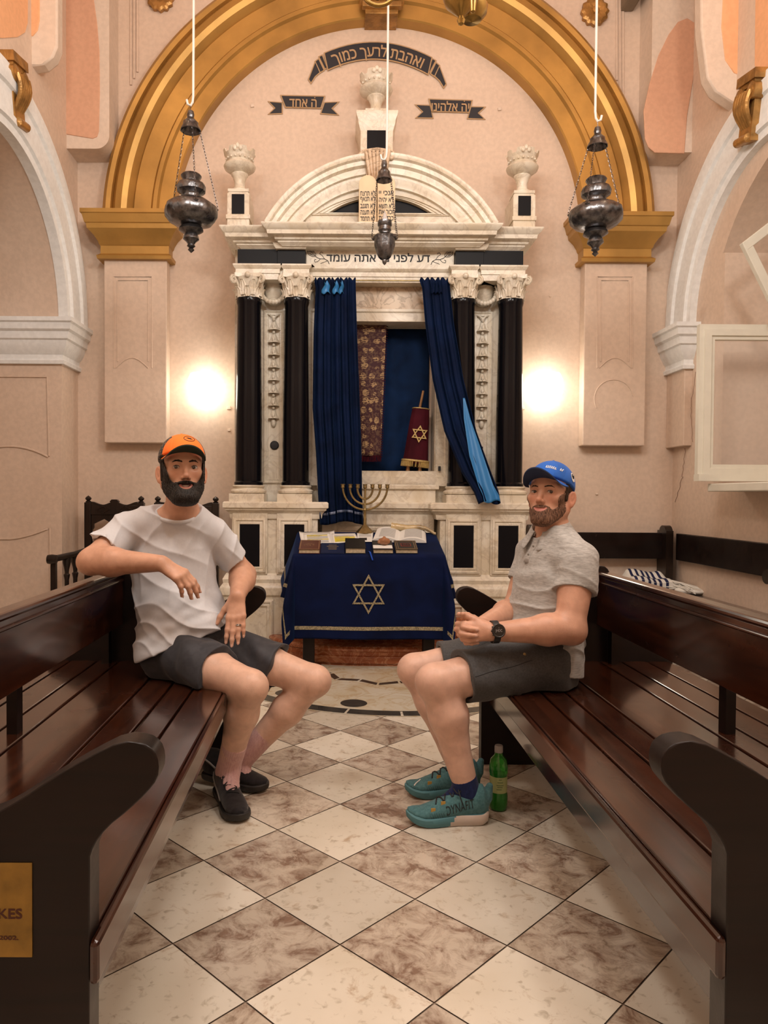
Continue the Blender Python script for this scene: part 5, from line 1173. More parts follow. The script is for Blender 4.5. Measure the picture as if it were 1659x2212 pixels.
# ------------------------------------------------------------------ hanging silver lamps
def chain(m, a, b, n, r=.007):
    a, b = np.array(a), np.array(b); ax = nz(b - a); s1 = nz(np.cross(ax, (0.3, 1, .1))); s2 = np.cross(ax, s1); L_ = np.linalg.norm(b - a) / n
    for k in range(n):
        c = a + ax * (k + .5) * L_; sd = s1 if k % 2 else s2
        m.tube([c + ax * L_ * .68 * math.cos(q_) + sd * r * .62 * math.sin(q_) for q_ in np.linspace(0, 2 * PI, 10, endpoint=False)], r * .2, 4, closed=True)
def lamp(label, px, d, ybell, prof, ytop, scale_px, hook, chain_att, cyl=8, rodtop=HZ, tilt=.03, candle=False):
    s_ = d / FPX; c = P(px, ybell, d); t = thing('hanging_lamp', label, 'lamp', c, 'silver lamps hanging before the ark')
    hk = P(px + hook[0], hook[1], d)
    m = MB(); m.tube([(hk[0] + .012, d, rodtop), (hk[0] + .004, d, hk[2] + .06), (hk[0] + .0, d, hk[2] + .02), (hk[0] - .012, d, hk[2]), (hk[0] - .030, d, hk[2] + .008), (hk[0] - .036, d, hk[2] + .035)] if hook[2] < 0 else [(hk[0] - .004, d, rodtop), (hk[0] - .004, d, hk[2] + .06), (hk[0] - .0, d, hk[2] + .02), (hk[0] + .012, d, hk[2]), (hk[0] + .030, d, hk[2] + .008), (hk[0] + .036, d, hk[2] + .035)], .0075, 10); obj('hook_rod', m, M['rodp'], t)
    B_ = lambda p_, y_: [(r_ * s_, (y_ - q_) * s_) for r_, q_ in p_]
    zc = c[2]; bell = [(0, ybell - 24), (6, ybell - 24), (8, ybell - 16), (7, ybell - 10), (10, ybell - 6), (16, ybell), (16, ybell + 5), (20, ybell + 12), (22, ybell + 17), (21, ybell + 18), (17, ybell + 12), (11, ybell + 2), (0, ybell - 2)]
    f_ = scale_px
    m = MB().lathe([(r_ * s_ * f_, (ybell - q_) * s_) for r_, q_ in bell], (hk[0] - .012 if hook[2] < 0 else hk[0] + .012, d, zc), 28, mod=lambda a_, z_: 1 + .03 * math.cos(8 * a_)); bo = obj('smoke_bell', m, M['silver'], t)
    bx = hk[0] - .012 if hook[2] < 0 else hk[0] + .012
    m = MB(); m.tube([(bx, d, zc + 22 * s_), (bx, d, hk[2] - .004)], .002, 5); obj('wire', m, M['silver'], t)
    xb = P(chain_att[0], chain_att[1], d)[0]; za = P(px, chain_att[1], d)[2]
    m = MB().lathe([(r_ * s_, P(px, q_, d)[2]) for r_, q_ in prof[::-1]], (xb, d, 0), 48, mod=(lambda a_, z_: 1 + (.06 * abs(math.cos(cyl / 2 * a_)) if za - .09 < z_ < za + .035 else .012 * math.cos(16 * a_))) if cyl else (lambda a_, z_: 1 + .015 * math.cos(10 * a_))); obj('lamp_body', m, M['silver'], t, smooth=50)
    Rb = chain_att[2] * s_
    for k, a_ in enumerate(chain_att[3]):
        e_ = np.array([xb + Rb * math.cos(a_), d + Rb * math.sin(a_), za]); st_ = np.array([bx + 19 * s_ * f_ * math.cos(a_), d + 19 * s_ * f_ * math.sin(a_), zc - 15 * s_])
        m = MB(); chain(m, st_, e_, 26); obj('chain', m, M['silver'], t)
        m = MB(); m.ell(e_ + np.array([-.02 * math.cos(a_), -.02 * math.sin(a_), -.005]), (.022, .018, .014), 8, 6); obj('chain_lug', m, M['silver'], t)
    return t, xb
pL_ = [(20, 378), (22, 381), (18, 389), (17, 394), (28, 398), (31, 405), (30, 414), (22, 419), (20, 424), (20, 430), (22, 434), (40, 438), (52, 448), (54, 458), (53, 468), (44, 480), (30, 486), (20, 488), (24, 492), (26, 498), (18, 503), (13, 506), (16, 511), (17, 517), (10, 523), (7, 528), (9, 532), (4, 536), (7, 540), (0, 547)]
lamp('silver lobed lamp hanging before the left foot of the gold arch', 412, 4.5, 265, pL_, 378, 1.0, (4, 228, -1), (413, 449, 57, (2.6, -1.2, .15)))
pR_ = [(r_, q_ + 8) for r_, q_ in pL_]
lamp('silver lobed lamp hanging before the right foot of the gold arch', 1287, 4.5, 300, pR_, 386, .98, (0, 262, 1), (1287, 455, 58, (.15, 2.7, -2.2)))
pC_ = [(13, 477), (15, 478), (15, 488), (13, 490), (14, 498), (12, 500), (12, 505), (20, 508), (24, 512), (22, 520), (22, 530), (18, 545), (13, 556), (9, 560), (5, 562), (5, 566), (3, 570), (0, 573)]
lt, xb = lamp('small silver urn-shaped lamp with a flame bulb hanging in the middle before the ark', 832, 4.8, 372, pC_, 477, .80, (2, 346, -1), (831, 512, 28, (2.95, .1, -.55)), cyl=0)
m = MB().lathe([(.0, -.01), (.018, .0), (.022, .015), (.014, .045), (.004, .075), (0, .08)], (xb, 4.8, P(832, 482, 4.8)[2]), 14); obj('flame_bulb', m, basic('clear_flame_bulb', (.85, .8, .78), .1, 0, .5, trans=.5), lt)
# ------------------------------------------------------------------ chandelier at the top of the picture
d = 2.6; c = P(1008, 40, d); ch = thing('brass_chandelier', 'brass chandelier whose lowest knobs and one arm reach into the top of the picture', 'chandelier', c)
s_ = d / FPX; zz = lambda y: P(1008, y, d)[2]
m = MB().lathe([(0, zz(56)), (6 * s_, zz(52)), (9 * s_, zz(44)), (6 * s_, zz(36)), (10 * s_, zz(32)), (18 * s_, zz(24)), (34 * s_, zz(8)), (40 * s_, zz(-10)), (36 * s_, zz(-30)), (16 * s_, zz(-45)), (10 * s_, zz(-60)), (18 * s_, zz(-90)), (10 * s_, zz(-120)), (7 * s_, zz(-300)), (7 * s_, HZ)], (P(996, 40, d)[0], d, 0), 32); obj('stem', m, M['brass'], ch)
m = MB().lathe([(0, zz(70)), (5 * s_, zz(66)), (9 * s_, zz(30)), (8 * s_, zz(5)), (3 * s_, zz(-2))], (P(1016, 40, 2.55)[0], 2.50, 0), 18); obj('drop_finial', m, M['brass'], ch)
m = MB().lathe([(0, zz(24)), (20 * s_, zz(20)), (32 * s_, zz(5)), (34 * s_, zz(-10)), (0, zz(-12))], (P(1026, 40, d)[0], 2.66, 0), 24); obj('lower_dish', m, M['brass'], ch)
cxx = P(996, 40, d)[0]
for k in range(6):
    a_ = PI + k * PI / 3 ; e_ = np.array([math.cos(a_), math.sin(a_), 0])
    pts = [np.array([cxx, d, zz(-60)]) + e_ * r_ * s_ + np.array([0, 0, h_ * s_]) for r_, h_ in ((0, 60), (60, 110), (105, 105), (140, 80), (172, 66), (205, 72), (222, 95), (225, 120))]
    pts2 = [pts[0]]; 
    for i in range(len(pts) - 1):
        for q_ in (.33, .66, 1): pts2.append(pts[i] * (1 - q_) + pts[i + 1] * q_)
    for _ in range(2): pts2 = [pts2[0]] + [(pts2[i - 1] + pts2[i] * 2 + pts2[i + 1]) / 4 for i in range(1, len(pts2) - 1)] + [pts2[-1]]
    obj('arm', MB().tube(pts2, .0075, 10), M['brass'], ch)
    m = MB().lathe([(.0, 0), (.03, .005), (.035, .02), (.012, .022), (.012, .09), (0, .09)], pts[-1], 16); obj('candle_cup', m, M['brass'], ch)
    m = MB().lathe([(0, .09), (.014, .10), (.018, .12), (.010, .15), (0, .17)], pts[-1], 14); obj('flame_bulb', m, M['candle'], ch)
m = MB().tube([P(818 + 36 * math.cos(a_), -22 + 34 * math.sin(a_), 2.75) for a_ in np.linspace(0, 2 * PI, 40, endpoint=False)], .008, 10, closed=True); m.tube([P(854, -22, 2.75), P(930, -60, 2.68), P(996, -80, 2.6)], .008, 8); obj('scroll_loop', m, M['brass'], ch)
# ------------------------------------------------------------------ green bottle on the floor
bc = np.array([P(1076, 1748, 2.64)[0], 2.64, 0]); bt = thing('drink_bottle', 'green plastic drink bottle with a grey cap on the floor beside the right pew', 'bottle', bc)
def bz(y): return P(1076, y, 2.64)[2] - P(1076, 1751, 2.64)[2]
s_ = 2.64 / FPX
gm = basic('green_plastic', (.06, .46, .05), .08, 0, .5, trans=.75)
m = MB().lathe([(0, .004), (10 * s_, .0), (16 * s_, .002), (19.5 * s_, .012), (20 * s_, bz(1720)), (18.5 * s_, bz(1712)), (18.5 * s_, bz(1676)), (20 * s_, bz(1670)), (19.5 * s_, bz(1655)), (17 * s_, bz(1643)), (9 * s_, bz(1634)), (8 * s_, bz(1627)), (7.6 * s_, bz(1623))], bc, 36); bo = obj('bottle_body', m, gm, bt)
m = MB().lathe([(0, .006), (17 * s_, .006), (18.5 * s_, .014), (19 * s_, bz(1722)), (17.6 * s_, bz(1712)), (17.6 * s_, bz(1671)), (0, bz(1671))], bc, 30); obj('green_drink', m, basic('green_soda', (.03, .40, .03), .2, 0, .4, trans=.3), bt)
m = MB().lathe([(18.8 * s_, bz(1711)), (18.9 * s_, bz(1709)), (18.9 * s_, bz(1679)), (18.8 * s_, bz(1677))], bc, 36, caps=False); lb = obj('label', m, basic('pale_green_label', (.46, .52, .22), .5, noise=.25, nscale=12), bt)
m = MB()
for k, (y_, a0, a1) in enumerate(((1682, -1.75, -1.4), (1688, -1.9, -1.25), (1694, -2.0, -1.2), (1698, -1.9, -1.3), (1703, -2.0, -1.4))):
    v = []
    for i in range(9):
        a_ = a0 + (a1 - a0) * i / 8
        for h_ in (0, .0022): v.append((bc[0] + 19.05 * s_ * math.cos(a_), bc[1] + 19.05 * s_ * math.sin(a_), bz(y_) + h_))
    m.add(v, [(2 * i, 2 * i + 2, 2 * i + 3, 2 * i + 1) for i in range(8)])
obj('print_line', m, basic('dark_green_print', (.05, .12, .04), .6), lb, smooth=0)
m = MB().lathe([(8.6 * s_, bz(1628)), (9 * s_, bz(1627)), (9 * s_, bz(1616)), (8 * s_, bz(1613)), (0, bz(1613))], bc, 30, mod=lambda a_, z_: 1 + .02 * math.cos(20 * a_)); obj('cap', m, basic('grey_cap', (.36, .34, .33), .5), bt)
# ------------------------------------------------------------------ smooth solid modelling for the figures
class SD:
    def __init__(s): s.ops = []
    def _n(s, f, c, r, k, mode): s.ops.append((f, np.array(c, float), float(r), k, mode)); return s
    def cone(s, a, b, ra, rb, k=.012, mode='u'):
        a, b = np.array(a, float), np.array(b, float); ab = b - a; L2 = max(ab.dot(ab), 1e-9)
        def f(p):
            t = np.clip((p - a) @ ab / L2, 0, 1); return np.linalg.norm(p - a - t[:, None] * ab, axis=1) - (ra + (rb - ra) * t)
        return s._n(f, (a + b) / 2, math.sqrt(L2) / 2 + max(ra, rb), k, mode)
    def chain(s, pts, rs, k=.008, mode='u'):
        for i in range(len(pts) - 1): s.cone(pts[i], pts[i + 1], rs[i], rs[i + 1], k, mode)
        return s
    def ell(s, c, r, A=None, k=.012, mode='u'):
        c = np.array(c, float); r = np.array((r,) * 3 if not hasattr(r, '__len__') else r, float); B = np.eye(3) if A is None else np.array(A, float)
        def f(p):
            q = (p - c) @ B; k0 = np.linalg.norm(q / r, axis=1); k1 = np.linalg.norm(q / (r * r), axis=1) + 1e-9; return np.where(k0 < .05, -r.min() * (1 - k0), k0 * (k0 - 1) / k1)
        return s._n(f, c, r.max(), k, mode)
    def loft(s, st, k=.015, mode='u', cap=True):
        """stations: (centre, half width, half depth, width direction). elliptical sections along the first->last axis"""
        C = np.array([q[0] for q in st], float); a = np.array([q[1] for q in st]); b = np.array([q[2] for q in st]); W = np.array([nz(q[3]) for q in st])
        ax = nz(C[-1] - C[0]); sv = C @ ax; 
        def f(p):
            t = p @ ax; tc = np.clip(t, sv[0], sv[-1]); I = lambda v: np.stack([np.interp(tc, sv, v[:, i]) for i in range(3)], 1)
            c = I(C); w_ = I(W); w_ /= np.linalg.norm(w_, axis=1)[:, None]; q = p - c; dv = np.cross(ax, w_); dv /= np.linalg.norm(dv, axis=1)[:, None]
            aa, bb = np.interp(tc, sv, a), np.interp(tc, sv, b); x, y = (q * w_).sum(1), (q * dv).sum(1)
            k0 = np.sqrt((x / aa) ** 2 + (y / bb) ** 2); k1 = np.sqrt((x / aa ** 2) ** 2 + (y / bb ** 2) ** 2) + 1e-9
            d = np.where(k0 < .05, -np.minimum(aa, bb) * (1 - k0), k0 * (k0 - 1) / k1); e = np.abs(t - tc) 
            return np.where(e > 0, np.sqrt(np.maximum(d, 0) ** 2 + e ** 2) + np.minimum(np.maximum(d, -1), 0) * 0, d)
        cc = (C.max(0) + C.min(0)) / 2; R = max(np.linalg.norm(C - cc, axis=1)) + max(a.max(), b.max())
        return s._n(f, cc, R, k, mode)
    def fn(s, f, c, r, k=.005, mode='u'): return s._n(f, c, r, k, mode)
    def __call__(s, p, cull=None):
        p = np.asarray(p, float); d = np.full(len(p), 10.0)
        for f, c, r, k, mode in s.ops:
            if cull is not None and np.linalg.norm(c - cull[0]) - r > cull[1] + k + .01 and mode != 'disp' and mode != 'i': continue
            if mode == 'disp': d = d + f(p); continue
            e = f(p)
            if mode == 'u':
                h = np.maximum(k - np.abs(d - e), 0) / k if k > 0 else 0; d = np.minimum(d, e) - h * h * k * .25
            elif mode == 's':
                h = np.maximum(k - np.abs(d + e), 0) / k if k > 0 else 0; d = np.maximum(d, -e) + h * h * k * .25
            else:
                h = np.maximum(k - np.abs(d - e), 0) / k if k > 0 else 0; d = np.maximum(d, e) + h * h * k * .25
        return d
    def normal(s, p, e=.0015):
        g = np.stack([s(p + np.eye(3)[i] * e) - s(p - np.eye(3)[i] * e) for i in range(3)], 1); return g / (np.linalg.norm(g, axis=1)[:, None] + 1e-9)
    def snap(s, p, off=0, it=6):
        p = np.array(p, float)
        for _ in range(it): p = p - s.normal(p) * (s(p) - off)[:, None]
        return p
    def cast(s, o, d, tmax=.3):
        """march rays; returns hit points"""
        o = np.array(o, float); d = np.array(d, float); t = np.zeros(len(o))
        for _ in range(40): t = np.minimum(t + np.clip(s(o + d * t[:, None]), -.02, .03) * .8, tmax)
        return o + d * t[:, None]
def polygonize(sd, lo, hi, h, smooth=1, bs=12):
    lo = np.array(lo, float) - .013; hi = np.array(hi, float); N = np.ceil((hi - lo) / h).astype(int) + 2; nb = np.ceil(N / bs).astype(int); N = nb * bs
    hd_ = bs * h * .5 * 1.732
    ii = np.stack(np.meshgrid(*[np.arange(n) for n in nb], indexing='ij'), -1).reshape(-1, 3); cen = lo + (ii + .5) * bs * h
    dv = np.concatenate([sd(cen[i:i + 4096]) for i in range(0, len(cen), 4096)]); act = ii[np.abs(dv) < hd_ * 1.55 + .008]
    g = np.stack(np.meshgrid(*[np.arange(bs + 1)] * 3, indexing='ij'), -1).reshape(-1, 3); ny, nz_ = N[1] + 2, N[2] + 2
    key = lambda c: (c[:, 0] * ny + c[:, 1]) * nz_ + c[:, 2]
    K, V, Q = [], [], []; corner = np.array([(i, j, k) for i in (0, 1) for j in (0, 1) for k in (0, 1)]); edges = [(a, b) for a in range(8) for b in range(a + 1, 8) if abs(corner[a] - corner[b]).sum() == 1]
    for blk in act:
        base = blk * bs; P_ = lo + (base + g) * h; c = lo + (base + bs * .5) * h
        D = sd(P_, (c, hd_)).reshape(bs + 1, bs + 1, bs + 1)
        if D.min() > 0 or D.max() < 0: continue
        S = D < 0; cnt = sum(S[i:i + bs, j:j + bs, k:k + bs].astype(np.int8) for i, j, k in corner); cells = np.argwhere((cnt > 0) & (cnt < 8))
        cv = np.stack([D[cells[:, 0] + i, cells[:, 1] + j, cells[:, 2] + k] for i, j, k in corner], 1); acc = np.zeros((len(cells), 3)); n = np.zeros(len(cells))
        for a, b in edges:
            x = (cv[:, a] < 0) != (cv[:, b] < 0); t = np.where(x, cv[:, a] / np.where(x, cv[:, a] - cv[:, b], 1), 0); acc += np.where(x[:, None], corner[a] + t[:, None] * (corner[b] - corner[a]), 0); n += x
        V.append(lo + (base + cells + acc / n[:, None]) * h); K.append(key(base + cells))
        for ax in range(3):
            sl0 = [slice(0, bs)] * 3; sl1 = list(sl0); sl1[ax] = slice(1, bs + 1); A, B_ = S[tuple(sl0)], S[tuple(sl1)]; e = np.argwhere(A != B_)
            if not len(e): continue
            fl = A[tuple(e.T)]; u, w_ = np.eye(3, dtype=int)[(ax + 1) % 3], np.eye(3, dtype=int)[(ax + 2) % 3]; e = e + base
            q = np.stack([key(e - u - w_), key(e - w_), key(e), key(e - u)], 1); Q.append(np.where(fl[:, None], q, q[:, ::-1]))
    K, V, Q = np.concatenate(K), np.concatenate(V), np.concatenate(Q); o = np.argsort(K); K, V = K[o], V[o]; ix = np.searchsorted(K, Q); ix = np.minimum(ix, len(K) - 1); ok = (K[ix] == Q).all(1); F = ix[ok]
    for _ in range(smooth):
        acc = np.zeros_like(V); n = np.zeros(len(V))
        for a, b in ((0, 1), (1, 2), (2, 3), (3, 0)): np.add.at(acc, F[:, a], V[F[:, b]]); np.add.at(acc, F[:, b], V[F[:, a]]); np.add.at(n, F[:, a], 1); np.add.at(n, F[:, b], 1)
        V = V * .5 + .5 * acc / np.maximum(n, 1)[:, None]
    return V, F
def sdobj(name, sd, lo, hi, h, m, parent, col=None, smooth=1):
    V, F = polygonize(sd, lo, hi, h, smooth)
    me = bpy.data.meshes.new(name); me.vertices.add(len(V)); me.loops.add(F.size); me.polygons.add(len(F))
    off = org(parent); me.vertices.foreach_set('co', (V - off).ravel()); me.loops.foreach_set('vertex_index', F.ravel().astype(np.int32)); me.polygons.foreach_set('loop_start', np.arange(0, F.size, 4, dtype=np.int32))
    me.update(calc_edges=True); me.validate(); me.materials.append(m); me.shade_smooth()
    if col is not None:
        c = col(V); at_ = me.attributes.new('tone', 'FLOAT_COLOR', 'POINT')
        if len(me.vertices) == len(V): at_.data.foreach_set('color', np.concatenate([c, np.ones((len(c), 1))], 1).astype(np.float32).ravel())
    o = link(name, me, parent); o['_o'] = tuple(off); return o
def wob(p, d, f, ph=0, warp=1.0):
    """soft ridged noise along a direction"""
    t = p @ np.array(d, float) * f; return np.sin(t + ph + warp * np.sin(p @ np.array((d[1], d[2], d[0])) * f * .37 + 1.3 * ph) + .6 * warp * np.sin(p @ np.array((d[2], -d[0], d[1])) * f * .61 + 2.1 * ph))
def rg(w_): return .35 - (1 - np.abs(w_)) ** 2.2
def sstep(a, b, x): t = np.clip((x - a) / (b - a), 0, 1); return t * t * (3 - 2 * t)
def skin_mat(name):
    m, n, l, b = mat(name); at_ = n.new('ShaderNodeAttribute'); at_.attribute_name = 'tone'; tc = n.new('ShaderNodeTexCoord')
    t = noise_tex(n, l, tc.outputs['Object'], 28, 5, .4); r = ramp(n, [(.3, (.86, .82, .80)), (.7, (1.06, 1.04, 1.03))]); l.new(t.outputs['Fac'], r.inputs['Fac'])
    l.new(mixc(n, l, 1, at_.outputs['Color'], r.outputs['Color'], 'MULTIPLY'), b.inputs['Base Color'])
    b.inputs['Roughness'].default_value = .42; b.inputs['Specular IOR Level'].default_value = .4
    b.inputs['Subsurface Weight'].default_value = .12; b.inputs['Subsurface Radius'].default_value = (.012, .004, .002); b.inputs['Subsurface Scale'].default_value = 1.0
    t2 = noise_tex(n, l, tc.outputs['Object'], 240, 3); bp = n.new('ShaderNodeBump'); bp.inputs['Strength'].default_value = .12; bp.inputs['Distance'].default_value = .003; l.new(t2.outputs['Fac'], bp.inputs['Height']); l.new(bp.outputs['Normal'], b.inputs['Normal'])
    return m
SKIN = skin_mat('skin')
def hair_mat(name, c1, c2):
    m, n, l, b = mat(name); tc = n.new('ShaderNodeTexCoord'); mp = n.new('ShaderNodeMapping'); mp.inputs['Scale'].default_value = (260, 260, 70); l.new(tc.outputs['Object'], mp.inputs['Vector'])
    t = noise_tex(n, l, mp.outputs['Vector'], 1, 3, .8); r = ramp(n, [(.35, c1), (.72, c2)]); l.new(t.outputs['Fac'], r.inputs['Fac']); l.new(r.outputs['Color'], b.inputs['Base Color']); b.inputs['Roughness'].default_value = .6; b.inputs['Specular IOR Level'].default_value = .25
    bp = n.new('ShaderNodeBump'); bp.inputs['Strength'].default_value = .7; bp.inputs['Distance'].default_value = .004; l.new(t.outputs['Fac'], bp.inputs['Height']); l.new(bp.outputs['Normal'], b.inputs['Normal']); return m
def fabric(name, c1, c2, scale=(60, 60, 60), rough=.75, sheen=.15, bump=.1):
    m, n, l, b = mat(name); tc = n.new('ShaderNodeTexCoord'); mp = n.new('ShaderNodeMapping'); mp.inputs['Scale'].default_value = scale; l.new(tc.outputs['Object'], mp.inputs['Vector'])
    t = noise_tex(n, l, mp.outputs['Vector'], 1, 4, .6); r = ramp(n, [(.35, c1), (.65, c2)]); l.new(t.outputs['Fac'], r.inputs['Fac']); l.new(r.outputs['Color'], b.inputs['Base Color']); b.inputs['Roughness'].default_value = rough; b.inputs['Specular IOR Level'].default_value = .25; b.inputs['Sheen Weight'].default_value = sheen
    bp = n.new('ShaderNodeBump'); bp.inputs['Strength'].default_value = bump; bp.inputs['Distance'].default_value = .002; l.new(t.outputs['Fac'], bp.inputs['Height']); l.new(bp.outputs['Normal'], b.inputs['Normal']); return m
EYEW = basic('eye_white', (.44, .40, .37), .3); IRIS = basic('brown_iris', (.035, .017, .008), .15, coat=.5); TEETH = basic('teeth', (.82, .78, .70), .3); LIPS = None
# ---- head -----------------------------------------------------------------
class Head:
    """head frame: f forward, l the person's left, u up; metres from the centre of the skull"""
    def __init__(s, c, F, up=(0, 0, 1), roll=0, sc=1.0):
        s.c = np.array(c, float); s.f = nz(F); s.u = nz(np.array(up, float) - s.f * np.dot(up, s.f)); s.l = np.cross(s.u, s.f)
        if roll: s.u, s.l = s.u * math.cos(roll) + s.l * math.sin(roll), s.l * math.cos(roll) - s.u * math.sin(roll)
        s.A = np.stack([s.f, s.l, s.u], 1); s.s = sc
    def w(s, f, l, u): return s.c + s.A @ (np.array([f, l, u]) * s.s)
    def loc(s, p): return (p - s.c) @ s.A / s.s
def head_ops(sd, h, smile=.0, open_=0.0, jaw=1.0, ears=True, lidk=1.0, lipk=1.0):
    w_, k = h.w, h.s
    sd.ell(w_(-.012, 0, .045), np.array((.098, .0755, .088)) * k, h.A, k=.02)
    sd.ell(w_(.030, 0, -.022), np.array((.060, .062, .082)) * k, h.A, k=.03)
    for s_ in (-1, 1):
        sd.cone(w_(-.012, s_ * .058 * jaw, -.050), w_(.060, s_ * .022, -.104), .022 * k, .020 * k, k=.03)
        sd.ell(w_(.055, s_ * .043, -.020), np.array((.022, .022, .018)) * k, h.A, k=.02)       # cheekbone
        sd.cone(w_(.083, s_ * .010, .021), w_(.066, s_ * .045, .022), .010 * k, .010 * k, k=.016)     # brow
    sd.ell(w_(.070, 0, -.106), np.array((.022, .025, .020)) * k, h.A, k=.025)
    sd.ell(w_(.068, 0, -.070), np.array((.022, .034, .026)) * k, h.A, k=.02)                  # muzzle
    for s_ in (-1, 1):
        sd.ell(w_(.094, s_ * .0325, .002), np.array((.016, .0165, .0115)) * k, h.A, k=.012, mode='s')
    for s_ in (-1, 1):
        e = w_(.0725, s_ * .0320, .001); R_ = .0135 * k
        def lid(p, e=e, R_=R_, up=1):
            q = (p - e) @ h.A; d = np.linalg.norm(q, axis=1) - R_ - .0012
            up_ = (.0050 * k - 28 * q[:, 1] ** 2) * lidk; lo_ = (-.0058 * k + 30 * q[:, 1] ** 2) * lidk
            return np.maximum(d, -np.maximum(q[:, 2] - up_ + .0008, lo_ - q[:, 2]) )
        sd.fn(lid, e, R_ + .004, k=.003)
    sd.cone(w_(.080, 0, .012), w_(.104, 0, -.030), .0065 * k, .0082 * k, k=.012)
    sd.ell(w_(.1045, 0, -.036), np.array((.0115, .0098, .0098)) * k, h.A, k=.008)
    for s_ in (-1, 1):
        sd.ell(w_(.0935, s_ * .0112, -.040), np.array((.0110, .0068, .0080)) * k, h.A, k=.006)
        sd.ell(w_(.100, s_ * .0065, -.0475), np.array((.005, .0035, .004)) * k, h.A, k=.002, mode='s')
    n = 9; xs_ = np.linspace(-1, 1, n); mw = .025 + .004 * smile
    mf = lambda x: .0865 - .016 * x * x; mu = lambda x: -.0700 + (.004 + .006 * smile) * x * x
    sd.chain([w_(mf(x), x * mw, mu(x) + .0042 * (1 - x * x) + open_ * .5 * (1 - x * x)) for x in xs_], [(.0058 * lipk * (1 - .55 * x * x)) * k for x in xs_], k=.004)
    sd.chain([w_(mf(x) - .0005, x * mw * .95, mu(x) - .0058 * (1 - x * x) - open_ * .6 * (1 - x * x)) for x in xs_], [(.0068 * lipk * (1 - .55 * x * x)) * k for x in xs_], k=.004)
    sd.chain([w_(mf(x) + .006 - (.004 if open_ > .003 else 0), x * mw * (.92 if open_ > .003 else 1.02), mu(x)) for x in xs_], [.0014 * k + open_ * .62 * (1 - x ** 4) for x in xs_], k=.0015, mode='s')
    for s_ in (-1, 1) if ears else ():
        ec = w_(-.014, s_ * .0835, -.010); ax = nz(h.l * s_ * .80 + h.f * .60)
        t1 = nz(h.u - h.f * .18); t1 = nz(t1 - ax * t1.dot(ax)); t2 = np.cross(ax, t1); B_ = np.stack([ax, t2, t1], 1)
        sd.ell(ec, np.array((.0075, .019, .032)) * k, B_, k=.006)
        sd.ell(ec + ax * .0075 * k + t1 * .002, np.array((.0065, .0118, .022)) * k, B_, k=.003, mode='s'); sd.ell(ec - t2 * .010 * s_ * 0 + ax * .001 * k + t1 * .004, np.array((.004, .004, .014)) * k, B_, k=.004)
        sd.ell(ec - t1 * .026 * k, np.array((.006, .010, .010)) * k, B_, k=.006)
def skin_tone(h, base, lipc, red=(1.0, .80, .74)):
    base = np.array(base); lipc = np.array(lipc)
    def col(V):
        q = h.loc(V); c = np.tile(base, (len(V), 1))
        inh = np.linalg.norm(V - h.c, axis=1) < .2
        r_ = np.exp(-((q[:, 0] - .085) ** 2 + (np.abs(q[:, 1]) - .036) ** 2 + (q[:, 2] + .028) ** 2) / .022 ** 2) + .9 * np.exp(-((q[:, 0] - .108) ** 2 + q[:, 1] ** 2 + (q[:, 2] + .036) ** 2) / .016 ** 2) + 1.0 * sstep(.068, .080, np.abs(q[:, 1])) * (np.abs(q[:, 0] + .01) < .05) * (np.abs(q[:, 2] + .01) < .05)
        r_ = np.clip(r_ * inh, 0, 1)[:, None] * .55; c = c * (1 - r_) + c * np.array(red) * r_
        x = q[:, 1] / .027; mu = -.0700 + .006 * x * x; m_ = np.exp(-np.abs((q[:, 2] - mu + .0008) / (.0086 * np.sqrt(np.maximum(.05, 1 - x * x)))) ** 4) * (np.abs(x) < 1.02) * (q[:, 0] > .066) * inh
        c = c * (1 - m_[:, None]) + lipc * m_[:, None]
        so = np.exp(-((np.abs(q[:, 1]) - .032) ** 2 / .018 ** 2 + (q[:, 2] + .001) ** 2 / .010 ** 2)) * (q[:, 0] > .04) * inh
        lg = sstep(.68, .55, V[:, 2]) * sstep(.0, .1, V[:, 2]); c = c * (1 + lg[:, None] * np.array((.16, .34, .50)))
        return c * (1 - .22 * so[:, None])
    return col
def eyes(h, parent, look, lidk=1.0):
    for s_ in (-1, 1):
        e = h.w(.0725, s_ * .0320, .001); R_ = .0135 * h.s; m = MB(); m.ell(e, R_, 20, 14); o = obj('eye', m, EYEW, parent)
        g = nz(np.array(look) - e); m = MB(); m.lathe([(0, .0009), (.0030, .0007), (.0054, -.0002), (.0062, -.0018)], e + g * (R_ + .0002), 20, axis=tuple(g), caps=False); i = obj('iris', m, IRIS, o)
        m = MB(); m.ell(e + g * (R_ + .0009) + h.u * .002 + h.l * -.0012, .0009, 8, 6); 
        obj('eye_glint', m, basic('eye_catchlight', (.7, .7, .7), .1), o)
        m = MB(); R2 = R_ + .0018 * h.s; pts = []
        for y in np.linspace(-.0118, .0118, 11) * h.s:
            zz = (.0050 * h.s - 28 * y * y) * lidk - .0004; pts.append(e + h.A @ np.array([math.sqrt(max(1e-8, R2 * R2 - y * y - zz * zz)), y, zz]))
        m.tube(pts, [.0004, .0008, .0010, .0011, .0011, .0011, .0011, .0011, .0010, .0008, .0004], 5); obj('eyelashes', m, M['ink'], o)
def brows(h, sd, parent, m, thick=.0042, lift=0):
    b = SD()
    for s_ in (-1, 1):
        pts = np.array([h.w(.12, s_ * l_, u_ + lift) for l_, u_ in ((.014, .0185), (.025, .0225), (.036, .0232), (.047, .0180))]); d = np.tile(-h.f, (4, 1)); hit = sd.cast(pts, d, .12)
        b.chain(hit + h.f * .0005, [thick * .9, thick, thick * .85, thick * .45], k=.003)
    lo, hi = h.c - .14, h.c + .14; sdobj('eyebrows', b, lo, hi, .002, m, parent)
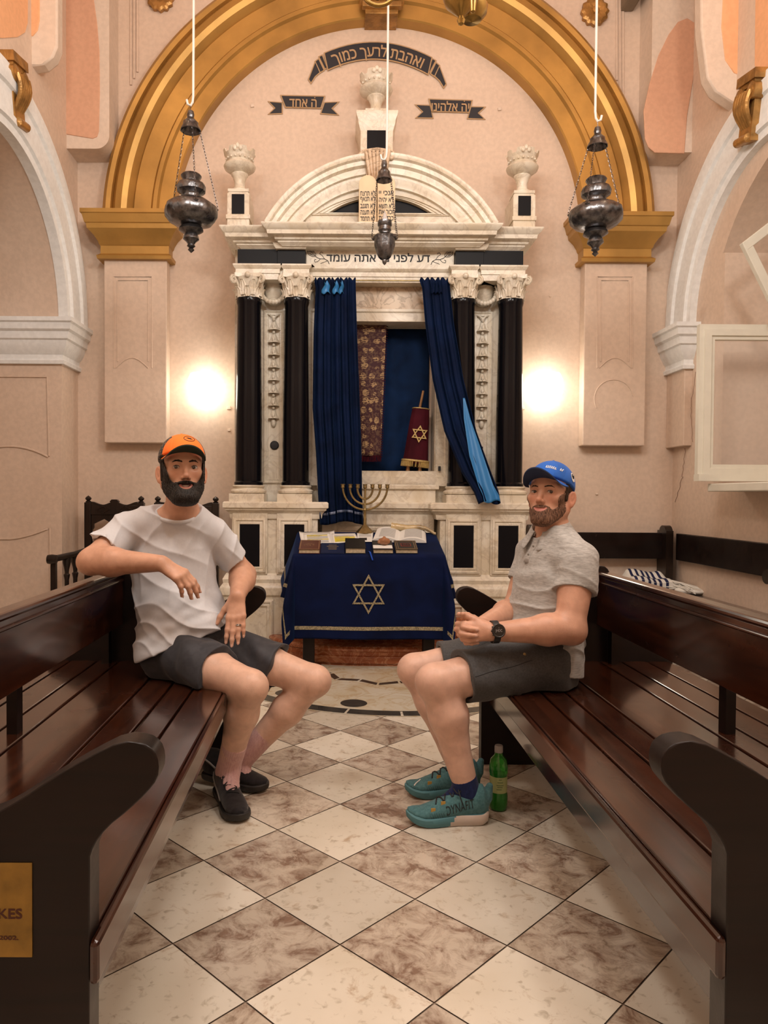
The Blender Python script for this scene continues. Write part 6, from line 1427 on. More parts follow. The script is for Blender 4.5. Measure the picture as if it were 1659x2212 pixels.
# ---- hands ----------------------------------------------------------------
def hand_ops(sd, wrist, fwd, back, side, curls, sc=1.0, spread=.10, thumb=(.7, .45, .25), thumb_dir=None, k=.006):
    """fwd: wrist->knuckles, back: out of the back of the hand, side: +1 when the thumb lies towards cross(fwd, back)"""
    f = nz(fwd); b = nz(np.array(back) - f * np.dot(back, f)); r = np.cross(f, b) * side; W = np.array(wrist, float); tips = []; joints = []
    lens = ((.046, .027, .022), (.050, .031, .023), (.046, .029, .023), (.037, .022, .020)); kn = ((.088, .028), (.092, .009), (.087, -.010), (.078, -.027))
    for (kf, kr), ln, cu, i in zip(kn, lens, curls, range(4)):
        K_ = W + (f * kf + r * kr + b * (.004 if i in (1, 2) else 0)) * sc
        sd.cone(W + (f * .012 + r * kr * .45) * sc, K_, .0155 * sc, .0118 * sc, k=.014)
        d = nz(f + r * (kr / .03) * spread); p = K_; js = [K_]; an = 0; rr = [.0112, .0096, .0088, .0070]
        for j, L_ in enumerate(ln):
            an += cu[j]; dd = d * math.cos(an) - b * math.sin(an); q = p + dd * L_ * sc; sd.cone(p, q, rr[j] * sc * (.88 if i == 3 else 1), rr[j + 1] * sc * (.88 if i == 3 else 1), k=k if j else .009); p = q; js.append(q)
        tips.append((p, dd, nz(b * math.cos(an) + d * math.sin(an)))); joints.append(js)
    T0 = W + (f * .018 + r * .022 - b * .008) * sc; td = nz(f * thumb[0] + r * thumb[1] - b * thumb[2]) if thumb_dir is None else nz(thumb_dir)
    T1 = T0 + td * .042 * sc; t2 = nz(td + f * .25); T2 = T1 + t2 * .034 * sc; t3 = nz(t2 + f * .2 - r * .1); T3 = T2 + t3 * .026 * sc
    sd.cone(T0, T1, .0165 * sc, .0128 * sc, k=.016); sd.cone(T1, T2, .0118 * sc, .0108 * sc, k=k); sd.cone(T2, T3, .0108 * sc, .0082 * sc, k=k); tips.append((T3, t3, nz(r * .4 + b))); joints.append([T0, T1, T2, T3])
    sd.ell(W + (f * .050 - b * .004) * sc, np.array((.036, .030, .013)) * sc, np.stack([f, r, b], 1), k=.012)
    return tips, joints
NAIL = basic('finger_nail', (.62, .38, .30), .3)
def nails(tips, parent, sd, sc=1.0):
    for t, d, n in tips:
        m = MB(); c = t + d * .0005 * sc + n * .0064 * sc; r_ = nz(np.cross(d, n)); m.ell(c, (.0062 * sc, .0044 * sc, .0012 * sc), 12, 6, A=np.stack([d, r_, n], 1)); obj('finger_nail', m, NAIL, parent)
# ------------------------------------------------------------------ shoes, caps, legs shared by both figures
def tone_mat(name, rough=.7, sheen=.1, bump=.1, sc=160):
    m, n, l, b = mat(name); at_ = n.new('ShaderNodeAttribute'); at_.attribute_name = 'tone'; l.new(at_.outputs['Color'], b.inputs['Base Color']); b.inputs['Roughness'].default_value = rough; b.inputs['Sheen Weight'].default_value = sheen; b.inputs['Specular IOR Level'].default_value = .25
    tc = n.new('ShaderNodeTexCoord'); t = noise_tex(n, l, tc.outputs['Object'], sc, 2); bp = n.new('ShaderNodeBump'); bp.inputs['Strength'].default_value = bump; bp.inputs['Distance'].default_value = .002; l.new(t.outputs['Fac'], bp.inputs['Height']); l.new(bp.outputs['Normal'], b.inputs['Normal']); return m
TONE = tone_mat('dyed_cloth')
_FT = [(0, .004), (.02, .022), (.08, .032), (.2, .0345), (.38, .0335), (.52, .0385), (.66, .046), (.78, .0475), (.88, .042), (.95, .030), (.99, .012), (1.0, .003)]
FOOT = [(a, float(np.interp(a, [q[0] for q in _FT], [q[1] for q in _FT]))) for a in np.concatenate([[0, .008, .02], np.linspace(.05, .95, 40), [.975, .99, 1.0]])]
def shoe(parent, label, heel, toe, L_, lift, mats, ankle, run=False, side=1, name='shoe'):
    """heel/toe: plan points; lift: heel height above the floor; side +1 when the outer side of the foot is to its left"""
    f = nz((toe[0] - heel[0], toe[1] - heel[1], 0)); pit = math.asin(min(.6, lift / L_)); f = nz(f - np.array([0, 0, math.tan(pit)])); l = nz(np.cross((0, 0, 1), f)); u = np.cross(f, l); H = np.array([heel[0], heel[1], lift], float)
    w_ = lambda a, b, c: H + f * a * L_ + l * b + u * c
    th = .038 if run else .026
    zb = lambda a: (.022 if run else .010) * max(0, (a - .72) / .28) ** 2 + (.012 if run else .0) * max(0, (.12 - a) / .12) ** 2
    tt = lambda a: th * (1 if a < .35 else 1 - (.35 if run else .0) * (a - .35) / .65)
    s = SD(); hs = 1.0; e_ = .010 if run else .004
    hi_ = .012 if run else .0
    st = [(.015, .058, .020, .030), (.07, .066 + e_, .031, .050 * hs + e_), (.16, .065 + e_, .036, .053 * hs + e_), (.30, .062 + e_ * .8, .037, .052 * hs + e_ * .9), (.42, .054 + e_ * .6, .038, .045 * hs + e_ * .8), (.55, .046 + hi_ * .4, .041, .034 + hi_ * .6), (.70, .039 + hi_ * .2, .044, .026 + hi_ * .4), (.82, .034, .042, .021), (.92, .031, .031, .016), (.985, .028, .012, .010)]
    s.loft([(w_(a, 0, c + (zb(a) if a > .7 else 0)), hw, hh, l) for a, c, hw, hh in st], k=.0)
    if run: s.cone(w_(.03, 0, .09), w_(-.010, 0, .128), .022, .012, k=.02)
    an = np.array(ankle, float); a0 = np.array((an[0], an[1], lift + .098 + (.012 if run else 0))); s.cone(a0 - f * .012, a0 + np.array((0, 0, .12)) - f * .01, .034, .042, k=.004, mode='s')
    lo = np.minimum(w_(0, 0, 0), w_(1, 0, 0)) - .08; hi = np.maximum(w_(0, 0, .13), w_(1, 0, .13)) + .08
    o = sdobj(name, s, lo, hi, .0025, mats[0], parent); 
    if label: o['label'] = label
    # sole
    m = MB(); ring = [(a, hw) for a, hw in FOOT] + [(a, -hw) for a, hw in FOOT[::-1]]; n = len(ring); v = []
    lev = ((.0, .90), (.10, .985), (.5, 1.03), (.9, 1.02), (1.0, .94))
    for q, sc in lev:
        for a, b in ring: a2 = .5 + (a - .5) * (1 + (sc - 1) * .35) + (.004 if run else 0); v.append(w_(a2, b * sc * 1.06, zb(a) + tt(a) * q + .001))
    ff = [(i * n + k, i * n + (k + 1) % n, (i + 1) * n + (k + 1) % n, (i + 1) * n + k) for i in range(len(lev) - 1) for k in range(n)]; m.add(v, ff + [tuple(range(n)), tuple((len(lev) - 1) * n + k for k in range(n))])
    if run:
        m.mi = [0 if np.mean([(np.array(m.v[i]) - H).dot(f) / L_ + ((np.array(m.v[i]) - H).dot(u) - .02) * 3 for i in q]) > .47 else 1 for q in m.f]
    obj('sole', m, mats[1], o, smooth=50)
    # laces
    m = MB(); top = []
    for k in range(6):
        a = .38 + .052 * k; row = []
        for t in np.linspace(-1, 1, 7): row.append(w_(a + (.02 * t if k % 2 else -.02 * t), t * .022, .16))
        hit = s.cast(np.array(row), np.tile(-u, (7, 1)), .16); m.tube(hit + u * .002, .0026, 6)
    for sg in (-1, 1) if run else ():
        base = s.cast(np.array([w_(.36, sg * .012, .16)]), np.array([-u]), .16)[0] + u * .003
        m.tube([base + l * sg * .026 * math.sin(q) + u * (.004 - .010 * math.sin(q) ** 2) + f * .012 * (1 - math.cos(q)) for q in np.linspace(0, PI, 10)], .0022, 6)
        m.tube([base, base + l * sg * .018 + f * .01 + u * .004, base + l * sg * .036 + f * .006 - u * .018, base + l * sg * .041 + f * .0 - u * .036], .0022, 6)
    obj('laces', m, mats[2], o, smooth=60)
    return o, s, w_, (f, l, u)
def side_text(mb, sd, txt, c, ex, ey, width, size, look, off=.0009, slant=0):
    vs_, fs_ = text_mesh(txt, size); vs_[:, 0] += slant * vs_[:, 1]
    w0 = vs_[:, 0].max() - vs_[:, 0].min(); vs_[:, 0] = (vs_[:, 0] - (vs_[:, 0].max() + vs_[:, 0].min()) / 2) * width / w0; vs_[:, 1] -= (vs_[:, 1].max() + vs_[:, 1].min()) / 2
    p = np.array([c + ex * v[0] + ey * v[1] - look * .08 for v in vs_]); h_ = sd.cast(p, np.tile(look, (len(p), 1)), .16) - look * off; mb.add(list(h_), fs_)
def cap(h, parent, label, col, m_top, m_under, bill, tilt, base=(.0, .24), logo=None):
    k = h.s; s = SD(); cc = h.w(-.006, 0, .046); R_ = np.array((.110, .0875, .0935)) * k
    s.ell(cc, R_, h.A, k=0); u0, sl_ = base
    s.fn(lambda p: -((h.loc(p)[:, 2] - u0 - sl_ * h.loc(p)[:, 0]) * k), h.c, .3, k=.004, mode='i')
    def seam(p):
        q = h.loc(p); a = np.arctan2(q[:, 1], q[:, 0]); return .0012 * np.exp(-(np.minimum(np.abs((a % (PI / 3)) - PI / 6), 9) / .03) ** 2)
    s.fn(seam, h.c, .3, mode='disp'); s.ell(h.w(-.006, 0, .046 + .0935), .006 * k, k=.004)
    o = sdobj('cap', s, h.c - .2, h.c + .2, .0028, TONE, parent, col=lambda V: col(h.loc(V))); o['label'] = label
    L_, droop, up = bill
    def bf(u, v, dz=0):
        th = (u - .5) * 2; a = th * 1.28; f0, l0 = -.008 + .103 * math.cos(a), .0835 * math.sin(a)
        ext = L_ * max(0, 1 - abs(th) ** 2.6) ** .55 * v; f_, l_ = f0 + ext, l0 * (1 + .10 * v * (1 - abs(th)))
        return h.w(f_, l_, u0 + sl_ * f0 - .003 + up * ext - droop * l_ * l_ * (.25 + .75 * min(1, ext / .05)) + dz)
    m = MB().grid(lambda u, v: bf(u, v, .0022), 36, 10); b1 = obj('cap_bill', m, m_top, o, smooth=60)
    m = MB().grid(lambda u, v: bf(u, v, -.0022), 36, 10); m.grid(lambda u, v: bf(u, 1, -.0022 + .0044 * v), 36, 1); obj('bill_underside', m, m_under, o, smooth=60)
    return o, s
def half(fn_, a, n): return lambda p: np.maximum(fn_(p), (p - a) @ n)
def clothed_limb(sd, a, b, ra, rb, t, k=.03, skin=None, hem=.05):
    """tube of cloth from a to fraction t of a->b, with an open end"""
    a, b = np.array(a, float), np.array(b, float); c = a + (b - a) * t; n = nz(b - a); tmp = SD().cone(a, b, ra, rb); f0 = tmp.ops[0][0]
    sd.fn(half(f0, c, n), (a + c) / 2, np.linalg.norm(c - a) / 2 + max(ra, rb), k=k)
    if skin: sd.cone(c - n * hem, c + n * .004, skin[0], skin[1], k=.004, mode='s')
# ------------------------------------------------------------------ the man in the orange cap, left pew
pm = thing('person', 'seated person in an orange cap and pale grey T-shirt, arm over the pew back', 'person', (-.60, 2.85, .45))
hL = Head(P(394, 1018, 2.77), (.33, -.93, .15), sc=1.03)
RS, LS = P(272, 1146, 2.82), P(462, 1154, 2.90)
RE, LE = P(200, 1212, 2.69), P(527, 1240, 2.98)
RW, LW = P(348, 1217, 2.60), P(513, 1288, 2.78)
RH, LH = np.array((-.665, 2.79, .545)), np.array((-.53, 2.915, .545))
RK, LK = P(540, 1483, 2.56), P(678, 1470, 2.77)
RA_, LA = P(494, 1655, 2.72), P(515, 1648, 2.85)
NB = P(392, 1112, 2.86)
tors = [((-.605, 2.865, .49), .155, .115, (.73, .68, 0)), ((-.615, 2.865, .56), .165, .125, (.75, .62, 0)), (P(388, 1335, 2.87), .145, .112, (.88, .45, 0)), (P(378, 1250, 2.88), .155, .112, (.95, .3, 0)), (P(370, 1190, 2.89), .165, .112, (.98, .2, 0)), (P(370, 1148, 2.885), .150, .085, (.98, .2, 0)), (P(380, 1118, 2.87), .085, .062, (.98, .2, 0))]
def arm(sd, S, E, W, up=.050, el=.043, fo=.047, wr=.029, k=.03, bulge=None):
    S, E, W = map(np.array, (S, E, W)); sd.cone(S, E, up * 1.1, el, k=k); m_ = E + (W - E) * .28; sd.cone(E, m_, el * .98, fo, k=.03); sd.cone(m_, W, fo, wr, k=.03)
def leg(sd, H, K, A, back, th=.083, kn=.056, ca=.056, ak=.036):
    H, K, A, back = map(lambda q: np.array(q, float), (H, K, A, back)); sd.cone(H, H + (K - H) * .55, th, th * .88, k=.03); sd.cone(H + (K - H) * .55, K, th * .88, kn, k=.03)
    sd.ell(K + nz(K - H) * .018 - nz(A - K) * .002, (.043, .043, .045), k=.03)
    c1 = K + (A - K) * .33; sd.cone(K, c1 + back * .012, kn * .93, ca, k=.03); sd.cone(c1 + back * .012, A + (K - A) * .12, ca, ak * 1.04, k=.03); sd.cone(A + (K - A) * .2, A, ak, ak, k=.02); sd.cone(K, A, kn * .72, ak * .9, k=.02)
B = SD(); B.loft(tors, k=.0); head_ops(B, hL, smile=.8, open_=.0058, lipk=.85)
B.cone(hL.w(-.018, 0, -.055), NB, .058, .064, k=.03); B.cone(NB, (RS + NB) / 2 + np.array((0, 0, -.01)), .06, .05, k=.03); B.cone(NB, (LS + NB) / 2 + np.array((0, 0, -.01)), .06, .05, k=.03)
arm(B, RS, RE, RW, .054, .046, .051, .030); arm(B, LS, LE, LW, .050, .042, .048, .030)
B.ell(RE + np.array((-.018, .004, -.006)), .036, k=.03); B.ell(LE + np.array((.006, .02, -.01)), .034, k=.03)
leg(B, RH, RK, RA_, nz((-.5, .8, 0)), .085, .058, .060, .038); leg(B, LH, LK, LA, nz((-.4, .4, -.6)), .084, .057, .058, .037)
FT = (np.array((-.395, 2.625, .045)), np.array((-.37, 2.815, .05)))
B.cone(RA_ - np.array((0, 0, .03)), FT[0], .032, .024, k=.02); B.cone(LA - np.array((0, 0, .03)), FT[1], .032, .024, k=.02)
tR, jR = hand_ops(B, RW, (.84, -.06, -.50), (.30, -.52, .80), -1, ((.35, .30, .18), (.42, .32, .2), (.50, .34, .2), (.60, .4, .25)), .98, .02, thumb_dir=(.55, .05, -.80))
tL, jL = hand_ops(B, LW, (.0, -.42, -.90), (.06, -.90, .42), 1, ((.10, .18, .10), (.06, .16, .10), (.10, .18, .10), (.16, .2, .12)), .98, .07, thumb=(.72, .55, .15))
lo, hi = np.array((-1.03, 2.44, .01)), np.array((-.03, 3.06, 1.43))
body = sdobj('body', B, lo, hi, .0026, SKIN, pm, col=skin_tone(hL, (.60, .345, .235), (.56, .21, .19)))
nails(tR + tL, pm, B, .98)
eyes(hL, pm, (.0, .0, 1.15)); HB = hair_mat('dark_brown_hair', (.006, .004, .003), (.035, .022, .015)); HG = hair_mat('black_beard_hair', (.004, .0035, .003), (.045, .038, .034))
brows(hL, B, pm, HB, .0036)
m = MB().grid(lambda u, v: hL.w(.0835 - .012 * (2 * u - 1) ** 2, (u - .5) * .040, -.0700 + .0075 * (v - .35) + .007 * (2 * u - 1) ** 2), 12, 2); obj('teeth', m, TEETH, pm, solid=.002)
hd1 = SD(); head_ops(hd1, hL, .8, .0058, ears=False)
def beard(sd, h, T, chin, cheek, nz_amp, frq, lip=.0098, mo=0):
    def f(p):
        q = h.loc(p); F_, l_, u_ = q[:, 0], np.abs(q[:, 1]), q[:, 2]
        line = np.interp(l_, [0, .018, .030, .042, .056, .064, .072], [-.0490, -.0492, -.053, -.050 + cheek, -.034 + cheek, -.006, .035])
        m_ = sstep(0, .006 + .006 * (l_ > .036), line - u_) * sstep(-.020, .000, F_) * sstep(-.165, -.13, u_ + (F_ - .05) * .35 * (F_ < .05)) * sstep(-.012, .02, F_ - (-(u_ + .10)) * .9 * (u_ < -.10) + .0)
        mz = -.0695 + (.009) * (l_ / .027) ** 2; e = np.sqrt((l_ / .0262) ** 2 + ((u_ - mz + .0045 + mo) / lip) ** 2); m_ = m_ * sstep(.88, 1.16, e)
        soul = np.exp(-(l_ / .016) ** 2 - ((u_ + .088) / .004) ** 2) * .0
        th = T * (1 + chin * np.exp(-((u_ + .115) / .03) ** 2 - (l_ / .045) ** 2) + .45 * np.exp(-((u_ + .058) / .009) ** 2 - (l_ / .03) ** 2) * (F_ > .06))
        n_ = nz_amp * (np.sin(q[:, 1] * frq + 3 * np.sin(u_ * 160) + F_ * 200) * np.sin(u_ * frq * .55 + 2 * np.sin(q[:, 1] * 190)))
        return sd(p) - (th + n_) * m_ + .0035 * (1 - m_) 
    b = SD(); b.fn(f, h.w(.03, 0, -.06), .13, k=0); return b
bd = beard(hd1, hL, .0072, 2.2, .0, .0013, 620, .0092)
sdobj('beard', bd, hL.c - .16, hL.c + .14, .0022, HG, pm, smooth=0)
hr = SD(); hr.ell(hL.w(-.014, 0, .04), np.array((.100, .0785, .088)) * hL.s, hL.A, k=0); hr.fn(lambda p: np.maximum(hL.loc(p)[:, 0] - .030, -(hL.loc(p)[:, 2] + .045 - .6 * np.maximum(0, hL.loc(p)[:, 0] + .02))), hL.c, .3, k=.004, mode='i')
for s_ in (-1, 1): hr.cone(hL.w(.012, s_ * .0735, .05), hL.w(.012, s_ * .0725, -.035), .010, .009, k=.006)
sdobj('hair', hr, hL.c - .16, hL.c + .16, .003, HB, pm)
def capcolL(q):
    c = np.tile((.90, .20, .025), (len(q), 1)); side = (q[:, 0] < .045 - .25 * (np.abs(q[:, 1]) < .04)); c[side] = (.02, .022, .02)
    pat = side & ((np.sin(q[:, 0] * 300) * np.sin(q[:, 2] * 260 + q[:, 1] * 120)) > .55); c[pat] = (.30, .16, .10); return c
co, cs = cap(hL, pm, 'orange baseball cap with black side panels and a dark green bill', capcolL, basic('orange_cap_cloth', (.90, .20, .025), .7), basic('dark_green_bill_lining', (.006, .022, .014), .75), (.070, 4.2, .13), 0, base=(.044, .14))
m = MB(); cen = hL.w(.14, .018, .108); ex, ey = hL.l, nz(hL.u * .8 - hL.f * .35)
ring_ = [cen + ex * .021 * math.cos(a) + ey * .013 * math.sin(a) for a in np.linspace(0, 2 * PI, 28)]; hit = cs.cast(np.array(ring_), np.tile(-hL.f, (28, 1)), .15); m.tube(hit + hL.f * .0008, .0013, 5)
for x0, y0, x1, y1 in ((-.010, .003, -.002, -.001), (-.002, -.001, .003, .003), (.003, .003, .011, -.004), (-.004, .004, .005, -.004)):
    pp_ = np.array([cen + ex * (x0 + (x1 - x0) * t) + ey * (y0 + (y1 - y0) * t) for t in np.linspace(0, 1, 5)]); m.tube(cs.cast(pp_, np.tile(-hL.f, (5, 1)), .15) + hL.f * .0008, .0016, 5)
obj('cap_emblem', m, M['ink'], co)
# T-shirt
T = SD(); g = .012
T.loft([((-.59, 2.862, .50), .200, .165, (.73, .68, 0)), ((-.595, 2.862, .57), .198, .160, (.75, .62, 0)), (P(388, 1345, 2.87), .168, .136, (.86, .5, 0)), (P(378, 1255, 2.88), .166, .126, (.95, .3, 0)), (P(370, 1190, 2.89), .178, .124, (.98, .2, 0)), (P(370, 1148, 2.885), .162, .098, (.98, .2, 0)), (P(380, 1118, 2.87), .098, .075, (.98, .2, 0))], k=0)
T.cone(RH + np.array((.0, 0, .0)), RH + np.array((.03, .03, .16)), .130, .11, k=.04); T.cone(LH + np.array((-.02, -.02, .0)), LH + np.array((-.03, 0, .14)), .127, .10, k=.04)
T.ell(P(440, 1353, 2.79), .075, k=.05)
T.cone(NB, RS + np.array((.02, 0, .012)), .072, .066, k=.04); T.cone(NB, LS + np.array((-.02, 0, .012)), .072, .064, k=.04)
clothed_limb(T, RS, RE, .072, .074, .64, .014, (.054, .056), .03); clothed_limb(T, LS, LE, .066, .065, .66, .014, (.049, .051), .03)
hf = nz((.55, -.83, 0))
T.fn(lambda p: (.578 + .55 * ((p - np.array((-.60, 2.86, 0))) @ np.array((.80, -.60, 0)) * .6 + (p - np.array((-.60, 2.86, 0))) @ np.array((.60, .80, 0)) * .4) + .006 * wob(p, (.7, .7, 0), 22, 1) - p[:, 2]) * .85, (-.6, 2.86, .8), 1, k=.006, mode='i')
NC = P(381, 1110, 2.835); NA = nz((.14, -.42, 1))
T.fn(lambda p: np.maximum(np.linalg.norm((p - NC) - ((p - NC) @ NA)[:, None] * NA, axis=1) - .074 - .8 * np.maximum(0, (p - NC) @ NA), -(p - NC) @ NA - .004), NC + NA * .1, .25, k=.006, mode='s')
def foldsL(p):
    z = p[:, 2]; w1 = sstep(.80, .66, z) * sstep(.50, .64, z); a = w1 * (.0075 * rg(wob(p, (.45, -.15, 1), 32, .3, 1.5)) + .0016 * wob(p, (-.5, .3, .8), 104, 1.7, 1.4))
    d1 = .0062 * sstep(.70, .84, z) * sstep(1.08, .99, z) * rg(wob(p, (.85, .2, -.45), 30, 1.2, 1.3))
    x = p[:, 0]; b = .0062 * sstep(-.45, -.62, x) * sstep(.55, .72, z) * rg(wob(p, (.55, 0, .85), 26, 2.0, 1.1))
    sl = .0042 * sstep(-.80, -.88, x) * rg(wob(p, (.75, -.2, .5), 34, .5, .8)) + .0036 * sstep(-.47, -.43, x) * rg(wob(p, (.5, .2, .8), 36, 1.5, .8))
    return (a + d1 + b + sl) * 1.25
T.fn(foldsL, (-.6, 2.8, .8), 1, mode='disp')
TS = fabric('pale_grey_jersey', (.585, .60, .635), (.615, .63, .66), (90, 90, 90), .55, .25, .05)
tso = sdobj('t_shirt', T, (-1.0, 2.60, .47), (-.30, 3.08, 1.16), .0032, TS, pm); tso['label'] = 'pale grey short-sleeved T-shirt'
m = MB(); ax = NA; c0 = NC; e1 = nz(np.cross(ax, (0, 1, 0))); e2 = np.cross(ax, e1)
ringp = np.array([c0 + e1 * .0765 * math.cos(a) + e2 * .0765 * math.sin(a) for a in np.linspace(0, 2 * PI, 60, endpoint=False)]); m.tube(list(ringp), .0065, 8, closed=True, flat=1.3); obj('neck_rib', m, TS, tso, smooth=60)
# shorts
Sh = SD(); Sh.loft([((-.60, 2.865, .462), .165, .125, (.73, .68, 0)), ((-.605, 2.865, .53), .178, .135, (.74, .65, 0)), ((-.61, 2.865, .605), .160, .124, (.8, .58, 0))], k=0)
clothed_limb(Sh, RH, RK, .104, .096, .62, .04, (.080, .078), .04); clothed_limb(Sh, LH, LK, .102, .094, .66, .04, (.078, .074), .04)
Sh.fn(lambda p: .0050 * wob(p, (.8, .3, .5), 48, .7, 1.2) + .003 * wob(p, (.2, -.9, .4), 80, 2, 1), (-.5, 2.8, .5), 1, mode='disp')
Sh.fn(lambda p: np.where(p[:, 0] < -.372 - .0, .4535 - p[:, 2], -1), (-.6, 2.8, .5), 1, k=.004, mode='i')
sho = sdobj('shorts', Sh, (-.85, 2.52, .40), (-.10, 3.1, .70), .0035, fabric('dark_slate_nylon', (.032, .033, .040), (.045, .046, .054), (40, 40, 40), .6, .15, .05), pm); sho['label'] = 'dark slate grey shorts'
# socks, shoes
pink = fabric('pink_ribbed_cotton', (.56, .33, .32), (.66, .42, .40), (120, 120, 30), .85, .2, .2)
for K_, A_, t0, ft in ((RK, RA_, .70, FT[0]), (LK, LA, .62, FT[1])):
    s = SD(); p0 = K_ + (A_ - K_) * t0; s.cone(p0, A_ + (A_ - K_) * .10, .0475, .0435, k=0); s.cone(A_ - np.array((0, 0, .02)), ft, .041, .032, k=.02); nn = nz(A_ - K_)
    def rib(p, a=A_, nn=nn): q = p - a; e = nz(np.cross(nn, (1, 0, .2))); e2 = np.cross(nn, e); an = np.arctan2(q @ e, q @ e2); return .0009 * np.cos(an * 34)
    s.fn(rib, A_, .5, mode='disp'); s.fn(lambda p, p0=p0, nn=nn: -((p - p0) @ nn), A_, .5, k=.004, mode='i')
    so = sdobj('sock', s, np.minimum(p0, A_) - .08, np.maximum(p0, A_) + .08, .0028, pink, pm); so['label'] = 'pink ribbed sock'
blk = fabric('black_suede', (.008, .007, .009), (.016, .014, .017), (70, 70, 70), .8, .25, .1); blks = basic('black_rubber_sole', (.022, .020, .019), .6, noise=.3, nscale=40)
so1, ss1, w1, fr1 = shoe(pm, 'black suede skate shoe', (-.462, 2.785), (-.335, 2.49), .31, .0, (blk, blks, M['ink']), RA_, side=-1)
so2, ss2, w2, fr2 = shoe(pm, 'black suede skate shoe', (-.545, 2.885), (-.30, 2.79), .29, .018, (blk, blks, M['ink']), LA, side=1)
for so_, ss_, w_, fr in ((so1, ss1, w1, fr1), (so2, ss2, w2, fr2)):
    f, l, u = fr; m = MB()
    for sg in (-1, 1):
        pts = np.array([w_(a, sg * .09, c) for a, c in ((.06, .085), (.16, .078), (.26, .062), (.36, .058), (.46, .050), (.56, .038))]); h_ = ss_.cast(pts, np.tile(-l * sg, (6, 1)), .12); m.tube(list(h_ + l * sg * .001), .0042, 6, flat=1)
    obj('side_stripe', m, basic('grey_leather_stripe', (.30, .29, .28), .5), so_)
    c = w_(.30, 0, .150); m = MB(); tg = nz(u * .85 - f * .5); nn = nz(u * .5 + f * .85)
    t0 = w_(.335, 0, .098); m.obox(t0, l * .024, tg * .030, nn * .004); obj('tongue', m, blk, so_, bevel=.003)
    m = MB(); vs_, fs_ = text_mesh('VANS', .016); m.add([t0 + nn * .0048 + tg * (.016 + v[1]) - l * -1 * v[0] * 1.0 * (-1) for v in vs_], fs_); m.obox(t0 + nn * .0044 + tg * .004, l * .014, tg * .0012, nn * .0002); obj('tongue_lettering', m, basic('grey_thread', (.42, .40, .38), .6), so_, smooth=0)
# wedding ring
m = MB(); a_, b_ = jL[2][0], jL[2][1]; d_ = nz(b_ - a_); c = a_ + d_ * .030; e1 = nz(np.cross(d_, (1, 0, 0))); e2 = np.cross(d_, e1)
for o_ in (-.002, .002): m.tube([c + d_ * o_ + (e1 * math.cos(t) + e2 * math.sin(t)) * .0112 for t in np.linspace(0, 2 * PI, 24, endpoint=False)], .0022, 6, closed=True)
ro = obj('finger_ring', m, basic('polished_silver_ring', (.8, .8, .8), .12, 1.0), pm); ro['label'] = 'silver ring on the ring finger'
# ------------------------------------------------------------------ the man in the blue cap, right pew
pn = thing('person', 'seated person in a blue cap and grey polo shirt with clasped hands', 'person', (.76, 2.72, .45))
hR = Head(P(1188, 1071, 2.77), (-.60, -.785, .19), sc=.975)
LS, RS = P(1250, 1215, 2.60), P(1150, 1200, 2.92)
LE, RE = P(1230, 1358, 2.53), P(1112, 1318, 2.88)
NB = P(1196, 1158, 2.78)
LK, RK = P(940, 1473, 2.52), P(897, 1447, 2.79)
LA, RA_ = P(1004, 1688, 2.54), P(992, 1655, 2.77)
LH, RH = np.array((.755, 2.65, .545)), np.array((.735, 2.82, .545))
Wd_ = (.22, -.97, 0)
tors = [((.755, 2.74, .49), .16, .115, Wd_), ((.765, 2.74, .56), .165, .125, Wd_), (P(1178, 1352, 2.75), .150, .118, Wd_), (P(1186, 1275, 2.76), .160, .118, Wd_), (P(1196, 1220, 2.77), .165, .112, Wd_), (P(1200, 1185, 2.775), .150, .09, Wd_), (P(1198, 1162, 2.78), .085, .062, Wd_)]
LKn = P(1004, 1366, 2.515); fL = nz((-.95, .22, -.06)); bL = nz((-.22, -.93, .12)); LW = LKn - fL * .090
RKn = LKn + np.array((.002, .036, .004)); fR = nz((-.84, -.50, -.10)); bR = nz((-.52, .83, .10)); RW = RKn - fR * .088
B = SD(); B.loft(tors, k=0); head_ops(B, hR, smile=1.1, open_=.0004, lidk=.74, lipk=.62)
B.cone(hR.w(-.018, 0, -.055), NB, .056, .063, k=.03); B.cone(NB, (RS + NB) / 2 - np.array((0, 0, .01)), .06, .05, k=.03); B.cone(NB, (LS + NB) / 2 - np.array((0, 0, .01)), .06, .05, k=.03)
arm(B, LS, LE, LW, .060, .050, .052, .031); arm(B, RS, RE, RW, .056, .046, .049, .030)
B.ell(LE + np.array((.018, .005, -.012)), .038, k=.03)
leg(B, LH, LK, LA, nz((.8, .1, 0)), .090, .062, .066, .040); leg(B, RH, RK, RA_, nz((.8, 0, 0)), .088, .060, .062, .039)
B.cone(LA - np.array((0, 0, .03)), (.385, 2.527, .055), .034, .026, k=.02); B.cone(RA_ - np.array((0, 0, .03)), (.40, 2.762, .055), .034, .026, k=.02)
tL, jL = hand_ops(B, LW, fL, bL, 1, ((.85, 1.15, .5), (.9, 1.2, .5), (.95, 1.2, .5), (1.0, 1.2, .5)), .98, .04, thumb_dir=(-.80, .25, .42), k=.004)
tR, jR = hand_ops(B, RW - np.array((0, 0, .010)), fR, bR, -1, ((.80, 1.25, .45), (.78, 1.22, .45), (.80, 1.22, .45), (.84, 1.25, .5)), .98, .16, thumb_dir=(-.62, -.50, .48), k=.004)
lo, hi = np.array((.20, 2.44, .01)), np.array((.98, 3.05, 1.32))
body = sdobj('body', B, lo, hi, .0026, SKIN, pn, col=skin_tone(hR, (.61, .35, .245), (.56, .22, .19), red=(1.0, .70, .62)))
nails(tR, pn, B, .98)
eyes(hR, pn, (.1, .2, 1.12), .74); HR_ = hair_mat('brown_hair', (.022, .012, .007), (.075, .045, .028)); HS = hair_mat('short_brown_beard', (.05, .024, .015), (.30, .165, .105))
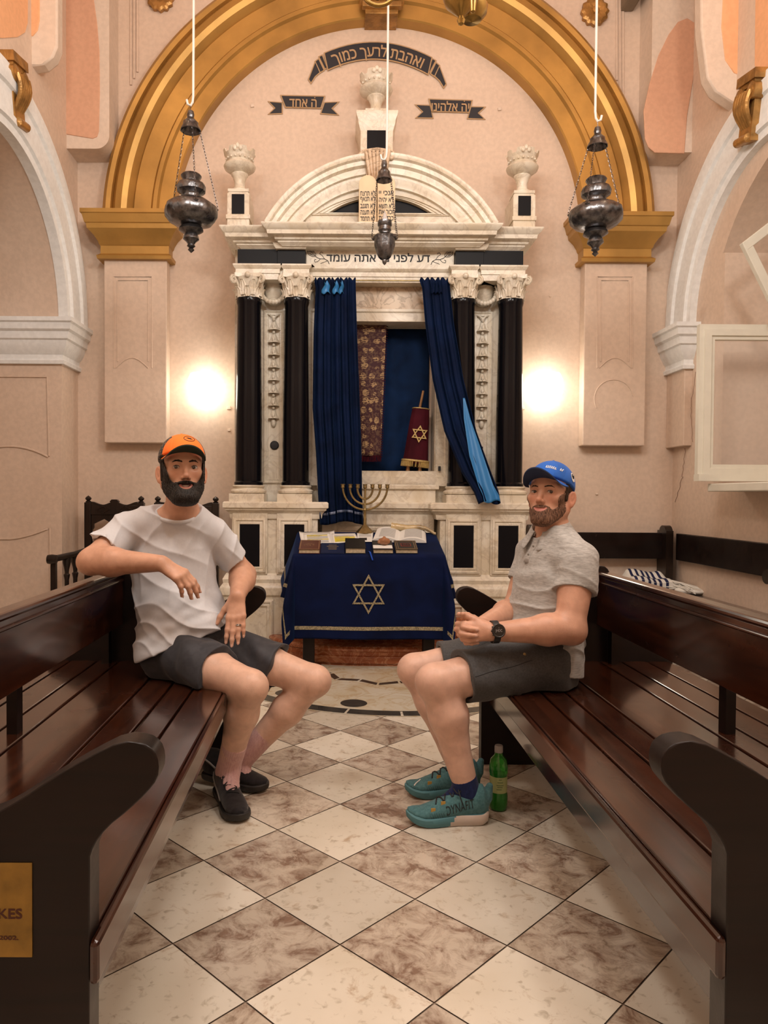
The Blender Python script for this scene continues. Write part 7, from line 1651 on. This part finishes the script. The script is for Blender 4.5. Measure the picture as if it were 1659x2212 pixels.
brows(hR, B, pn, HR_, .0028, -.001)
hd2 = SD(); head_ops(hd2, hR, 1.1, .0004, ears=False)
sdobj('beard', beard(hd2, hR, .0016, .9, -.010, .0006, 900, .0070, -.0022), hR.c - .16, hR.c + .14, .0020, HS, pn, smooth=0)
hr = SD(); hr.ell(hR.w(-.014, 0, .04), np.array((.099, .0770, .087)) * hR.s, hR.A, k=0); hr.fn(lambda p: np.maximum(hR.loc(p)[:, 0] - .028, -(hR.loc(p)[:, 2] + .045 - .6 * np.maximum(0, hR.loc(p)[:, 0] + .02))), hR.c, .3, k=.004, mode='i')
for s_ in (-1, 1): hr.cone(hR.w(.014, s_ * .0715, .05), hR.w(.012, s_ * .0708, -.02), .008, .006, k=.006)
sdobj('hair', hr, hR.c - .16, hR.c + .16, .003, HR_, pn)
blue = basic('royal_blue_cotton', (.015, .11, .46), .7); 
co, cs = cap(hR, pn, 'royal blue baseball cap with white stitching', lambda q: np.tile((.015, .11, .46), (len(q), 1)) * (.92 + .16 * (np.sin(q[:, :1] * 90 + q[:, 2:] * 70) > 0)), blue, basic('navy_bill_lining', (.006, .025, .085), .75), (.078, 5.5, .26), 0, base=(.038, .20))
m = MB(); ey = nz(hR.u - hR.f * .5); look = nz(-hR.f * .8 - hR.u * .5 - hR.l * .3)
def thread(o_, ex, pts, r):
    q = np.array([o_ + ex * x + ey * y for x, y in pts]); m.tube(list(cs.cast(q - look * .05, np.tile(look, (len(q), 1)), .15) - look * .0008), r, 5)
c1, x1 = hR.w(.082, .030, .098), nz(hR.l - hR.u * .12 - hR.f * .2); c2, x2 = hR.w(.060, .062, .092), nz(hR.l * .8 - hR.f * .6)
for k in range(6): thread(c1, x1, [(-.020 + .0065 * k, -.006 + .001 * (k % 3)), (-.019 + .0065 * k, .005), (-.0155 + .0065 * k, .004 - .003 * (k % 2))], .0016)
thread(c1, x1, [(-.022, -.006), (0, -.0055), (.018, -.005)], .0015); thread(c2, x2, [(-.005, -.005), (-.004, .006), (.002, -.002), (.005, .006)], .0019); thread(c2, x2, [(-.005, -.005), (.004, -.004)], .0014)
obj('cap_lettering', m, basic('white_thread', (.8, .8, .78), .7), co, smooth=0)
m = MB(); look = -nz(hR.l + hR.f * .1)
pp_ = []; cen = hR.w(.0, .10, .075)
poly = [cen + hR.f * x + hR.u * y for x, y in ((-.016, -.014), (-.018, .006), (-.008, .018), (.008, .014), (.014, .0), (.008, -.016), (-.004, -.020))]
h_ = cs.cast(np.array(poly + [cen]), np.tile(look, (8, 1)), .1) - look * .0015; m.add(list(h_), [(i, (i + 1) % 7, 7) for i in range(7)]); pt = obj('side_patch', m, basic('white_patch', (.75, .75, .72), .7), co, smooth=0)
m = MB(); q_ = np.array([cen + hR.f * x + hR.u * y for x, y in ((-.008, .006), (-.001, -.006), (.006, .004), (.0, .010))]); h_ = cs.cast(q_, np.tile(look, (4, 1)), .1) - look * .003; m.tube(list(h_), .0022, 5); obj('patch_mark', m, M['ink'], pt)
# polo shirt
T = SD()
T.loft([((.775, 2.74, .495), .178, .138, Wd_), ((.775, 2.74, .56), .182, .142, Wd_), (P(1178, 1352, 2.75), .170, .137, Wd_), (P(1186, 1275, 2.76), .172, .132, Wd_), (P(1196, 1220, 2.77), .177, .125, Wd_), (P(1200, 1185, 2.775), .162, .103, Wd_), (P(1198, 1160, 2.78), .098, .075, Wd_)], k=0)
T.cone(NB, LS + np.array((0, .02, .012)), .070, .072, k=.04); T.cone(NB, RS + np.array((0, -.02, .012)), .070, .066, k=.04)
clothed_limb(T, LS, LE, .074, .072, .44, .012); clothed_limb(T, RS, RE, .068, .066, .48, .012)
# hem: long at the side, cut away over the lap
T.fn(lambda p: np.maximum(.462 + .0 * p[:, 0] - p[:, 2], np.where(p[:, 0] < .70, .585 - p[:, 2] + (.70 - p[:, 0]) * .1, -1)), (.76, 2.74, .8), 1, k=.006, mode='i')
T.cone(NB + np.array((-.012, -.004, .0)), NB + np.array((-.03, -.02, .16)), .068, .085, k=.006, mode='s')
def foldsR(p):
    z = p[:, 2]; x = p[:, 0]; a = .0075 * sstep(.88, .74, z) * sstep(.52, .60, z) * (.35 - (1 - np.abs(wob(p, (.35, .2, 1), 38, 1.1, 1.4))) ** 2.2)
    d1 = .0034 * sstep(.74, .86, z) * wob(p, (.7, .1, .75), 60, 2.2, 1.2); sl = .0045 * sstep(2.64, 2.58, p[:, 1]) * rg(wob(p, (.5, .3, .8), 30, .4, .9))
    return a + d1 + sl + .0025 * wob(p, (.9, .4, .1), 45, .9, 1)
T.fn(foldsR, (.76, 2.74, .8), 1, mode='disp')
PL = fabric('heather_grey_slub_cotton', (.33, .325, .31), (.47, .465, .45), (45, 45, 210), .85, .2, .12)
po = sdobj('polo_shirt', T, (.53, 2.46, .44), (1.0, 3.08, 1.07), .0032, PL, pn); po['label'] = 'heather grey polo shirt with the collar open'
ax = nz((-.018, -.016, .16)); c0 = NB + np.array((-.012, -.004, .012)); fw = nz(np.array((-.80, -.50, 0))); fw = nz(fw - ax * fw.dot(ax)); sd_ = np.cross(ax, fw)
def coll(u, v):
    a = (u - .5) * 2 * (PI - .30); e = fw * -math.cos(a) * -1 * -1 + sd_ * math.sin(a); e = -fw * math.cos(a) + sd_ * math.sin(a); fr = sstep(.6, 1, abs(u - .5) * 2)
    r0, h0 = .0645, .038 - .022 * fr
    if v < .35: t = v / .35; return c0 + e * (.072 - .0075 * t) + ax * (h0 * t - .002)
    t = (v - .35) / .65; return c0 + e * (r0 + .004 + (.030 + .012 * fr) * t ** 1.2) + ax * (h0 + .003 * math.sin(PI * min(1, t * 2)) - (.048 + .012 * fr) * t) + fw * .014 * fr * t
m = MB().grid(coll, 60, 14); obj('collar', m, PL, po, smooth=60, solid=.0035)
m = MB(); pts = []
for t in np.linspace(0, 1, 10): pts.append(c0 + fw * .09 - ax * (.005 + .10 * t))
hit = T.snap(np.array(pts), .0012)
m.grid(lambda u, v: hit[int(round(v * 9))] + sd_ * (u - .5) * .026 + fw * .0015, 4, 9); pk = obj('placket', m, PL, po, smooth=60, solid=.003)
for t in (3, 7): obj('button', MB().lathe([(0, .0018), (.0045, .0015), (.005, 0)], hit[t] + fw * .004, 14, axis=tuple(fw)), basic('grey_button', (.25, .24, .22), .4), pk)
# shorts
Sh = SD(); Sh.loft([((.76, 2.735, .462), .165, .128, Wd_), ((.765, 2.735, .53), .172, .134, Wd_), ((.77, 2.735, .62), .158, .126, Wd_)], k=0)
clothed_limb(Sh, LH, LK, .104, .092, .76, .035, (.080, .076), .06); clothed_limb(Sh, RH, RK, .102, .090, .76, .035, (.078, .074), .06)
Sh.fn(lambda p: .0036 * wob(p, (.9, .2, .4), 42, .7, 1.2) + .002 * wob(p, (.2, .3, .9), 70, 2, 1), (.6, 2.7, .5), 1, mode='disp')
Sh.fn(lambda p: np.where(p[:, 0] > .645, .4535 - p[:, 2], -1), (.7, 2.7, .5), 1, k=.004, mode='i')
sho = sdobj('shorts', Sh, (.30, 2.42, .36), (.96, 3.05, .68), .0035, fabric('charcoal_twill', (.050, .051, .053), (.072, .073, .075), (150, 150, 150), .75, .15, .05), pn); sho['label'] = 'charcoal grey shorts'
m = MB(); q = LH + np.array((-.10, -.12, .05)); hh = Sh.cast(np.array([q + np.array((0, -.1, 0))]), np.array([(0, 1., 0)]), .3)[0]; m.lathe([(0, .002), (.005, .0015), (.006, 0)], hh, 14, axis=(0, -1, .2)); obj('rivet', m, M['brassd'], sho)
m = MB(); pts = [LH + (LK - LH) * t + np.array((0, -.2, .045 - .035 * t)) for t in np.linspace(.18, .74, 24)]; hh = Sh.cast(np.array(pts), np.tile((0, 1., 0), (24, 1)), .3); m.tube(list(hh - np.array((0, .0004, 0))), .0012, 5); obj('side_seam', m, M['ink'], sho)
# watch on the left wrist
wa = nz(LW - LE); wc = LW - wa * .012 ; e1 = nz(np.array((-.12, -.95, .25)) - wa * np.dot((-.12, -.95, .25), wa)); e2 = np.cross(wa, e1)
m = MB(); v = []
for t in np.linspace(0, 2 * PI, 33)[:-1]:
    for o_, r_ in ((-.011, .0365), (-.011, .0395), (.011, .0395), (.011, .0365)): v.append(wc + wa * o_ + (e1 * math.cos(t) + e2 * math.sin(t)) * r_)
m.add(v, [(i * 4 + j, ((i + 1) % 32) * 4 + j, ((i + 1) % 32) * 4 + (j + 1) % 4, i * 4 + (j + 1) % 4) for i in range(32) for j in range(4)])
wo = obj('wristwatch', m, basic('black_silicone', (.012, .012, .013), .5), pn, smooth=30); wo['label'] = 'black round sports watch on the left wrist'
fc = wc + e1 * .040; m = MB().lathe([(0, -.004), (.0215, -.004), (.024, .002), (.024, .007), (.021, .010), (.0195, .009), (0, .009)], fc, 32, axis=tuple(e1))
for a in (.6, 0, -.6): 
    dv = wa * -math.cos(a) * -1 + e2 * math.sin(a); m.ell(fc + dv * .0245 + e1 * .004, .0028, 8, 6)
wcse = obj('watch_case', m, basic('dark_steel', (.05, .048, .046), .3, .7), wo, smooth=40)
m = MB().lathe([(0, .0093), (.0185, .0093)], fc, 32, axis=tuple(e1), caps=False); upv = nz(np.array((0, 0, 1.)) - e1 * e1[2]); rt = np.cross(upv, e1) ; rt = rt if rt[0] > 0 else -rt
obj('watch_glass', m, basic('watch_display', (.012, .011, .010), .15), wo)
m = MB(); vs_, fs_ = text_mesh('JHDC', .012); m.add([fc + e1 * .0098 + rt * v[0] * .8 + upv * v[1] for v in vs_], fs_); vs_, fs_ = text_mesh('-:-', .006); m.add([fc + e1 * .0098 + rt * v[0] + upv * (v[1] + .010) for v in vs_], fs_); obj('watch_digits', m, basic('grey_digits', (.30, .28, .27), .5), wo, smooth=0)
# socks and running shoes
navy = fabric('navy_cotton', (.006, .012, .06), (.010, .02, .09), (120, 120, 40), .85, .1, .2)
for K_, A_ in ((LK, LA), (RK, RA_)):
    s = SD(); p0 = K_ + (A_ - K_) * .955; nn = nz(A_ - K_); s.cone(p0 - nn * .02, A_ + nn * .06, .046, .044, k=0); s.cone(A_ - np.array((0, 0, .03)), A_ + np.array((-.08, -.005, -.085)), .036, .026, k=.02); s.fn(lambda p, p0=p0, nn=nn: -((p - p0) @ nn), A_, .5, k=.004, mode='i')
    so = sdobj('sock', s, np.minimum(p0, A_) - .1, np.maximum(p0, A_) + .1, .0028, navy, pn); so['label'] = 'short navy sock'
teal = fabric('teal_knit', (.055, .15, .17), (.085, .21, .23), (110, 110, 110), .8, .15, .15); soleT = basic('teal_foam', (.07, .20, .23), .6); soleW = basic('cream_foam', (.62, .52, .45), .6, noise=.15, nscale=20)
so1, ss1, w1, fr1 = shoe(pn, 'teal running shoe with dark lettering and a cream heel', (.532, 2.535), (.240, 2.52), .292, .0, (teal, [soleT, soleW], M['ink']), LA, run=True, side=1)
so2, ss2, w2, fr2 = shoe(pn, 'teal running shoe, the far one', (.548, 2.775), (.256, 2.755), .292, .0, (teal, [soleT, soleW], M['ink']), RA_, run=True, side=-1)
m = MB(); side_text(m, ss1, 'DYNAFIT', w1(.38, .055, .070), nz((1, 0, .26)), nz((-.26, 0, 1)), .105, .045, np.array((0, 1., 0)), .0018, slant=.25); obj('shoe_lettering', m, basic('black_print', (.012, .018, .02), .6), so1, smooth=0)
m = MB(); m.tube(list(ss2.cast(np.array([w2(.80 + .10 * t, .0 + .03 * t, .12) for t in np.linspace(0, 1, 6)]), np.tile(-fr2[2], (6, 1)), .15) + fr2[2] * .001), .0025, 5); obj('toe_stripe', m, M['paper'], so2)
for so_, ss_, w_, fr in ((so1, ss1, w1, fr1), (so2, ss2, w2, fr2)):
    m = MB()
    for a, c in ((.575, .078), (.70, .058)): hh = ss_.cast(np.array([w_(a, .10, c)]), np.array([-fr[1]]), .15)[0]; m.obox(hh, fr[0] * .008, fr[1] * .0012, fr[2] * .010)
    obj('yellow_eyelet', m, basic('mustard_tab', (.45, .28, .06), .6), so_, bevel=.001)
    m = MB(); 
    for k in range(7):
        pts = np.array([w_(.55 + .028 * k + .03 * t, .10, .030 + .022 * t) for t in np.linspace(0, 1, 5)]); m.tube(list(ss_.cast(pts, np.tile(-fr[1], (5, 1)), .15) + fr[1] * .0004), .0009, 4)
    obj('knit_rib', m, basic('dark_teal_rib', (.03, .085, .10), .8), so_)
